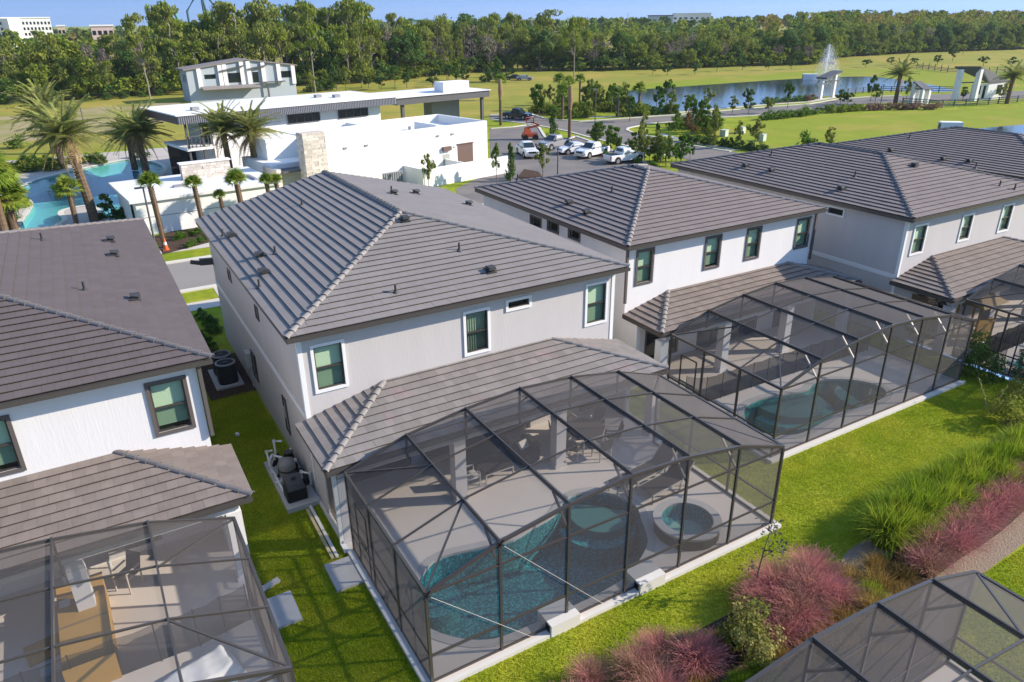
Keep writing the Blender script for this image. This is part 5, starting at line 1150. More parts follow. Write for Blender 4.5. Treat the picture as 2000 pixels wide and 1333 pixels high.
mb = MB(); mb.box((14.8, -.12, 2.96), (17.0, .0, 3.04)); part('door_head', mb, m_brown, cl)
mb = MB(); mb.box((13.0, -.03, .0), (13.85, 0, 2.2)); part('door', mb, m_door, cl); mb = MB(); mb.box((12.95, -.3, 2.55), (13.95, 0, 2.95)); part('transom_vent', mb, m_brown, cl)
for x in (1.9, 4.1, 12.3, 14.1): mb = MB(); mb.box((x, -.08, 4.0 - .0), (x + .35, 0, 4.16)); part('scupper', mb, m_louver, cl)
mb = MB(); mb.tube([(14.2, -.2, 2.8), (14.2, -.35, 2.8)], .09, 8); mb.tube([(11.2, -.05, 1.9), (11.2, -.3, 1.9)], .07, 8); mb.box((7.2, .3, 4.3), (7.9, .5, 4.5)); mb.box((9.6, .6, 4.15), (9.8, .8, 5.2)); part('fitting', mb, m_louver, cl)
# tall stone pier, left wing and recess
mb = MB(); mb.box((-2.2, -.5, 0), (-.02, .6, 5.82)); pr = part('pier', mb, m_stone, cl); stone_face(pr, -2.2, -.02, 0, 5.82, -.5); stone_face(pr, -.5, .6, 0, 5.82, -2.2, axis='y')
mb = MB(); mb.box((-4.2, 2.0, 0), (-.002, 8.2, 3.1)); mb.box((-3.3, 4.5, 3.1), (-.002, 8.2, 4.9)); part('wall', mb, m_club, cl)
mb = MB(); mb.box((-4.4, .6, 0), (-4.0, 3.4, 2.9)); w_ = part('wall', mb, m_stone, cl, 'low stone faced wall'); stone_face(w_, .6, 3.4, 0, 2.9, -4.4, axis='y')
mb = MB(); mb.box((-3.9, .4, 2.55), (-1.72, 2.0, 2.7)); part('canopy', mb, m_fdark, cl)
# upper long roof with clerestory
mb = MB(); mb.box((-4.25, 14.5, 0), (15.2, 21, 5.84)); part('wall', mb, m_club, cl)
mb = MB(); mb.box((-7.7, 13.2, 5.85), (16.6, 23.4, 6.6)); ur = part('roof', mb, [m_louver], cl)
mb = MB(); mb.box((-7.85, 13.05, 6.605), (16.75, 23.5, 6.7)); part('membrane', mb, m_roofw, ur)
mb = MB()
for k in range(121): mb.box((-7.6 + .2 * k, 13.13, 5.9), (-7.52 + .2 * k, 13.199, 6.55))
part('louver', mb, m_louver, ur, kind='stuff')
mb = MB(); mb.box((-7.76, 13.3, 5.87), (-7.702, 23.3, 6.57)); part('end_fascia', mb, m_brown, ur)
for (a, b) in ((3.85, 7.5), (9.8, 13.5)):
    mb = MB(); mb.box((a, 14.42, 4.8), (b, 14.499, 5.6)); wi = part('window', mb, m_glass_dark, cl)
    mb = MB(); n = 4
    for k in range(n + 1): x = a + (b - a) * k / n; mb.box((x - .05, 14.38, 4.75), (x + .05, 14.419, 5.65))
    mb.box((a, 14.38, 5.6), (b, 14.419, 5.66)); mb.box((a, 14.38, 4.74), (b, 14.419, 4.8)); part('mullion', mb, m_fdark, wi)
for (x, y) in ((-5.2, 16.), (9.5, 18.5), (11., 17)): mb = MB(); mb.box((x, y, 6.7), (x + .7, y + .6, 7.0)); part('roof_unit', mb, m_louver, ur)
# pool side terrace with stairs of dark posts
mb = MB(); mb.box((-7.2, 13.5, 3.3), (-4.26, 20., 3.55)); part('terrace', mb, m_club, cl)
for x in (-7.0, -5.6): mb = MB(); mb.box((x, 13.7, 0), (x + .18, 13.88, 5.84)); part('post', mb, m_fdark, cl)
for k in range(7): mb = MB(); mb.box((-7.1 + .4 * k, 13.52, 3.55), (-7.03 + .4 * k, 13.59, 4.6)); part('baluster', mb, m_fdark, cl)
mb = MB(); mb.box((-7.2, 13.5, 4.6), (-4.3, 13.6, 4.7)); part('handrail', mb, m_fdark, cl)
mb = MB(); mb.box((-7.0, 19.9, .1), (-4.3, 19.98, 3.2)); part('window', mb, m_glass_dark, cl); mb = MB(); mb.box((-4.31, 15.2, 3.6), (-4.255, 17.5, 5.6)); part('window', mb, m_glass_dark, cl)
# porte cochere
mb = MB(); mb.box((25.0, 25.8, 4.15), (41.2, 34.3, 5.05)); pc = part('canopy', mb, m_fdark, cl); mb = MB(); mb.box((24.8, 25.6, 5.055), (41.4, 34.5, 5.14)); part('membrane', mb, m_roofw, pc)
mb = MB(); mb.box((33, 29, 0), (38, 31, 4.14)); part('pier', mb, m_louver, cl); mb = MB(); mb.box((33.6, 26.8, 5.145), (38.2, 29.0, 6.5)); part('chimney_block', mb, m_club, cl)
for x in (26., 40): mb = MB(); mb.box((x, 26.2, 0), (x + .4, 26.6, 4.14)); part('post', mb, m_fdark, cl)
# service yard walls in front
mb = MB(); mb.box((8.2, -3.2, 0), (8.4, 0, 1.75)); mb.box((8.4, -3.2, 0), (18.9, -3.0, 1.75)); mb.box((13.2, -3.0, 0), (13.4, -.002, 1.75)); part('yard_wall', mb, m_club, cl)
mb = MB(); mb.box((5.2, -1.0, 0), (7.4, -.9, 1.5))
for k in range(9): mb.box((5.25 + .25 * k, -1.05, .05), (5.4 + .25 * k, -1.0, 1.45))
part('gate', mb, m_louver, cl)
t = thing('tank', 'round white tank in the service yard of the clubhouse', 'tank', tuple(CO + CU * 9.9 - CV * 1.6)); mb = MB(); mb.lathe((0, 0, 0), [(.9, 0), (.9, .9), (.8, 1.05), (.3, 1.2), (.001, 1.2)], 20); part('shell', mb, m_club, t)
# --- pool pavilion
pv = thing('pool_pavilion', 'low white flat roofed pool building with a stone screen wall', 'pavilion', (-1.75, 48.0, GZ), R(5.5))
mb = MB(); mb.box((0, 0, 0), (10.5, .2, 2.5)); mb.box((0, .2, 0), (.2, 8, 2.5)); mb.box((10.3, .2, 0), (10.5, 8, 2.5)); mb.box((.2, 7.8, 0), (10.3, 8, 2.5)); part('wall', mb, m_club, pv)
mb = MB(); mb.box((-.4, -.25, 2.501), (10.9, 8.3, 2.72)); part('roof', mb, m_roofw, pv)
mb = MB(); mb.box((4.7, 5.2, 2.721), (8.6, 5.8, 4.0)); sw = part('screen_wall', mb, m_stone, pv); stone_face(sw, 4.7, 8.6, 2.725, 4.0, 5.2); mb = MB(); mb.box((4.6, 5.1, 4.001), (8.7, 5.9, 4.1)); part('cap', mb, m_club, sw)
for (a, b, c, d) in ((3.4, 2.7, .8, .5), (9.4, 1.6, .25, 2.2)): mb = MB(); mb.box((a, b, 2.72), (a + c, b + d, 2.86)); part('roof_hatch', mb, m_louver, pv)
mb = MB(); mb.box((-.03, 1.2, .9), (-.002, 2.2, 2.1)); part('window', mb, m_glass_dark, pv)
mb = MB(); mb.box((.2, -.02, 1.3), (10.3, -.003, 1.34)); part('reveal', mb, m_louver, pv)
# --- model house by the wood
mh = thing('house', 'white modern house with pitched grey roof halves in front of the wood', 'house', tuple(G(374, 201)), R(4), scale=(1.13, .5, .92))
mb = MB(); mb.box((0, 0, 0), (19, 12, 6.2)); mb.add([(0, 0, 6.2), (19, 0, 6.2), (19, 0, 6.6), (10.2, 0, 8.1), (0, 0, 6.6), (0, 12, 6.2), (19, 12, 6.2), (19, 12, 6.6), (10.2, 12, 8.1), (0, 12, 6.6)], [(0, 1, 2, 3, 4), (5, 9, 8, 7, 6), (0, 4, 9, 5), (1, 6, 7, 2)]); part('wall', mb, M('model_wall', (.40, .45, .48), .8), mh)
mb = MB(); mb.hexa([(-.5, -.8, 6.45), (10.3, -.8, 8.1), (10.3, 12.5, 8.1), (-.5, 12.5, 6.45), (-.5, -.8, 6.75), (10.3, -.8, 8.4), (10.3, 12.5, 8.4), (-.5, 12.5, 6.75)]); mb.hexa([(10.3, -.8, 8.1), (19.6, -.8, 6.5), (19.6, 12.5, 6.5), (10.3, 12.5, 8.1), (10.3, -.8, 8.35), (19.6, -.8, 6.75), (19.6, 12.5, 6.75), (10.3, 12.5, 8.35)]); part('roof', mb, m_tile_grey, mh)
for x in (2.0, 5.6, 6.4, 9.4, 10.6, 13.2, 16., 18.7): mb = MB(); mb.box((x - .35, -.7, 2.7), (x + .35, -.002, 6.55 + (1.4 * min(1, x / 10.2) if x < 10.2 else 1.4 * (19.6 - x) / 9.4))); part('fin', mb, m_club, mh)
for (a, b, c, d) in ((2.9, 4.8, 4.6, 5.5), (6.9, 9.2, 3.6, 5.6), (11.2, 12.3, 3.4, 5.6), (16.4, 18.3, 4.1, 5.5)): mb = MB(); mb.box((a, -.06, c), (b, -.003, d)); part('window', mb, m_glass_dark, mh)
mb = MB(); mb.hexa([(5.4, -1.6, 6.0), (9.9, -1.6, 7.0), (9.9, -.003, 7.0), (5.4, -.003, 6.0), (5.4, -1.6, 6.15), (9.9, -1.6, 7.15), (9.9, -.003, 7.15), (5.4, -.003, 6.15)]); mb.hexa([(10.4, -1.6, 6.2), (14, -1.6, 6.9), (14, -.003, 6.9), (10.4, -.003, 6.2), (10.4, -1.6, 6.35), (14, -1.6, 7.05), (14, -.003, 7.05), (10.4, -.003, 6.35)]); part('awning', mb, m_fdark, mh)
mb = MB(); mb.hexa([(2, -4, 2.5), (12, -4, 2.5), (12, -.75, 3.0), (2, -.75, 3.0), (2, -4, 2.6), (12, -4, 2.6), (12, -.75, 3.15), (2, -.75, 3.15)]); part('porch_roof', mb, m_tile_grey, mh)
mb = MB(); mb.box((13.4, -1.5, 0), (13.7, -1.2, 3.0)); mb.box((12, -2.2, 3.3), (16.8, -.72, 3.5)); part('entry_canopy', mb, m_fdark, mh)
for y in (3, 6): mb = MB(); mb.box((-.05, y, 4.0), (-.002, y + .8, 5.6)); part('window', mb, m_glass_dark, mh)

# --- vehicles
m_tyre = M('tyre', (.02, .02, .02), .8); m_rim = M('rim', (.45, .45, .46), .3, .5, metal=.6); m_lamp = M('headlamp', (.75, .76, .78), .1, .6); m_red = M('tail_lamp', (.35, .01, .01), .25, .6); m_glassc = M('car_glass', (.02, .03, .035), .05, .7)
def vehicle(label, fpx, rpx, col, kind='pickup', sc=.86, tag_='pickup_truck'):
    """fpx, rpx: where the near front and near rear wheels touch the ground"""
    a, b = G(*fpx), G(*rpx); d = (a - b); ang = math.atan2(d.y, d.x); c = (a + b) / 2
    side = Vector((-math.sin(ang), math.cos(ang), 0)); s = 1 if side.dot(Vector(CP) - c) < 0 else -1
    c = c + side * s * .8 * sc; c.z = GZ + .02
    t = thing(tag_, label, 'pickup truck' if kind == 'pickup' else 'car', tuple(c), ang, 'vehicles in the clubhouse car park', scale=(sc, sc, sc))
    paint = M('paint_%d' % (hash(col) % 99999), col, .25, .5, clear=.6)
    def loft(prof, mt, name, kindp=None):
        mb = MB(); n = len(prof[0][1]); vs = []; fs = []
        for x, ring_ in prof: vs += [(x, y, z) for y, z in ring_]
        for i in range(len(prof) - 1):
            for k in range(n): fs.append((i * n + k, (i + 1) * n + k, (i + 1) * n + (k + 1) % n, i * n + (k + 1) % n))
        fs += [tuple(range(n)), tuple(range((len(prof) - 1) * n, len(prof) * n))[::-1]]; mb.add(vs, fs); return part(name, mb, mt, t)
    sec = lambda w, z0, z1, tw: [(-w, z0), (-w * 1.0, (z0 + z1) / 2), (-tw, z1 - .06), (-tw + .1, z1), (tw - .1, z1), (tw, z1 - .06), (w, (z0 + z1) / 2), (w, z0)]
    if kind == 'pickup':
        loft([(2.75, sec(.78, .5, .95, .72)), (2.62, sec(.93, .42, 1.08, .88)), (1.2, sec(.96, .40, 1.18, .92)), (1.1, sec(.96, .38, 1.15, .93)), (-.95, sec(.96, .38, 1.15, .93)), (-1.0, sec(.96, .4, 1.12, .93)), (-2.75, sec(.95, .45, 1.12, .92)), (-2.82, sec(.92, .5, 1.08, .9))], paint, 'body')
        loft([(1.22, sec(.90, 1.14, 1.2, .86)), (.45, sec(.90, 1.14, 1.86, .70)), (.2, sec(.90, 1.14, 1.92, .70)), (-.75, sec(.90, 1.14, 1.90, .70)), (-.98, sec(.90, 1.14, 1.3, .84))], paint, 'cab')
        mb = MB(); mb.add([(1.16, -.78, 1.24), (1.16, .78, 1.24), (.52, .64, 1.82), (.52, -.64, 1.82)], [(0, 1, 2, 3)]); mb.v = [(x + .03, y, z + .02) for x, y, z in mb.v]; part('windscreen', mb, m_glassc, t)
        for s_ in (-1, 1):
            for (x0, x1, x2, x3) in ((.95, .2, .25, .5), (.12, -.75, -.66, .12)): mb = MB(); mb.add([(x0, s_ * .925, 1.22), (x1, s_ * .925, 1.22), (x2, s_ * .745, 1.78), (x3, s_ * .745, 1.78)], [(0, 1, 2, 3)]); part('side_window', mb, m_glassc, t)
        mb = MB(); mb.add([(-.93, -.72, 1.32), (-.93, .72, 1.32), (-.80, .62, 1.8), (-.80, -.62, 1.8)], [(0, 1, 2, 3)]); mb.v = [(x - .03, y, z) for x, y, z in mb.v]; part('rear_window', mb, m_glassc, t)
        mb = MB(); mb.box((-2.68, -.8, 1.121), (-1.08, .8, 1.135)); part('bed', mb, m_black, t)
        L0, fx, rxx = 2.8, 1.75, -1.75
    else:
        loft([(2.2, sec(.7, .45, .7, .62)), (2.05, sec(.86, .35, .82, .8)), (.9, sec(.89, .32, .95, .83)), (-1.5, sec(.89, .32, .98, .83)), (-2.1, sec(.86, .36, .95, .8)), (-2.2, sec(.78, .42, .85, .7))], paint, 'body')
        loft([(.95, sec(.82, .93, .98, .78)), (.2, sec(.82, .93, 1.42, .60)), (-.8, sec(.82, .93, 1.42, .60)), (-1.6, sec(.82, .93, 1.0, .74))], paint, 'cab')
        mb = MB(); mb.add([(.93, -.7, 1.0), (.93, .7, 1.0), (.28, .56, 1.38), (.28, -.56, 1.38)], [(0, 1, 2, 3)]); mb.v = [(x + .03, y, z + .02) for x, y, z in mb.v]; part('windscreen', mb, m_glassc, t)
        for s_ in (-1, 1): mb = MB(); mb.add([(.75, s_ * .835, 1.0), (-1.3, s_ * .835, 1.0), (-.75, s_ * .635, 1.36), (.15, s_ * .635, 1.36)], [(0, 1, 2, 3)]); part('side_window', mb, m_glassc, t)
        L0, fx, rxx = 2.2, 1.35, -1.35
    for x in (fx, rxx):
        for s_ in (-1, 1):
            rr = .40 if kind == 'pickup' else .33
            mb = MB(); mb.tube([(x, s_ * .72, rr), (x, s_ * .985, rr)], rr, 20); w = part('wheel', mb, m_tyre, t); mb = MB(); mb.tube([(x, s_ * .95, rr), (x, s_ * 1.0, rr)], rr * .62, 14); part('rim', mb, m_rim, w)
            mb = MB(); mb.tube([(x, s_ * .90, rr + .04), (x, s_ * .972, rr + .04)], rr + .09, 20); part('wheel_arch', mb, m_black, t)
    zz = .9 if kind == 'pickup' else .68
    for s_ in (-1, 1):
        mb = MB(); mb.box((L0 - .16, s_ * .72 - .17, zz - .08), (L0 - .02, s_ * .72 + .17, zz + .09)); part('headlight', mb, m_lamp, t); mb = MB(); mb.box((-L0 - .05, s_ * .84 - .09, zz - .2), (-L0 + .12, s_ * .84 + .09, zz + .15)); part('tail_light', mb, m_red, t)
        mb = MB(); mb.box((.85 if kind == 'pickup' else .6, s_ * 1.0 - .1, zz + .3), (1.0 if kind == 'pickup' else .75, s_ * 1.0 + .1, zz + .48)); part('mirror', mb, m_black, t)
    mb = MB(); mb.box((L0 - .1, -.5, zz - .16), (L0 - .0, .5, zz + .08)); part('grille', mb, m_black, t)
    mb = MB(); mb.box((L0 - .12, -.9, .38), (L0 + .08, .9, .58)); part('bumper', mb, m_rim if kind == 'pickup' else paint, t); mb = MB(); mb.box((-L0 - .1, -.88, .42), (-L0 + .06, .88, .6)); part('bumper', mb, m_rim if kind == 'pickup' else paint, t)
    return t
vehicle('black pickup truck waiting on the road beside the bare wrapped palm trunk', (1021, 235), (993, 233), (.008, .008, .009))
vehicle('silver grey pickup truck in the car park under the bare palm trunk', (1068, 296), (1113, 287), (.27, .27, .275))
vehicle('white car parked between the silver and the white pickup truck', (1111, 303), (1140, 300), (.72, .72, .72), 'car', .9, 'parked_car')
vehicle('white pickup truck in the middle of the car park, front toward the clubhouse', (1145, 312), (1185, 303), (.78, .78, .77))
vehicle('white pickup truck with its load bed toward the clubhouse', (1250, 316), (1203, 322), (.76, .76, .75))
vehicle('white pickup truck facing the houses beside the dark magnolia', (1034, 316), (1004, 296), (.76, .76, .75))
vehicle('dark car standing far off at the edge of the meadow behind the palms', (995, 157), (1010, 157), (.02, .02, .022), 'car', .95, 'parked_car'); vehicle('silver car standing far off at the edge of the meadow, right of the dark car', (1030, 158), (1018, 158), (.4, .4, .42), 'car', .95, 'parked_car')
t = thing('boom_lift', 'orange red lift machine standing in the car park', 'lift machine', tuple(G(1035, 273)), -.4, scale=(.85, .85, .85)); m_or = M('lift_orange', (.55, .10, .035), .45, .4)
mb = MB(); mb.prism([(-1.1, -.75), (1.1, -.75), (1.2, 0), (1.1, .75), (-1.1, .75)], .45, 1.0); part('chassis', mb, m_or, t); mb = MB(); mb.hexa([(-.9, -.6, 1.0), (.2, -.6, 1.0), (.2, .6, 1.0), (-.9, .6, 1.0), (-.8, -.5, 1.8), (0, -.5, 1.6), (0, .5, 1.6), (-.8, .5, 1.8)]); part('counterweight', mb, m_or, t)
mb = MB(); mb.bar((-.6, .1, 1.7), (1.5, .1, 2.1), .28); mb.bar((1.5, .1, 2.1), (.2, .1, 2.6), .2); part('boom', mb, m_or, t); mb = MB(); ring(mb, lambda u, n, z: (u, n, z), -.6, .6, 2.5, 3.3, .06, -.35, .35); part('basket', mb, M('lift_red', (.35, .04, .03), .5), t)
for x in (-.8, .8):
    for s_ in (-.8, .8): mb = MB(); mb.tube([(x, s_ - .14, .42), (x, s_ + .14, .42)], .42, 16); part('wheel', mb, m_tyre, t)
# --- gate house, pavilions, fences, fountain
def gate_pavilion(label, px0, px1, h0, h1, wpx=4.0, solid=False, e=.45):
    a, b = G(*px0), G(*px1); d = b - a; L = d.length; ang = math.atan2(d.y, d.x)
    t = thing('gate_house' if solid else 'gate_canopy', label, 'gate house' if solid else 'canopy', tuple(a), ang)
    mb = MB(); W_ = wpx
    mb.hexa([(-e, -e, h0), (L + e, -e, h1), (L + e, W_ + e, h1), (-e, W_ + e, h0), (-e, -e, h0 + .28), (L + e, -e, h1 + .28), (L + e, W_ + e, h1 + .28), (-e, W_ + e, h0 + .28)]); part('roof', mb, m_fdark, t)
    for (x, y) in ((.0, W_ / 2), (L, W_ / 2)): mb = MB(); hh = h0 + (h1 - h0) * (x + e) / (L + 2 * e); mb.box((x - .3, y - .3, 0), (x + .3, y + .3, hh)); part('pier', mb, m_club, t)
    mb = MB(); mb.bar((0, 0, min(h0, h1) - .5), (L, 0, min(h0, h1) - .5), .2); part('beam', mb, m_fdark, t)
    if solid:
        mb = MB(); mb.box((L * .35, .31, 0), (L - .31, W_ - .3, min(h0, h1) - .2)); part('room', mb, m_club, t)
        for (u, w_, z0, z1) in ((L * .45, .9, 1, 2.5), (L * .8, .8, .1, 2.4)): mb = MB(); mb.box((u, .25, z0), (u + w_, .309, z1)); part('window', mb, m_glass_dark, t)
    return t
gate_pavilion('slim entrance canopy with a roof rising to the right, before the fountain', (1607, 194), (1631, 191), 3.6, 4.6, 1.3)
def sloped_gate(label, hl, hr, lr, ll, zh, zl, solid):
    Q = [G(*hl, zh), G(*hr, zh), G(*lr, zl), G(*ll, zl)]; c = sum(Q, Vector()) / 4
    t = thing('gate_house' if solid else 'gate_canopy', label, 'gate house' if solid else 'canopy', (c.x, c.y, GZ), world=True)
    mb = MB(); mb.hexa([Q[3] - Vector((0, 0, .25)), Q[2] - Vector((0, 0, .25)), Q[1] - Vector((0, 0, .25)), Q[0] - Vector((0, 0, .25)), Q[3], Q[2], Q[1], Q[0]]); part('roof', mb, m_fdark, t)
    at_ = lambda u, v: (Q[0].lerp(Q[1], u)).lerp(Q[3].lerp(Q[2], u), v)
    for (u, v) in ((.12, .1), (.88, .1)) + (() if solid else ((.12, .85), (.88, .85))):
        p = at_(u, v); w = .4 if solid else .3; mb = MB(); mb.box((p.x - w, p.y - w, GZ), (p.x + w, p.y + w, p.z - .26)); part('pier', mb, m_club, t)
    p, q = at_(.08, .12), at_(.08, .9); mb = MB(); mb.bar(Vector((p.x, p.y, zl)), Vector((q.x, q.y, zl)), .2); part('beam', mb, m_fdark, t)
    if solid:
        R4 = [at_(.1, .5), at_(.9, .5), at_(.9, .95), at_(.1, .95)]; mb = MB(); mb.prism([(r.x, r.y) for r in R4], GZ, zl - .3); part('room', mb, m_club, t)
        for (a, b, u0, u1, z0, z1) in ((R4[3], R4[2], .55, .85, .8, 2.4), (R4[0], R4[3], .3, .55, .9, 2.4), (R4[0], R4[3], .7, .85, .2, 2.4)):
            n = Vector((-(b - a).y, (b - a).x, 0)).normalized(); n = n if n.dot(Vector(CP) - a) > 0 else -n; e0, e1 = a.lerp(b, u0) + n * .01, a.lerp(b, u1) + n * .01
            mb = MB(); mb.obox((e0.x, e0.y, z0), (e1.x - e0.x, e1.y - e0.y, 0), n * .05, (0, 0, z1 - z0)); part('window', mb, m_glass_dark, t)
sloped_gate('small entrance canopy with a dark roof falling toward the road', (1784, 159), (1798, 158), (1821, 174), (1804, 175), 3.7, 2.45, False)
sloped_gate('large white gate house under a dark roof falling toward the lawn', (1865, 130), (1916, 130), (1972, 158), (1933, 161), 5.8, 3.0, True)
def rail_fence(label, pxs, gp=2.4, h=1.2):
    P = [G(*q) for q in pxs]; f = thing('rail_fence', label, 'fence', tuple(P[0]), world=True)
    for a, b in zip(P[:-1], P[1:]):
        n = max(1, round((b - a).length / gp))
        for k in range(n): p = a.lerp(b, k / n); mb = MB(); mb.box((p.x - .08, p.y - .08, GZ), (p.x + .08, p.y + .08, GZ + h)); part('post', mb, m_fdark, f)
        for z in (.35, .7, 1.05): mb = MB(); mb.bar(a + Vector((0, 0, z)), b + Vector((0, 0, z)), .05, .13); part('rail', mb, m_fdark, f)
rail_fence('dark rail fence before the large gate house', [(1762, 205), (1840, 210), (1930, 205), (2040, 196)]); rail_fence('dark rail fence along the pond behind the entrance canopies', [(1640, 187), (1700, 181), (1780, 180), (1860, 181)]); rail_fence('dark rail fence far off on the bank right of the pond', [(1790, 134), (1850, 142), (1930, 146), (2020, 140)], 3.5, 1.8)
t = thing('fountain', 'tall white water jet spraying from the pond', 'fountain', tuple(G(1608, 166))); g = np.random.default_rng(3); n = 9000; tt_ = g.uniform(0, 1, n) ** .6; up = g.uniform(0, 1, n) < .26
H0 = 8.6; z = np.where(up, H0 * tt_, H0 * (1 - tt_ ** 2) * g.uniform(.6, 1, n)); sp = np.where(up, .07 + .3 * (1 - tt_) ** .5 * .6, .3 + 3.3 * tt_); ang = g.uniform(0, 6.28, n); rr = sp * g.uniform(0, 1, n) ** .5; wind = np.where(up, .1 * tt_, .9 * tt_)
C = np.stack([rr * np.cos(ang) + wind * .9, rr * np.sin(ang) - wind * .3, z], 1); v, f = cards(C, .05, g, 0, None, .8); o = link('spray', np_mesh('spray', v, f, [M('spray', (.9, .92, .95), .4, .3, transl=.4)]), t); o['kind'] = 'stuff'
mb = MB(); mb.lathe((0, 0, 0), [(.5, 0), (.5, .15), (.2, .3), (.001, .3)], 12); part('nozzle', mb, m_fdark, t)
for lab, px, (w, d, h) in (('white concrete culvert box at the far pond bank', (1568, 156), (3.4, 1.6, 1.3)), ('white concrete culvert box on the bank above the dark roof ridge', (1835, 262), (2.6, 1.4, 1.5))):
    t = thing('culvert', lab, 'culvert', tuple(G(*px)), -.75); mb = MB(); mb.box((0, 0, 0), (w, d, h)); part('headwall', mb, m_club, t); mb = MB(); mb.box((-.02, .15, .1), (-.001, d - .15, h - .2)); part('opening', mb, m_fdark, t)
for k, px in enumerate(((1416, 268), (1450, 262), (1490, 277))): t = thing('utility_box', 'pale utility box on the grass, %s' % ['the left of three by the hedge', 'the middle of three by the hedge', 'the right of three near the dark roof'][k], 'utility box', tuple(G(*px)), .3, 'utility boxes on the grass'); mb = MB(); mb.box((0, 0, 0), (.9, .8, .8)); part('casing', mb, M('box_green', (.5, .55, .45), .5), t); mb = MB(); mb.box((-.03, -.03, .801), (.93, .83, .86)); part('lid', mb, M('box_green', (.5, .55, .45), .5), t)
# --- lamps and cone
def lamp(label, base, topy, g='street lamps'):
    b, h = tall(base, topy); t = thing('street_lamp', label, 'street lamp', tuple(b), 0, g); mb = MB(); mb.tube([(0, 0, 0), (0, 0, h)], [.075, .055], 8); part('pole', mb, m_fdark, t); mb = MB(); mb.box((-.55, -.12, h), (.1, .12, h + .09)); part('lamp_head', mb, m_fdark, t)
lamp('dark street lamp in front of the white pool building', (304, 482), 368); lamp('dark street lamp beyond the pool palms, before the dry field', (166, 250), 200); lamp('dark street lamp before the dry field, the farther one', (137, 236), 202); lamp('dark street lamp at the car park between the pickups and the houses', (1089, 345), 288); lamp('dark street lamp among the bushes beside the road junction', (1161, 270), 175); lamp('dark street lamp by the pond behind the road junction', (1207, 232), 172); lamp('dark street lamp beside the clubhouse terrace', (405, 305), 228); lamp('dark street lamp behind the two date palms of the clubhouse', (440, 318), 250); lamp('tall pale lamp at the far right before the wood', (1880, 108), 90); lamp('slim pale street lamp between the entrance canopies', (1720, 203), 167)
t = thing('traffic_cone', 'orange traffic cone with a white collar at the foot of the fan palm', 'traffic cone', tuple(G(325, 489))); mb = MB(); mb.box((-.22, -.22, 0), (.22, .22, .05)); part('base', mb, m_or, t); mb = MB(); mb.lathe((0, 0, .05), [(.17, 0), (.05, .75), (.001, .76)], 14); part('cone', mb, M('cone_orange', (.75, .13, .03), .5), t); mb = MB(); mb.lathe((0, 0, .4), [(.118, 0), (.09, .2)], 14); part('collar', mb, m_white, t)

# --- palms
b, h = tall((185, 432), 262); date_palm('tall date palm beside the resort pool, the largest', (b.x, b.y, GZ), h - .1, 1.38, (-.6, .2), 14)
b, h = tall((288, 346), 258); date_palm('date palm before the pool terrace, its trunk in front of another', (b.x, b.y, GZ), h, 1.4, (-.1, 0), 14); b, h = tall((264, 332), 262); date_palm('date palm before the pool terrace, half hidden behind another', (b.x, b.y, GZ), h, 1.25, (0, 0), 10)
def at_y(px, py, Y): d = ray(px, py); return Vector(CP + d * ((Y - CP[1]) / d[1]))
c_ = at_y(437, 252, 60.5); date_palm('date palm by the clubhouse, the left of the two', (c_.x, c_.y, GZ), c_.z - GZ, 1.15, (-.1, .1), 12); c_ = at_y(489, 256, 59.5); date_palm('date palm by the clubhouse, the right and fuller of the two', (c_.x, c_.y, GZ), c_.z - GZ, 1.3, (0, .1), 16)
b, h = tall((125, 330), 235); date_palm('pale date palm behind the largest one, at the pool', (b.x, b.y, GZ), h, 1.4, (-.3, 0), 8); b, h = tall((108, 300), 208); date_palm('pale date palm at the pool, the farthest back', (b.x, b.y, GZ), h, 1.6, (0, 0), 4)
b, h = tall((1748, 203), 145); date_palm('date palm between the entrance canopies by the pond', (b.x, b.y, GZ), h, 1.35, (0, 0), 4, 36); b, h = tall((1966, 203), 150); date_palm('date palm behind the large gate house', (b.x, b.y, GZ), h, 1.35, (0, 0), 4, 36)
def fp(label, base, ty, sc=.85, **k): b, h = tall(base, ty); return fan_palm(label, (b.x, b.y, GZ), h, sc, **k)
for lab, x, y, h, s in (('fan palm with a criss cross trunk and a traffic cone at its foot', -.67, 43.8, 4.3, .85), ('fan palm before the white pool building, second from the street lamp', 2.32, 45.5, 3.65, .7), ('fan palm with the fullest crown before the white pool building', 5.37, 46., 3.4, .95), ('smallest fan palm before the white pool building', 4.06, 46.3, 2.5, .5), ('short fan palm at the right end of the white pool building, left one', 7.65, 46.5, 3.1, .65), ('short fan palm at the right end of the white pool building, right one', 8.4, 46.6, 3.0, .65)): fan_palm(lab, (x, y, GZ), h, s, up=1.15, lean=(-.12, .05))
fp('fan palm with a stout trunk on the pool peninsula', (150, 440), 375, 1.0); fp('leafy fan palm at the left edge beside the resort pool', (12, 462), 345, 1.7, n=54); fp('second leafy fan palm at the left edge, farther back', (-12, 440), 318, 1.7, n=54); fp('leafy fan palm at the left edge, lowest crown', (30, 450), 392, 1.5, n=40)
for k, (px, ty) in enumerate((((1092, 215), 160), ((1110, 205), 163), ((1132, 200), 158), ((1098, 235), 180), ((1247, 226), 178), ((1205, 228), 186), ((1160, 222), 180), ((978, 196), 160))): fp('fan palm in the planting behind the road junction', px, ty, 1.15, n=22, boots=False, group='fan palms behind the road junction')
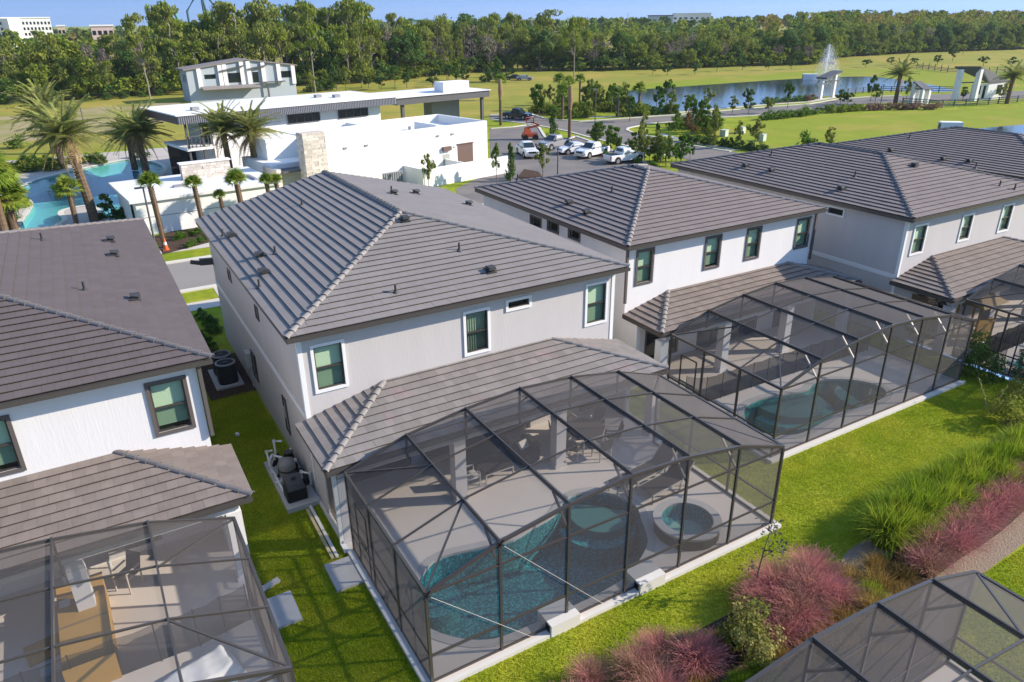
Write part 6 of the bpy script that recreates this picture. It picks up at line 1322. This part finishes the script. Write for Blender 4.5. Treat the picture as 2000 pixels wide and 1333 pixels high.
for k, (px, ty, lab) in enumerate((((978, 245), 155, 'bare wrapped palm trunk beside the black pickup truck'), ((1112, 270), 168, 'bare wrapped palm trunk beside the silver pickup truck'), ((866, 232), 184, 'bare wrapped palm trunk behind the clubhouse roof'))):
    b, h = tall(px, ty); t = thing('wrapped_palm', lab, 'palm tree', tuple(b), 0, 'bare wrapped palm trunks'); mb = MB(); mb.tube([(0, 0, 0), (0, 0, h * .55)], [.24, .2], 9); part('trunk', mb, m_palm_trunk, t); mb = MB(); mb.tube([(0, 0, h * .55), (.03, 0, h * .75), (0, .04, h)], [.22, .36, .24], 9); part('wrapped_crown', mb, m_boot, t)
# --- planted trees and shrubs
def pt(key, px, ty, w, lab, grp=None, cat='tree'): b, h = tall(px, ty); return tree(key, (b.x, b.y, GZ), h, w * (1.25 if key.startswith('young') else 1), lab, grp, cat)
pt('cone', (997, 354), 277, 1.9, 'dark magnolia beside the white pickup facing the houses'); pt('cone', (1080, 272), 204, 2.1, 'dark magnolia between the orange lift and the silver pickup'); pt('cone', (1282, 292), 238, 1.9, 'dark reddish magnolia behind the white pickups'); pt('young', (838, 368), 300, 1.3, 'thin silvery tree before the clubhouse wall'); pt('young_g', (970, 360), 282, 1.2, 'thin light green tree left of the dark magnolia')
pt('young', (1060, 348), 283, 1.5, 'thin yellowish tree in the car park bed'); pt('young', (1255, 303), 225, 1.5, 'young tree on the traffic island'); pt('young_g', (1192, 292), 245, 1.6, 'bright young tree right of the lamp post, left of a pair'); pt('young_g', (1168, 283), 240, 1.5, 'bright young tree beside the lamp post'); pt('young_g', (1290, 318), 268, 2.2, 'bright leafy tree behind the nearest white pickup'); pt('young_g', (1320, 318), 280, 1.5, 'bright small tree at the edge of the brown roof'); pt('young_d', (1347, 315), 276, 1.1, 'small dark green tree beside the road before the brown roof')
pt('young_r', (1349, 276), 215, 2.0, 'rust coloured tree at the hedge corner'); pt('young_g', (1375, 262), 215, 2.0, 'bright green tree right of the rust coloured tree'); pt('young', (1390, 292), 258, 1.3, 'thin tree between the hedge and the road'); pt('young', (1473, 288), 233, 2.2, 'olive tree before the utility boxes'); pt('young', (1440, 290), 238, 1.3, 'very thin tree left of the olive tree'); pt('bush_b', (1574, 292), 246, 2.6, 'bright green bush standing above the brown roof', cat='shrub'); pt('young', (1620, 292), 250, 1.8, 'greyish olive tree right of the bright bush')
for px, ty in (((1290, 222), 185), ((1310, 224), 178), ((1382, 214), 170), ((1461, 211), 172), ((1500, 222), 190), ((1538, 212), 160), ((1640, 208), 176), ((1655, 208), 180), ((1700, 198), 148), ((1708, 205), 170), ((1770, 196), 150), ((1430, 222), 188), ((1462, 224), 190), ((1340, 222), 186), ((1880, 195), 170), ((1955, 195), 165), ((1230, 238), 190), ((1060, 226), 168), ((1042, 210), 172)): yk = random.choice(['young', 'young_d', 'young', 'young_g']); pt(yk, px, ty, 2.0, {'young': 'olive', 'young_d': 'dark green', 'young_g': 'bright green'}[yk] + ' young tree ' + ('beyond the road junction' if px[0] < 1260 else 'on the pond bank by the road' if px[0] < 1600 else 'between the entrance canopies' if px[0] < 1800 else 'before the large gate house'), 'young trees along the road and the pond')
for px, ty in (((1275, 145), 127), ((1303, 148), 127), ((1357, 146), 126), ((1400, 140), 118), ((1450, 138), 118), ((1500, 138), 118), ((1545, 136), 116), ((1620, 132), 116), ((1690, 132), 116), ((1740, 128), 112), ((1785, 126), 113), ((720, 172), 150), ((745, 176), 150), ((795, 172), 142), ((845, 170), 150), ((905, 162), 140), ((1000, 152), 132), ((1130, 150), 120), ((1860, 120), 95), ((1830, 128), 108), ((1920, 130), 110), ((1975, 132), 112)): pt('young_d', px, ty, 3.0, 'small round tree planted on the far bank before the wood', 'small trees on the far bank')
def row(key, a, b, n, h, w, lab, grp):
    A_, B_ = G(*a), G(*b)
    for k in range(n): p = A_.lerp(B_, (k + .5) / n); tree(key, (p.x + random.uniform(-.3, .3), p.y + random.uniform(-.3, .3), GZ), h * random.uniform(.8, 1.2), w * random.uniform(.85, 1.2), lab, grp, 'shrub')
row('bush_b', (1490, 236), (1592, 223), 9, 1.5, 2.4, 'leafy green shrub in the hedge between road and lawn', 'hedge shrubs between road and lawn'); row('bush', (1606, 222), (1682, 216), 7, 1.6, 2.4, 'green shrub in the hedge before the entrance road', 'hedge shrubs before the entrance road'); row('bush_p', (1690, 216), (1835, 214), 14, 1.3, 2.2, 'mauve grassy shrub in the row along the rail fence', 'mauve shrubs along the rail fence'); row('bush_b', (1215, 228), (1320, 222), 12, 1.5, 2.0, 'green shrub along the pond bank', 'shrubs along the pond bank'); row('bush_b', (1490, 204), (1590, 196), 9, 1.5, 2.2, 'green shrub on the pond bank left of the canopy', 'shrubs on the pond bank left of the canopy'); row('bush_p', (1574, 199), (1592, 195), 2, 1.4, 2., 'russet shrub at the foot of the slim canopy', 'russet shrubs')
row('bush_d', (1330, 276), (1500, 298), 16, 1.2, 1.8, 'dark clipped shrub in the hedge behind the roof', 'dark hedge behind the roof'); row('bush', (1040, 222), (1200, 218), 16, 2.0, 2.6, 'dense shrub in the planting beyond the road junction', 'shrubs beyond the road junction'); row('bush', (1320, 240), (1390, 262), 7, 1.8, 2.4, 'dense shrub at the hedge corner', 'shrubs at the hedge corner'); row('bush_b', (1130, 296), (1290, 330), 10, .8, 1.2, 'low shrub along the car park kerb', 'low shrubs along the car park kerb')
row('bush_b', (360, 486), (420, 462), 5, .6, .8, 'small green shrub in the mulch before the pool building', 'small shrubs before the pool building'); row('bush_b', (345, 470), (418, 448), 6, .7, .9, 'small green shrub close to the pool building wall', 'small shrubs at the pool building wall'); row('bush_d', (200, 428), (255, 428), 4, 1.0, 1.5, 'rounded green shrub beside the pool building', 'shrubs beside the pool building'); row('bush', (10, 335), (140, 320), 8, 1.3, 2.2, 'shrub behind the resort pool', 'shrubs behind the resort pool'); row('bush_b', (0, 420), (40, 400), 4, 1.2, 2.0, 'shrub at the left shore of the resort pool', 'shrubs at the left shore of the resort pool'); row('bush_b', (112, 378), (135, 372), 2, .9, 1.4, 'shrub on the little pool island', 'shrubs on the pool island'); pt('young_d', (215, 430), 380, 1.5, 'dark conical young tree at the pool edge'); row('bush_d', (150, 200), (330, 186), 5, 1.6, 2.6, 'low bush at the foot of the wood', 'low bushes at the foot of the wood'); pt('bush_b', (35, 290), 258, 3.0, 'round bright bush before the dry field', cat='shrub')
row('bush_d', (392, 660), (420, 690), 4, .6, .9, 'low dark shrub on the shaded strip beside the grey house', 'shrubs beside the grey house'); row('bush_d', (398, 620), (412, 655), 4, .7, 1.0, 'dark shrub at the far shaded corner of the grey house', 'shrubs at the far corner of the grey house')

gp = random.Random(21)
def scatter(poly, n, keys, hh, ww, lab, grp):
    xs, ys = [q[0] for q in poly], [q[1] for q in poly]; k = 0
    while k < n:
        px, py = gp.uniform(min(xs), max(xs)), gp.uniform(min(ys), max(ys))
        if len(inside([(a, b) for a, b in poly], [(px, py)], 0)) == 0: continue
        p = G(px, py); key = gp.choice(keys); k += 1; s_ = gp.uniform(.75, 1.25)
        adj = {'young': 'olive', 'young_d': 'dark green', 'young_g': 'bright green', 'bush': 'mid green', 'bush_b': 'bright green', 'bush_y': 'yellowish', 'bush_d': 'dark green', 'young_r': 'rusty'}[key]
        tree(key, (p.x, p.y, GZ), hh[0 if key.startswith('young') else 1] * s_, ww[0 if key.startswith('young') else 1] * s_, adj + (' young tree ' if key.startswith('young') else ' shrub ') + lab, grp, 'tree' if key.startswith('young') else 'shrub')
scatter([(1035, 224), (1060, 205), (1200, 203), (1320, 212), (1320, 223), (1200, 230), (1130, 234), (1066, 230)], 46, ['young', 'young_g', 'bush', 'bush_b', 'bush', 'bush_y'], (4.2, 2.0), (3.0, 3.0), 'in the lush planting beyond the road junction', 'lush planting beyond the road junction')
scatter([(1300, 250), (1345, 238), (1395, 246), (1400, 270), (1350, 268)], 16, ['young', 'young_g', 'bush', 'bush_b'], (3.6, 1.8), (2.6, 2.6), 'in the thicket at the hedge corner', 'thicket at the hedge corner')
scatter([(1130, 276), (1165, 272), (1262, 308), (1330, 318), (1330, 330), (1262, 326), (1200, 302)], 22, ['young_g', 'young', 'bush_b', 'young_g'], (2.6, 1.1), (2.0, 1.5), 'in the bed between the car park and the road', 'bed between the car park and the road')
scatter([(600, 178), (700, 170), (1000, 148), (1000, 160), (800, 174), (620, 190)], 22, ['young_d', 'young', 'young_g', 'bush_d'], (4.5, 2.5), (3.4, 3.4), 'on the grass before the wood behind the clubhouse', 'young trees before the wood')
scatter([(-30, 335), (90, 318), (260, 300), (300, 306), (120, 332), (30, 350), (-30, 365)], 24, ['bush', 'bush_b', 'bush_y', 'bush_d'], (3, 1.3), (2, 2.2), 'in the beds around the far side of the resort pool', 'beds around the resort pool')
scatter([(-30, 400), (38, 385), (55, 400), (40, 425), (36, 450), (-30, 470)], 14, ['bush', 'bush_b', 'bush_b'], (3, 1.2), (2, 2.0), 'on the left shore of the resort pool', 'left shore of the resort pool')
# --- the wood
EDGE = [(-90, 176), (-40, 172), (-16, 171), (6, 173.5), (24, 176), (43, 179), (60, 176), (78, 183), (95, 190), (114, 192), (127, 183), (140, 173), (165, 167), (187, 163), (206, 155), (250, 178), (306, 181), (349, 172), (420, 165)]
EL = [0.]
for a, b in zip(EDGE[:-1], EDGE[1:]): EL.append(EL[-1] + math.dist(a, b))
def edge_pt(s): return np.array([np.interp(s, EL, [e[0] for e in EDGE]), np.interp(s, EL, [e[1] for e in EDGE])])
gw = random.Random(12); count = 0
def zone(px): return 0 if px < 300 else 1 if px < 720 else 2 if px < 1150 else 3 if px < 1480 else 4
ZH = [10.0, 15.4, 13.2, 9.6, 9.2]
names = {'oak': 'green oak', 'oak_dark': 'dark green oak', 'oak_olive': 'olive green oak', 'oak_yel': 'yellowish oak', 'pine': 'thin trunked olive pine', 'pine_g': 'thin trunked green pine', 'mix': 'slender green tree', 'mix_olive': 'slender olive tree', 'rust': 'slender rusty tree', 'grey': 'greyish leafless tree'}
where = ['left of the modern white house', 'behind the modern white house', 'behind the clubhouse roof', 'behind the far pond bank', 'at the right of the pond']
MIX = [['oak', 'oak_olive', 'oak_dark', 'mix', 'pine', 'oak_yel', 'grey', 'oak_olive', 'mix_olive'], ['pine', 'pine_g', 'mix', 'mix_olive', 'pine', 'oak', 'oak_dark', 'mix', 'pine_g'], ['pine', 'oak_olive', 'mix', 'oak', 'mix_olive', 'oak_dark', 'grey', 'pine_g'], ['oak', 'oak_olive', 'grey', 'pine', 'oak_dark', 'mix_olive', 'oak_yel'], ['oak_dark', 'pine_g', 'oak', 'mix', 'grey', 'oak_dark', 'oak_olive']]
rest_v = []; rest_f = []; nv_ = 0
rest = {k: [[], [], 0] for k in ('g', 'r', 'd')}
LOW = [crown_pts(k, 210, np.random.default_rng(70 + i)) for i, k in enumerate(('oak', 'tallmix', 'oak', 'pine'))]
def to_rest(key, p, h, w, size):
    P, O = LOW[gw.randrange(4)]; a = gw.uniform(0, 6.28); c, s = math.cos(a), math.sin(a); q = np.stack([(P[:, 0] * c - P[:, 1] * s) * w + p[0], (P[:, 0] * s + P[:, 1] * c) * w + p[1], P[:, 2] * h + GZ], 1); v, f = cards(q, size, np.random.default_rng(gw.randrange(9999)), .6, O); r = rest[key]; r[0].append(v); r[1].append(f + r[2]); r[2] += len(v)
for row_i, (dep, step) in enumerate(((0, 4.2), (5.5, 4.7), (12, 5.5), (21, 6.5), (33, 7.5), (50, 8.), (75, 9.), (110, 10), (160, 11), (230, 12), (330, 13), (480, 14), (680, 16), (950, 20))):
    s = 0.
    while s < EL[-1]:
        e = edge_pt(s + gw.uniform(-1.5, 1.5)); v = e - CP[:2]; D = np.linalg.norm(v); p = CP[:2] + v * (1 + (dep + gw.uniform(-1.5, 2.5)) / D); s += step * gw.uniform(.75, 1.3) * (1 if D < 230 else 1.15) / (1 + dep / D if dep > 60 else 1)
        px, _ = proj((p[0], p[1], 5.))
        if (np.array([p[0], p[1], 5]) - CP) @ FWD < 5 or px < -90 or px > 2090: continue
        zn = zone(px); h = ZH[zn] * gw.uniform(.78, 1.16) * (1 + (.1 if row_i in (1, 2, 3) else 0)) * (.82 if row_i == 0 else 1)
        if zn >= 3 and row_i >= 4: h = min(13.4, h + 1.0 + dep * .02) * gw.uniform(.9, 1.04)
        if zn == 4 and row_i >= 5: h = gw.uniform(14.4, 16.8) if px > 1560 else gw.uniform(13, 15)
        if zn == 3 and row_i >= 6: h = gw.uniform(12.6, 14.2)
        key = gw.choice(MIX[zn])
        if zn == 1 and row_i in (1, 2) and gw.random() < .22: h = gw.uniform(17.5, 20.5); key = 'pine'
        w = h * {'oak': .85, 'oak_dark': .85, 'oak_olive': .8, 'oak_yel': .75, 'grey': .65, 'pine': .5, 'pine_g': .52, 'mix': .5, 'mix_olive': .5, 'rust': .45}[key] * gw.uniform(.85, 1.15)
        if row_i <= 4 and count < 296:
            tree(key, (p[0], p[1], GZ), h, w, '%s in the wood %s' % (names[key], where[zn]), 'trees of the wood ' + where[zn]); count += 1
        else: to_rest('r' if (zn == 4 and row_i >= 6 and gw.random() < .62) or gw.random() < .05 else ('d' if gw.random() < .3 else 'g'), p, h, max(w, 6 if row_i < 8 else 11), .62 if row_i < 7 else 1.0 if row_i < 10 else 2.0)
    if row_i in (0, 1, 2):
        s = 0.
        while s < EL[-1]:
            e = edge_pt(s); v = e - CP[:2]; p = CP[:2] + v * (1 + (dep - gw.uniform(-1, 2.2)) / np.linalg.norm(v)); s += gw.uniform(1.3, 2.4); px, _ = proj((p[0], p[1], 2.))
            if -60 < px < 2060 and (np.array([p[0], p[1], 5]) - CP) @ FWD > 5: to_rest(gw.choice('gdg'), p, gw.uniform(2.2, 5.2) + row_i * 1.2, gw.uniform(3, 5.5) + row_i, .42)
for k, mt, nm, lb in (('g', f_mid, 'forest', 'green tree canopies of the far wood'), ('r', f_gold, 'forest', 'golden autumn tree canopies of the far wood'), ('d', f_dark, 'forest', 'dark green tree canopies of the far wood')):
    r = rest[k]; o = link(nm, np_mesh(nm, np.concatenate(r[0]), np.concatenate(r[1]), [mt])); tag(o, lb, 'forest', kind='stuff')
# tall lone pines over the skyline
for px, ty, dd, lab in ((607, 8, 176, 'tallest pine above the modern white house'), (1122, 28, 196, 'tall dark pine above the far end of the clubhouse roof'), (275, 27, 178, 'sparse pine above the wood left of the steel rides')):
    d = ray(px, 100); d = d[:2] / np.linalg.norm(d[:2]); p = CP[:2] + d * dd; lo_, hi_ = 5., 40.
    for _ in range(30):
        mm = (lo_ + hi_) / 2
        if proj((p[0], p[1], mm))[1] > ty: lo_ = mm
        else: hi_ = mm
    tree('pine_g' if px != 275 else 'pine', (p[0], p[1], GZ), lo_, lo_ * .38, lab)
# --- far buildings and steel rides above the wood
def at(px, D):
    d = ray(px, 60); d = d[:2] / np.linalg.norm(d[:2]); p = CP[:2] + d * D; return Vector((p[0], p[1], GZ))
def zfor(px, py, D): d = ray(px, py); return CP[2] + d[2] / np.linalg.norm(d[:2]) * D
def far_block(label, px0, px1, topy, D, depth, wallm, rows, cols, win=(.6, .55), roofm=None, ang=None, rowh=3.4):
    a, b = at(px0, D), at(px1, D); L = (b - a).length; an = math.atan2(b.y - a.y, b.x - a.x); H = zfor(px0, topy, D) - GZ
    t = thing('far_building', label, 'building', tuple(a), an); mb = MB(); mb.box((0, 0, 0), (L, depth, H)); w = part('wall', mb, wallm, t)
    mb = MB(); mb.box((-.4, -.4, H), (L + .4, depth + .4, H + .7)); part('roof', mb, roofm or m_club, t)
    wm = None; cw = L / cols
    for r in range(rows):
        for c in range(cols):
            x = cw * (c + .5 - win[0] / 2); z = H - 1.2 - rowh * (r + 1) + .8
            if wm is None: q = MB(); q.box((0, -.12, 0), (cw * win[0], -.01, rowh * win[1])); wm = q.mesh('far_window', mats=[m_glass_dark])
            o = link('window', wm, t); o.location = (x, 0, z)
    return t, L, H
m_hot = M('hotel_white', (.78, .76, .72), .8); m_hotb = M('office_blue_grey', (.45, .52, .58), .8)  # second material is the office block's blue grey wall colour
t, L, H = far_block('long white hotel block behind the wood at the left edge', -60, 103, 37, 620, 18, m_hot, 4, 22, (.5, .5)); mb = MB(); mb.hexa([(L * .48, -7, 0), (L * .62, -1, 0), (L * .62, -.02, 0), (L * .40, -.02, 0), (L * .48, -7, H), (L * .62, -1, H), (L * .62, -.02, H), (L * .40, -.02, H)]); part('wing', mb, m_hot, t)
far_block('grey and white office block behind the wood, right of the middle', 1264, 1312, 32, 640, 14, m_hotb, 3, 5, (.45, .45), m_fdark); far_block('white office block behind the wood joined to the grey one', 1312, 1386, 28, 650, 16, m_hot, 4, 7, (.45, .4)); far_block('pale block with a teal roof behind the wood', 806, 834, 42, 420, 10, m_hot, 2, 4, (.4, .5), M('teal_roof', (.10, .40, .36), .5)); far_block('peach coloured block behind the wood', 1020, 1080, 40, 520, 12, M('peach', (.60, .42, .28), .8), 2, 6, (.35, .45)); far_block('pale teal roofed hall behind the wood', 950, 978, 44, 480, 10, m_hot, 1, 4, (.3, .4), M('teal_roof', (.10, .40, .36), .5)); far_block('small beige tower behind the wood near the hotel', 113, 128, 52, 520, 5, M('beige', (.55, .45, .33), .8), 2, 2); far_block('low pink hall glimpsed behind the wood', 178, 222, 52, 430, 8, M('pinkish', (.6, .45, .4), .8), 1, 4)
m_steel = M('ride_steel', (.035, .11, .13), .5, .4); m_teal = M('ride_teal', (.03, .22, .24), .45, .4)
D = 430
def sp3(px, py): p = at(px, D); p.z = zfor(px, py, D); return p
t = thing('steel_ride', 'dark steel ride with spreading legs rising above the wood', 'roller coaster', tuple(at(400, D)), world=True)
for pts in ([(372, 22), (392, -6)], [(404, 24), (404, -6)], [(409, 24), (405, -6)], [(432, 30), (427, 12), (416, -6)], [(404, -6), (392, -8)], [(404, -6), (417, -8)]): mb = MB(); P = [sp3(*q) for q in pts]; P.insert(0, Vector((P[0].x, P[0].y, 0))); mb.tube(P, .55, 8); part('leg', mb, m_steel, t)
t = thing('steel_ride', 'teal coaster track loop beside the spreading steel legs', 'roller coaster', tuple(at(330, D)), world=True); mb = MB(); mb.tube([sp3(*q) for q in ((306, 60), (312, 36), (320, 26), (328, 20), (336, 19), (346, 24), (352, 38), (354, 60))], .8, 8); part('track', mb, m_teal, t)
for q in (320, 336): mb = MB(); p = sp3(q, 24); mb.tube([Vector((p.x, p.y, 0)), p], .45, 8); part('support', mb, m_teal, t)
t = thing('steel_tower', 'slim dark steel tower above the wood near the tallest pine', 'tower', tuple(at(553, D)), world=True)
for a, b in ((549, 552), (558, 554)): mb = MB(); p = sp3(b, 8); q = sp3(a, 26); mb.tube([Vector((q.x, q.y, 0)), q, p], .4, 6); part('leg', mb, m_teal, t)
for y in (14, 20, 26): mb = MB(); mb.tube([sp3(550, y), sp3(557, y)], .3, 5); part('brace', mb, m_teal, t)
t = thing('mast', 'slim mast above the wood left of the office blocks', 'mast', tuple(at(1225, 500)), world=True); mb = MB(); p = at(1225, 500); mb.tube([p, Vector((p.x, p.y, zfor(1225, 26, 500)))], [.5, .2], 6); part('pole', mb, m_alu_and_glint, t)
# ---------------------------------------------------------------- air: slight blue fading of the far wood
hz = bpy.data.materials.new('haze_air'); hz.use_nodes = True; hn = hz.node_tree.nodes; hn.remove(hn['Principled BSDF'])
pvn = hn.new('ShaderNodeVolumePrincipled'); pvn.inputs['Color'].default_value = (.78, .87, 1, 1); pvn.inputs['Density'].default_value = .00011; pvn.inputs['Anisotropy'].default_value = .2
hz.node_tree.links.new(pvn.outputs[0], hn['Material Output'].inputs['Volume'])
mb = MB(); mb.box((-2400, -1400, -6), (3400, 3900, 60)); o = part('haze', mb, hz); o['kind'] = 'stuff'
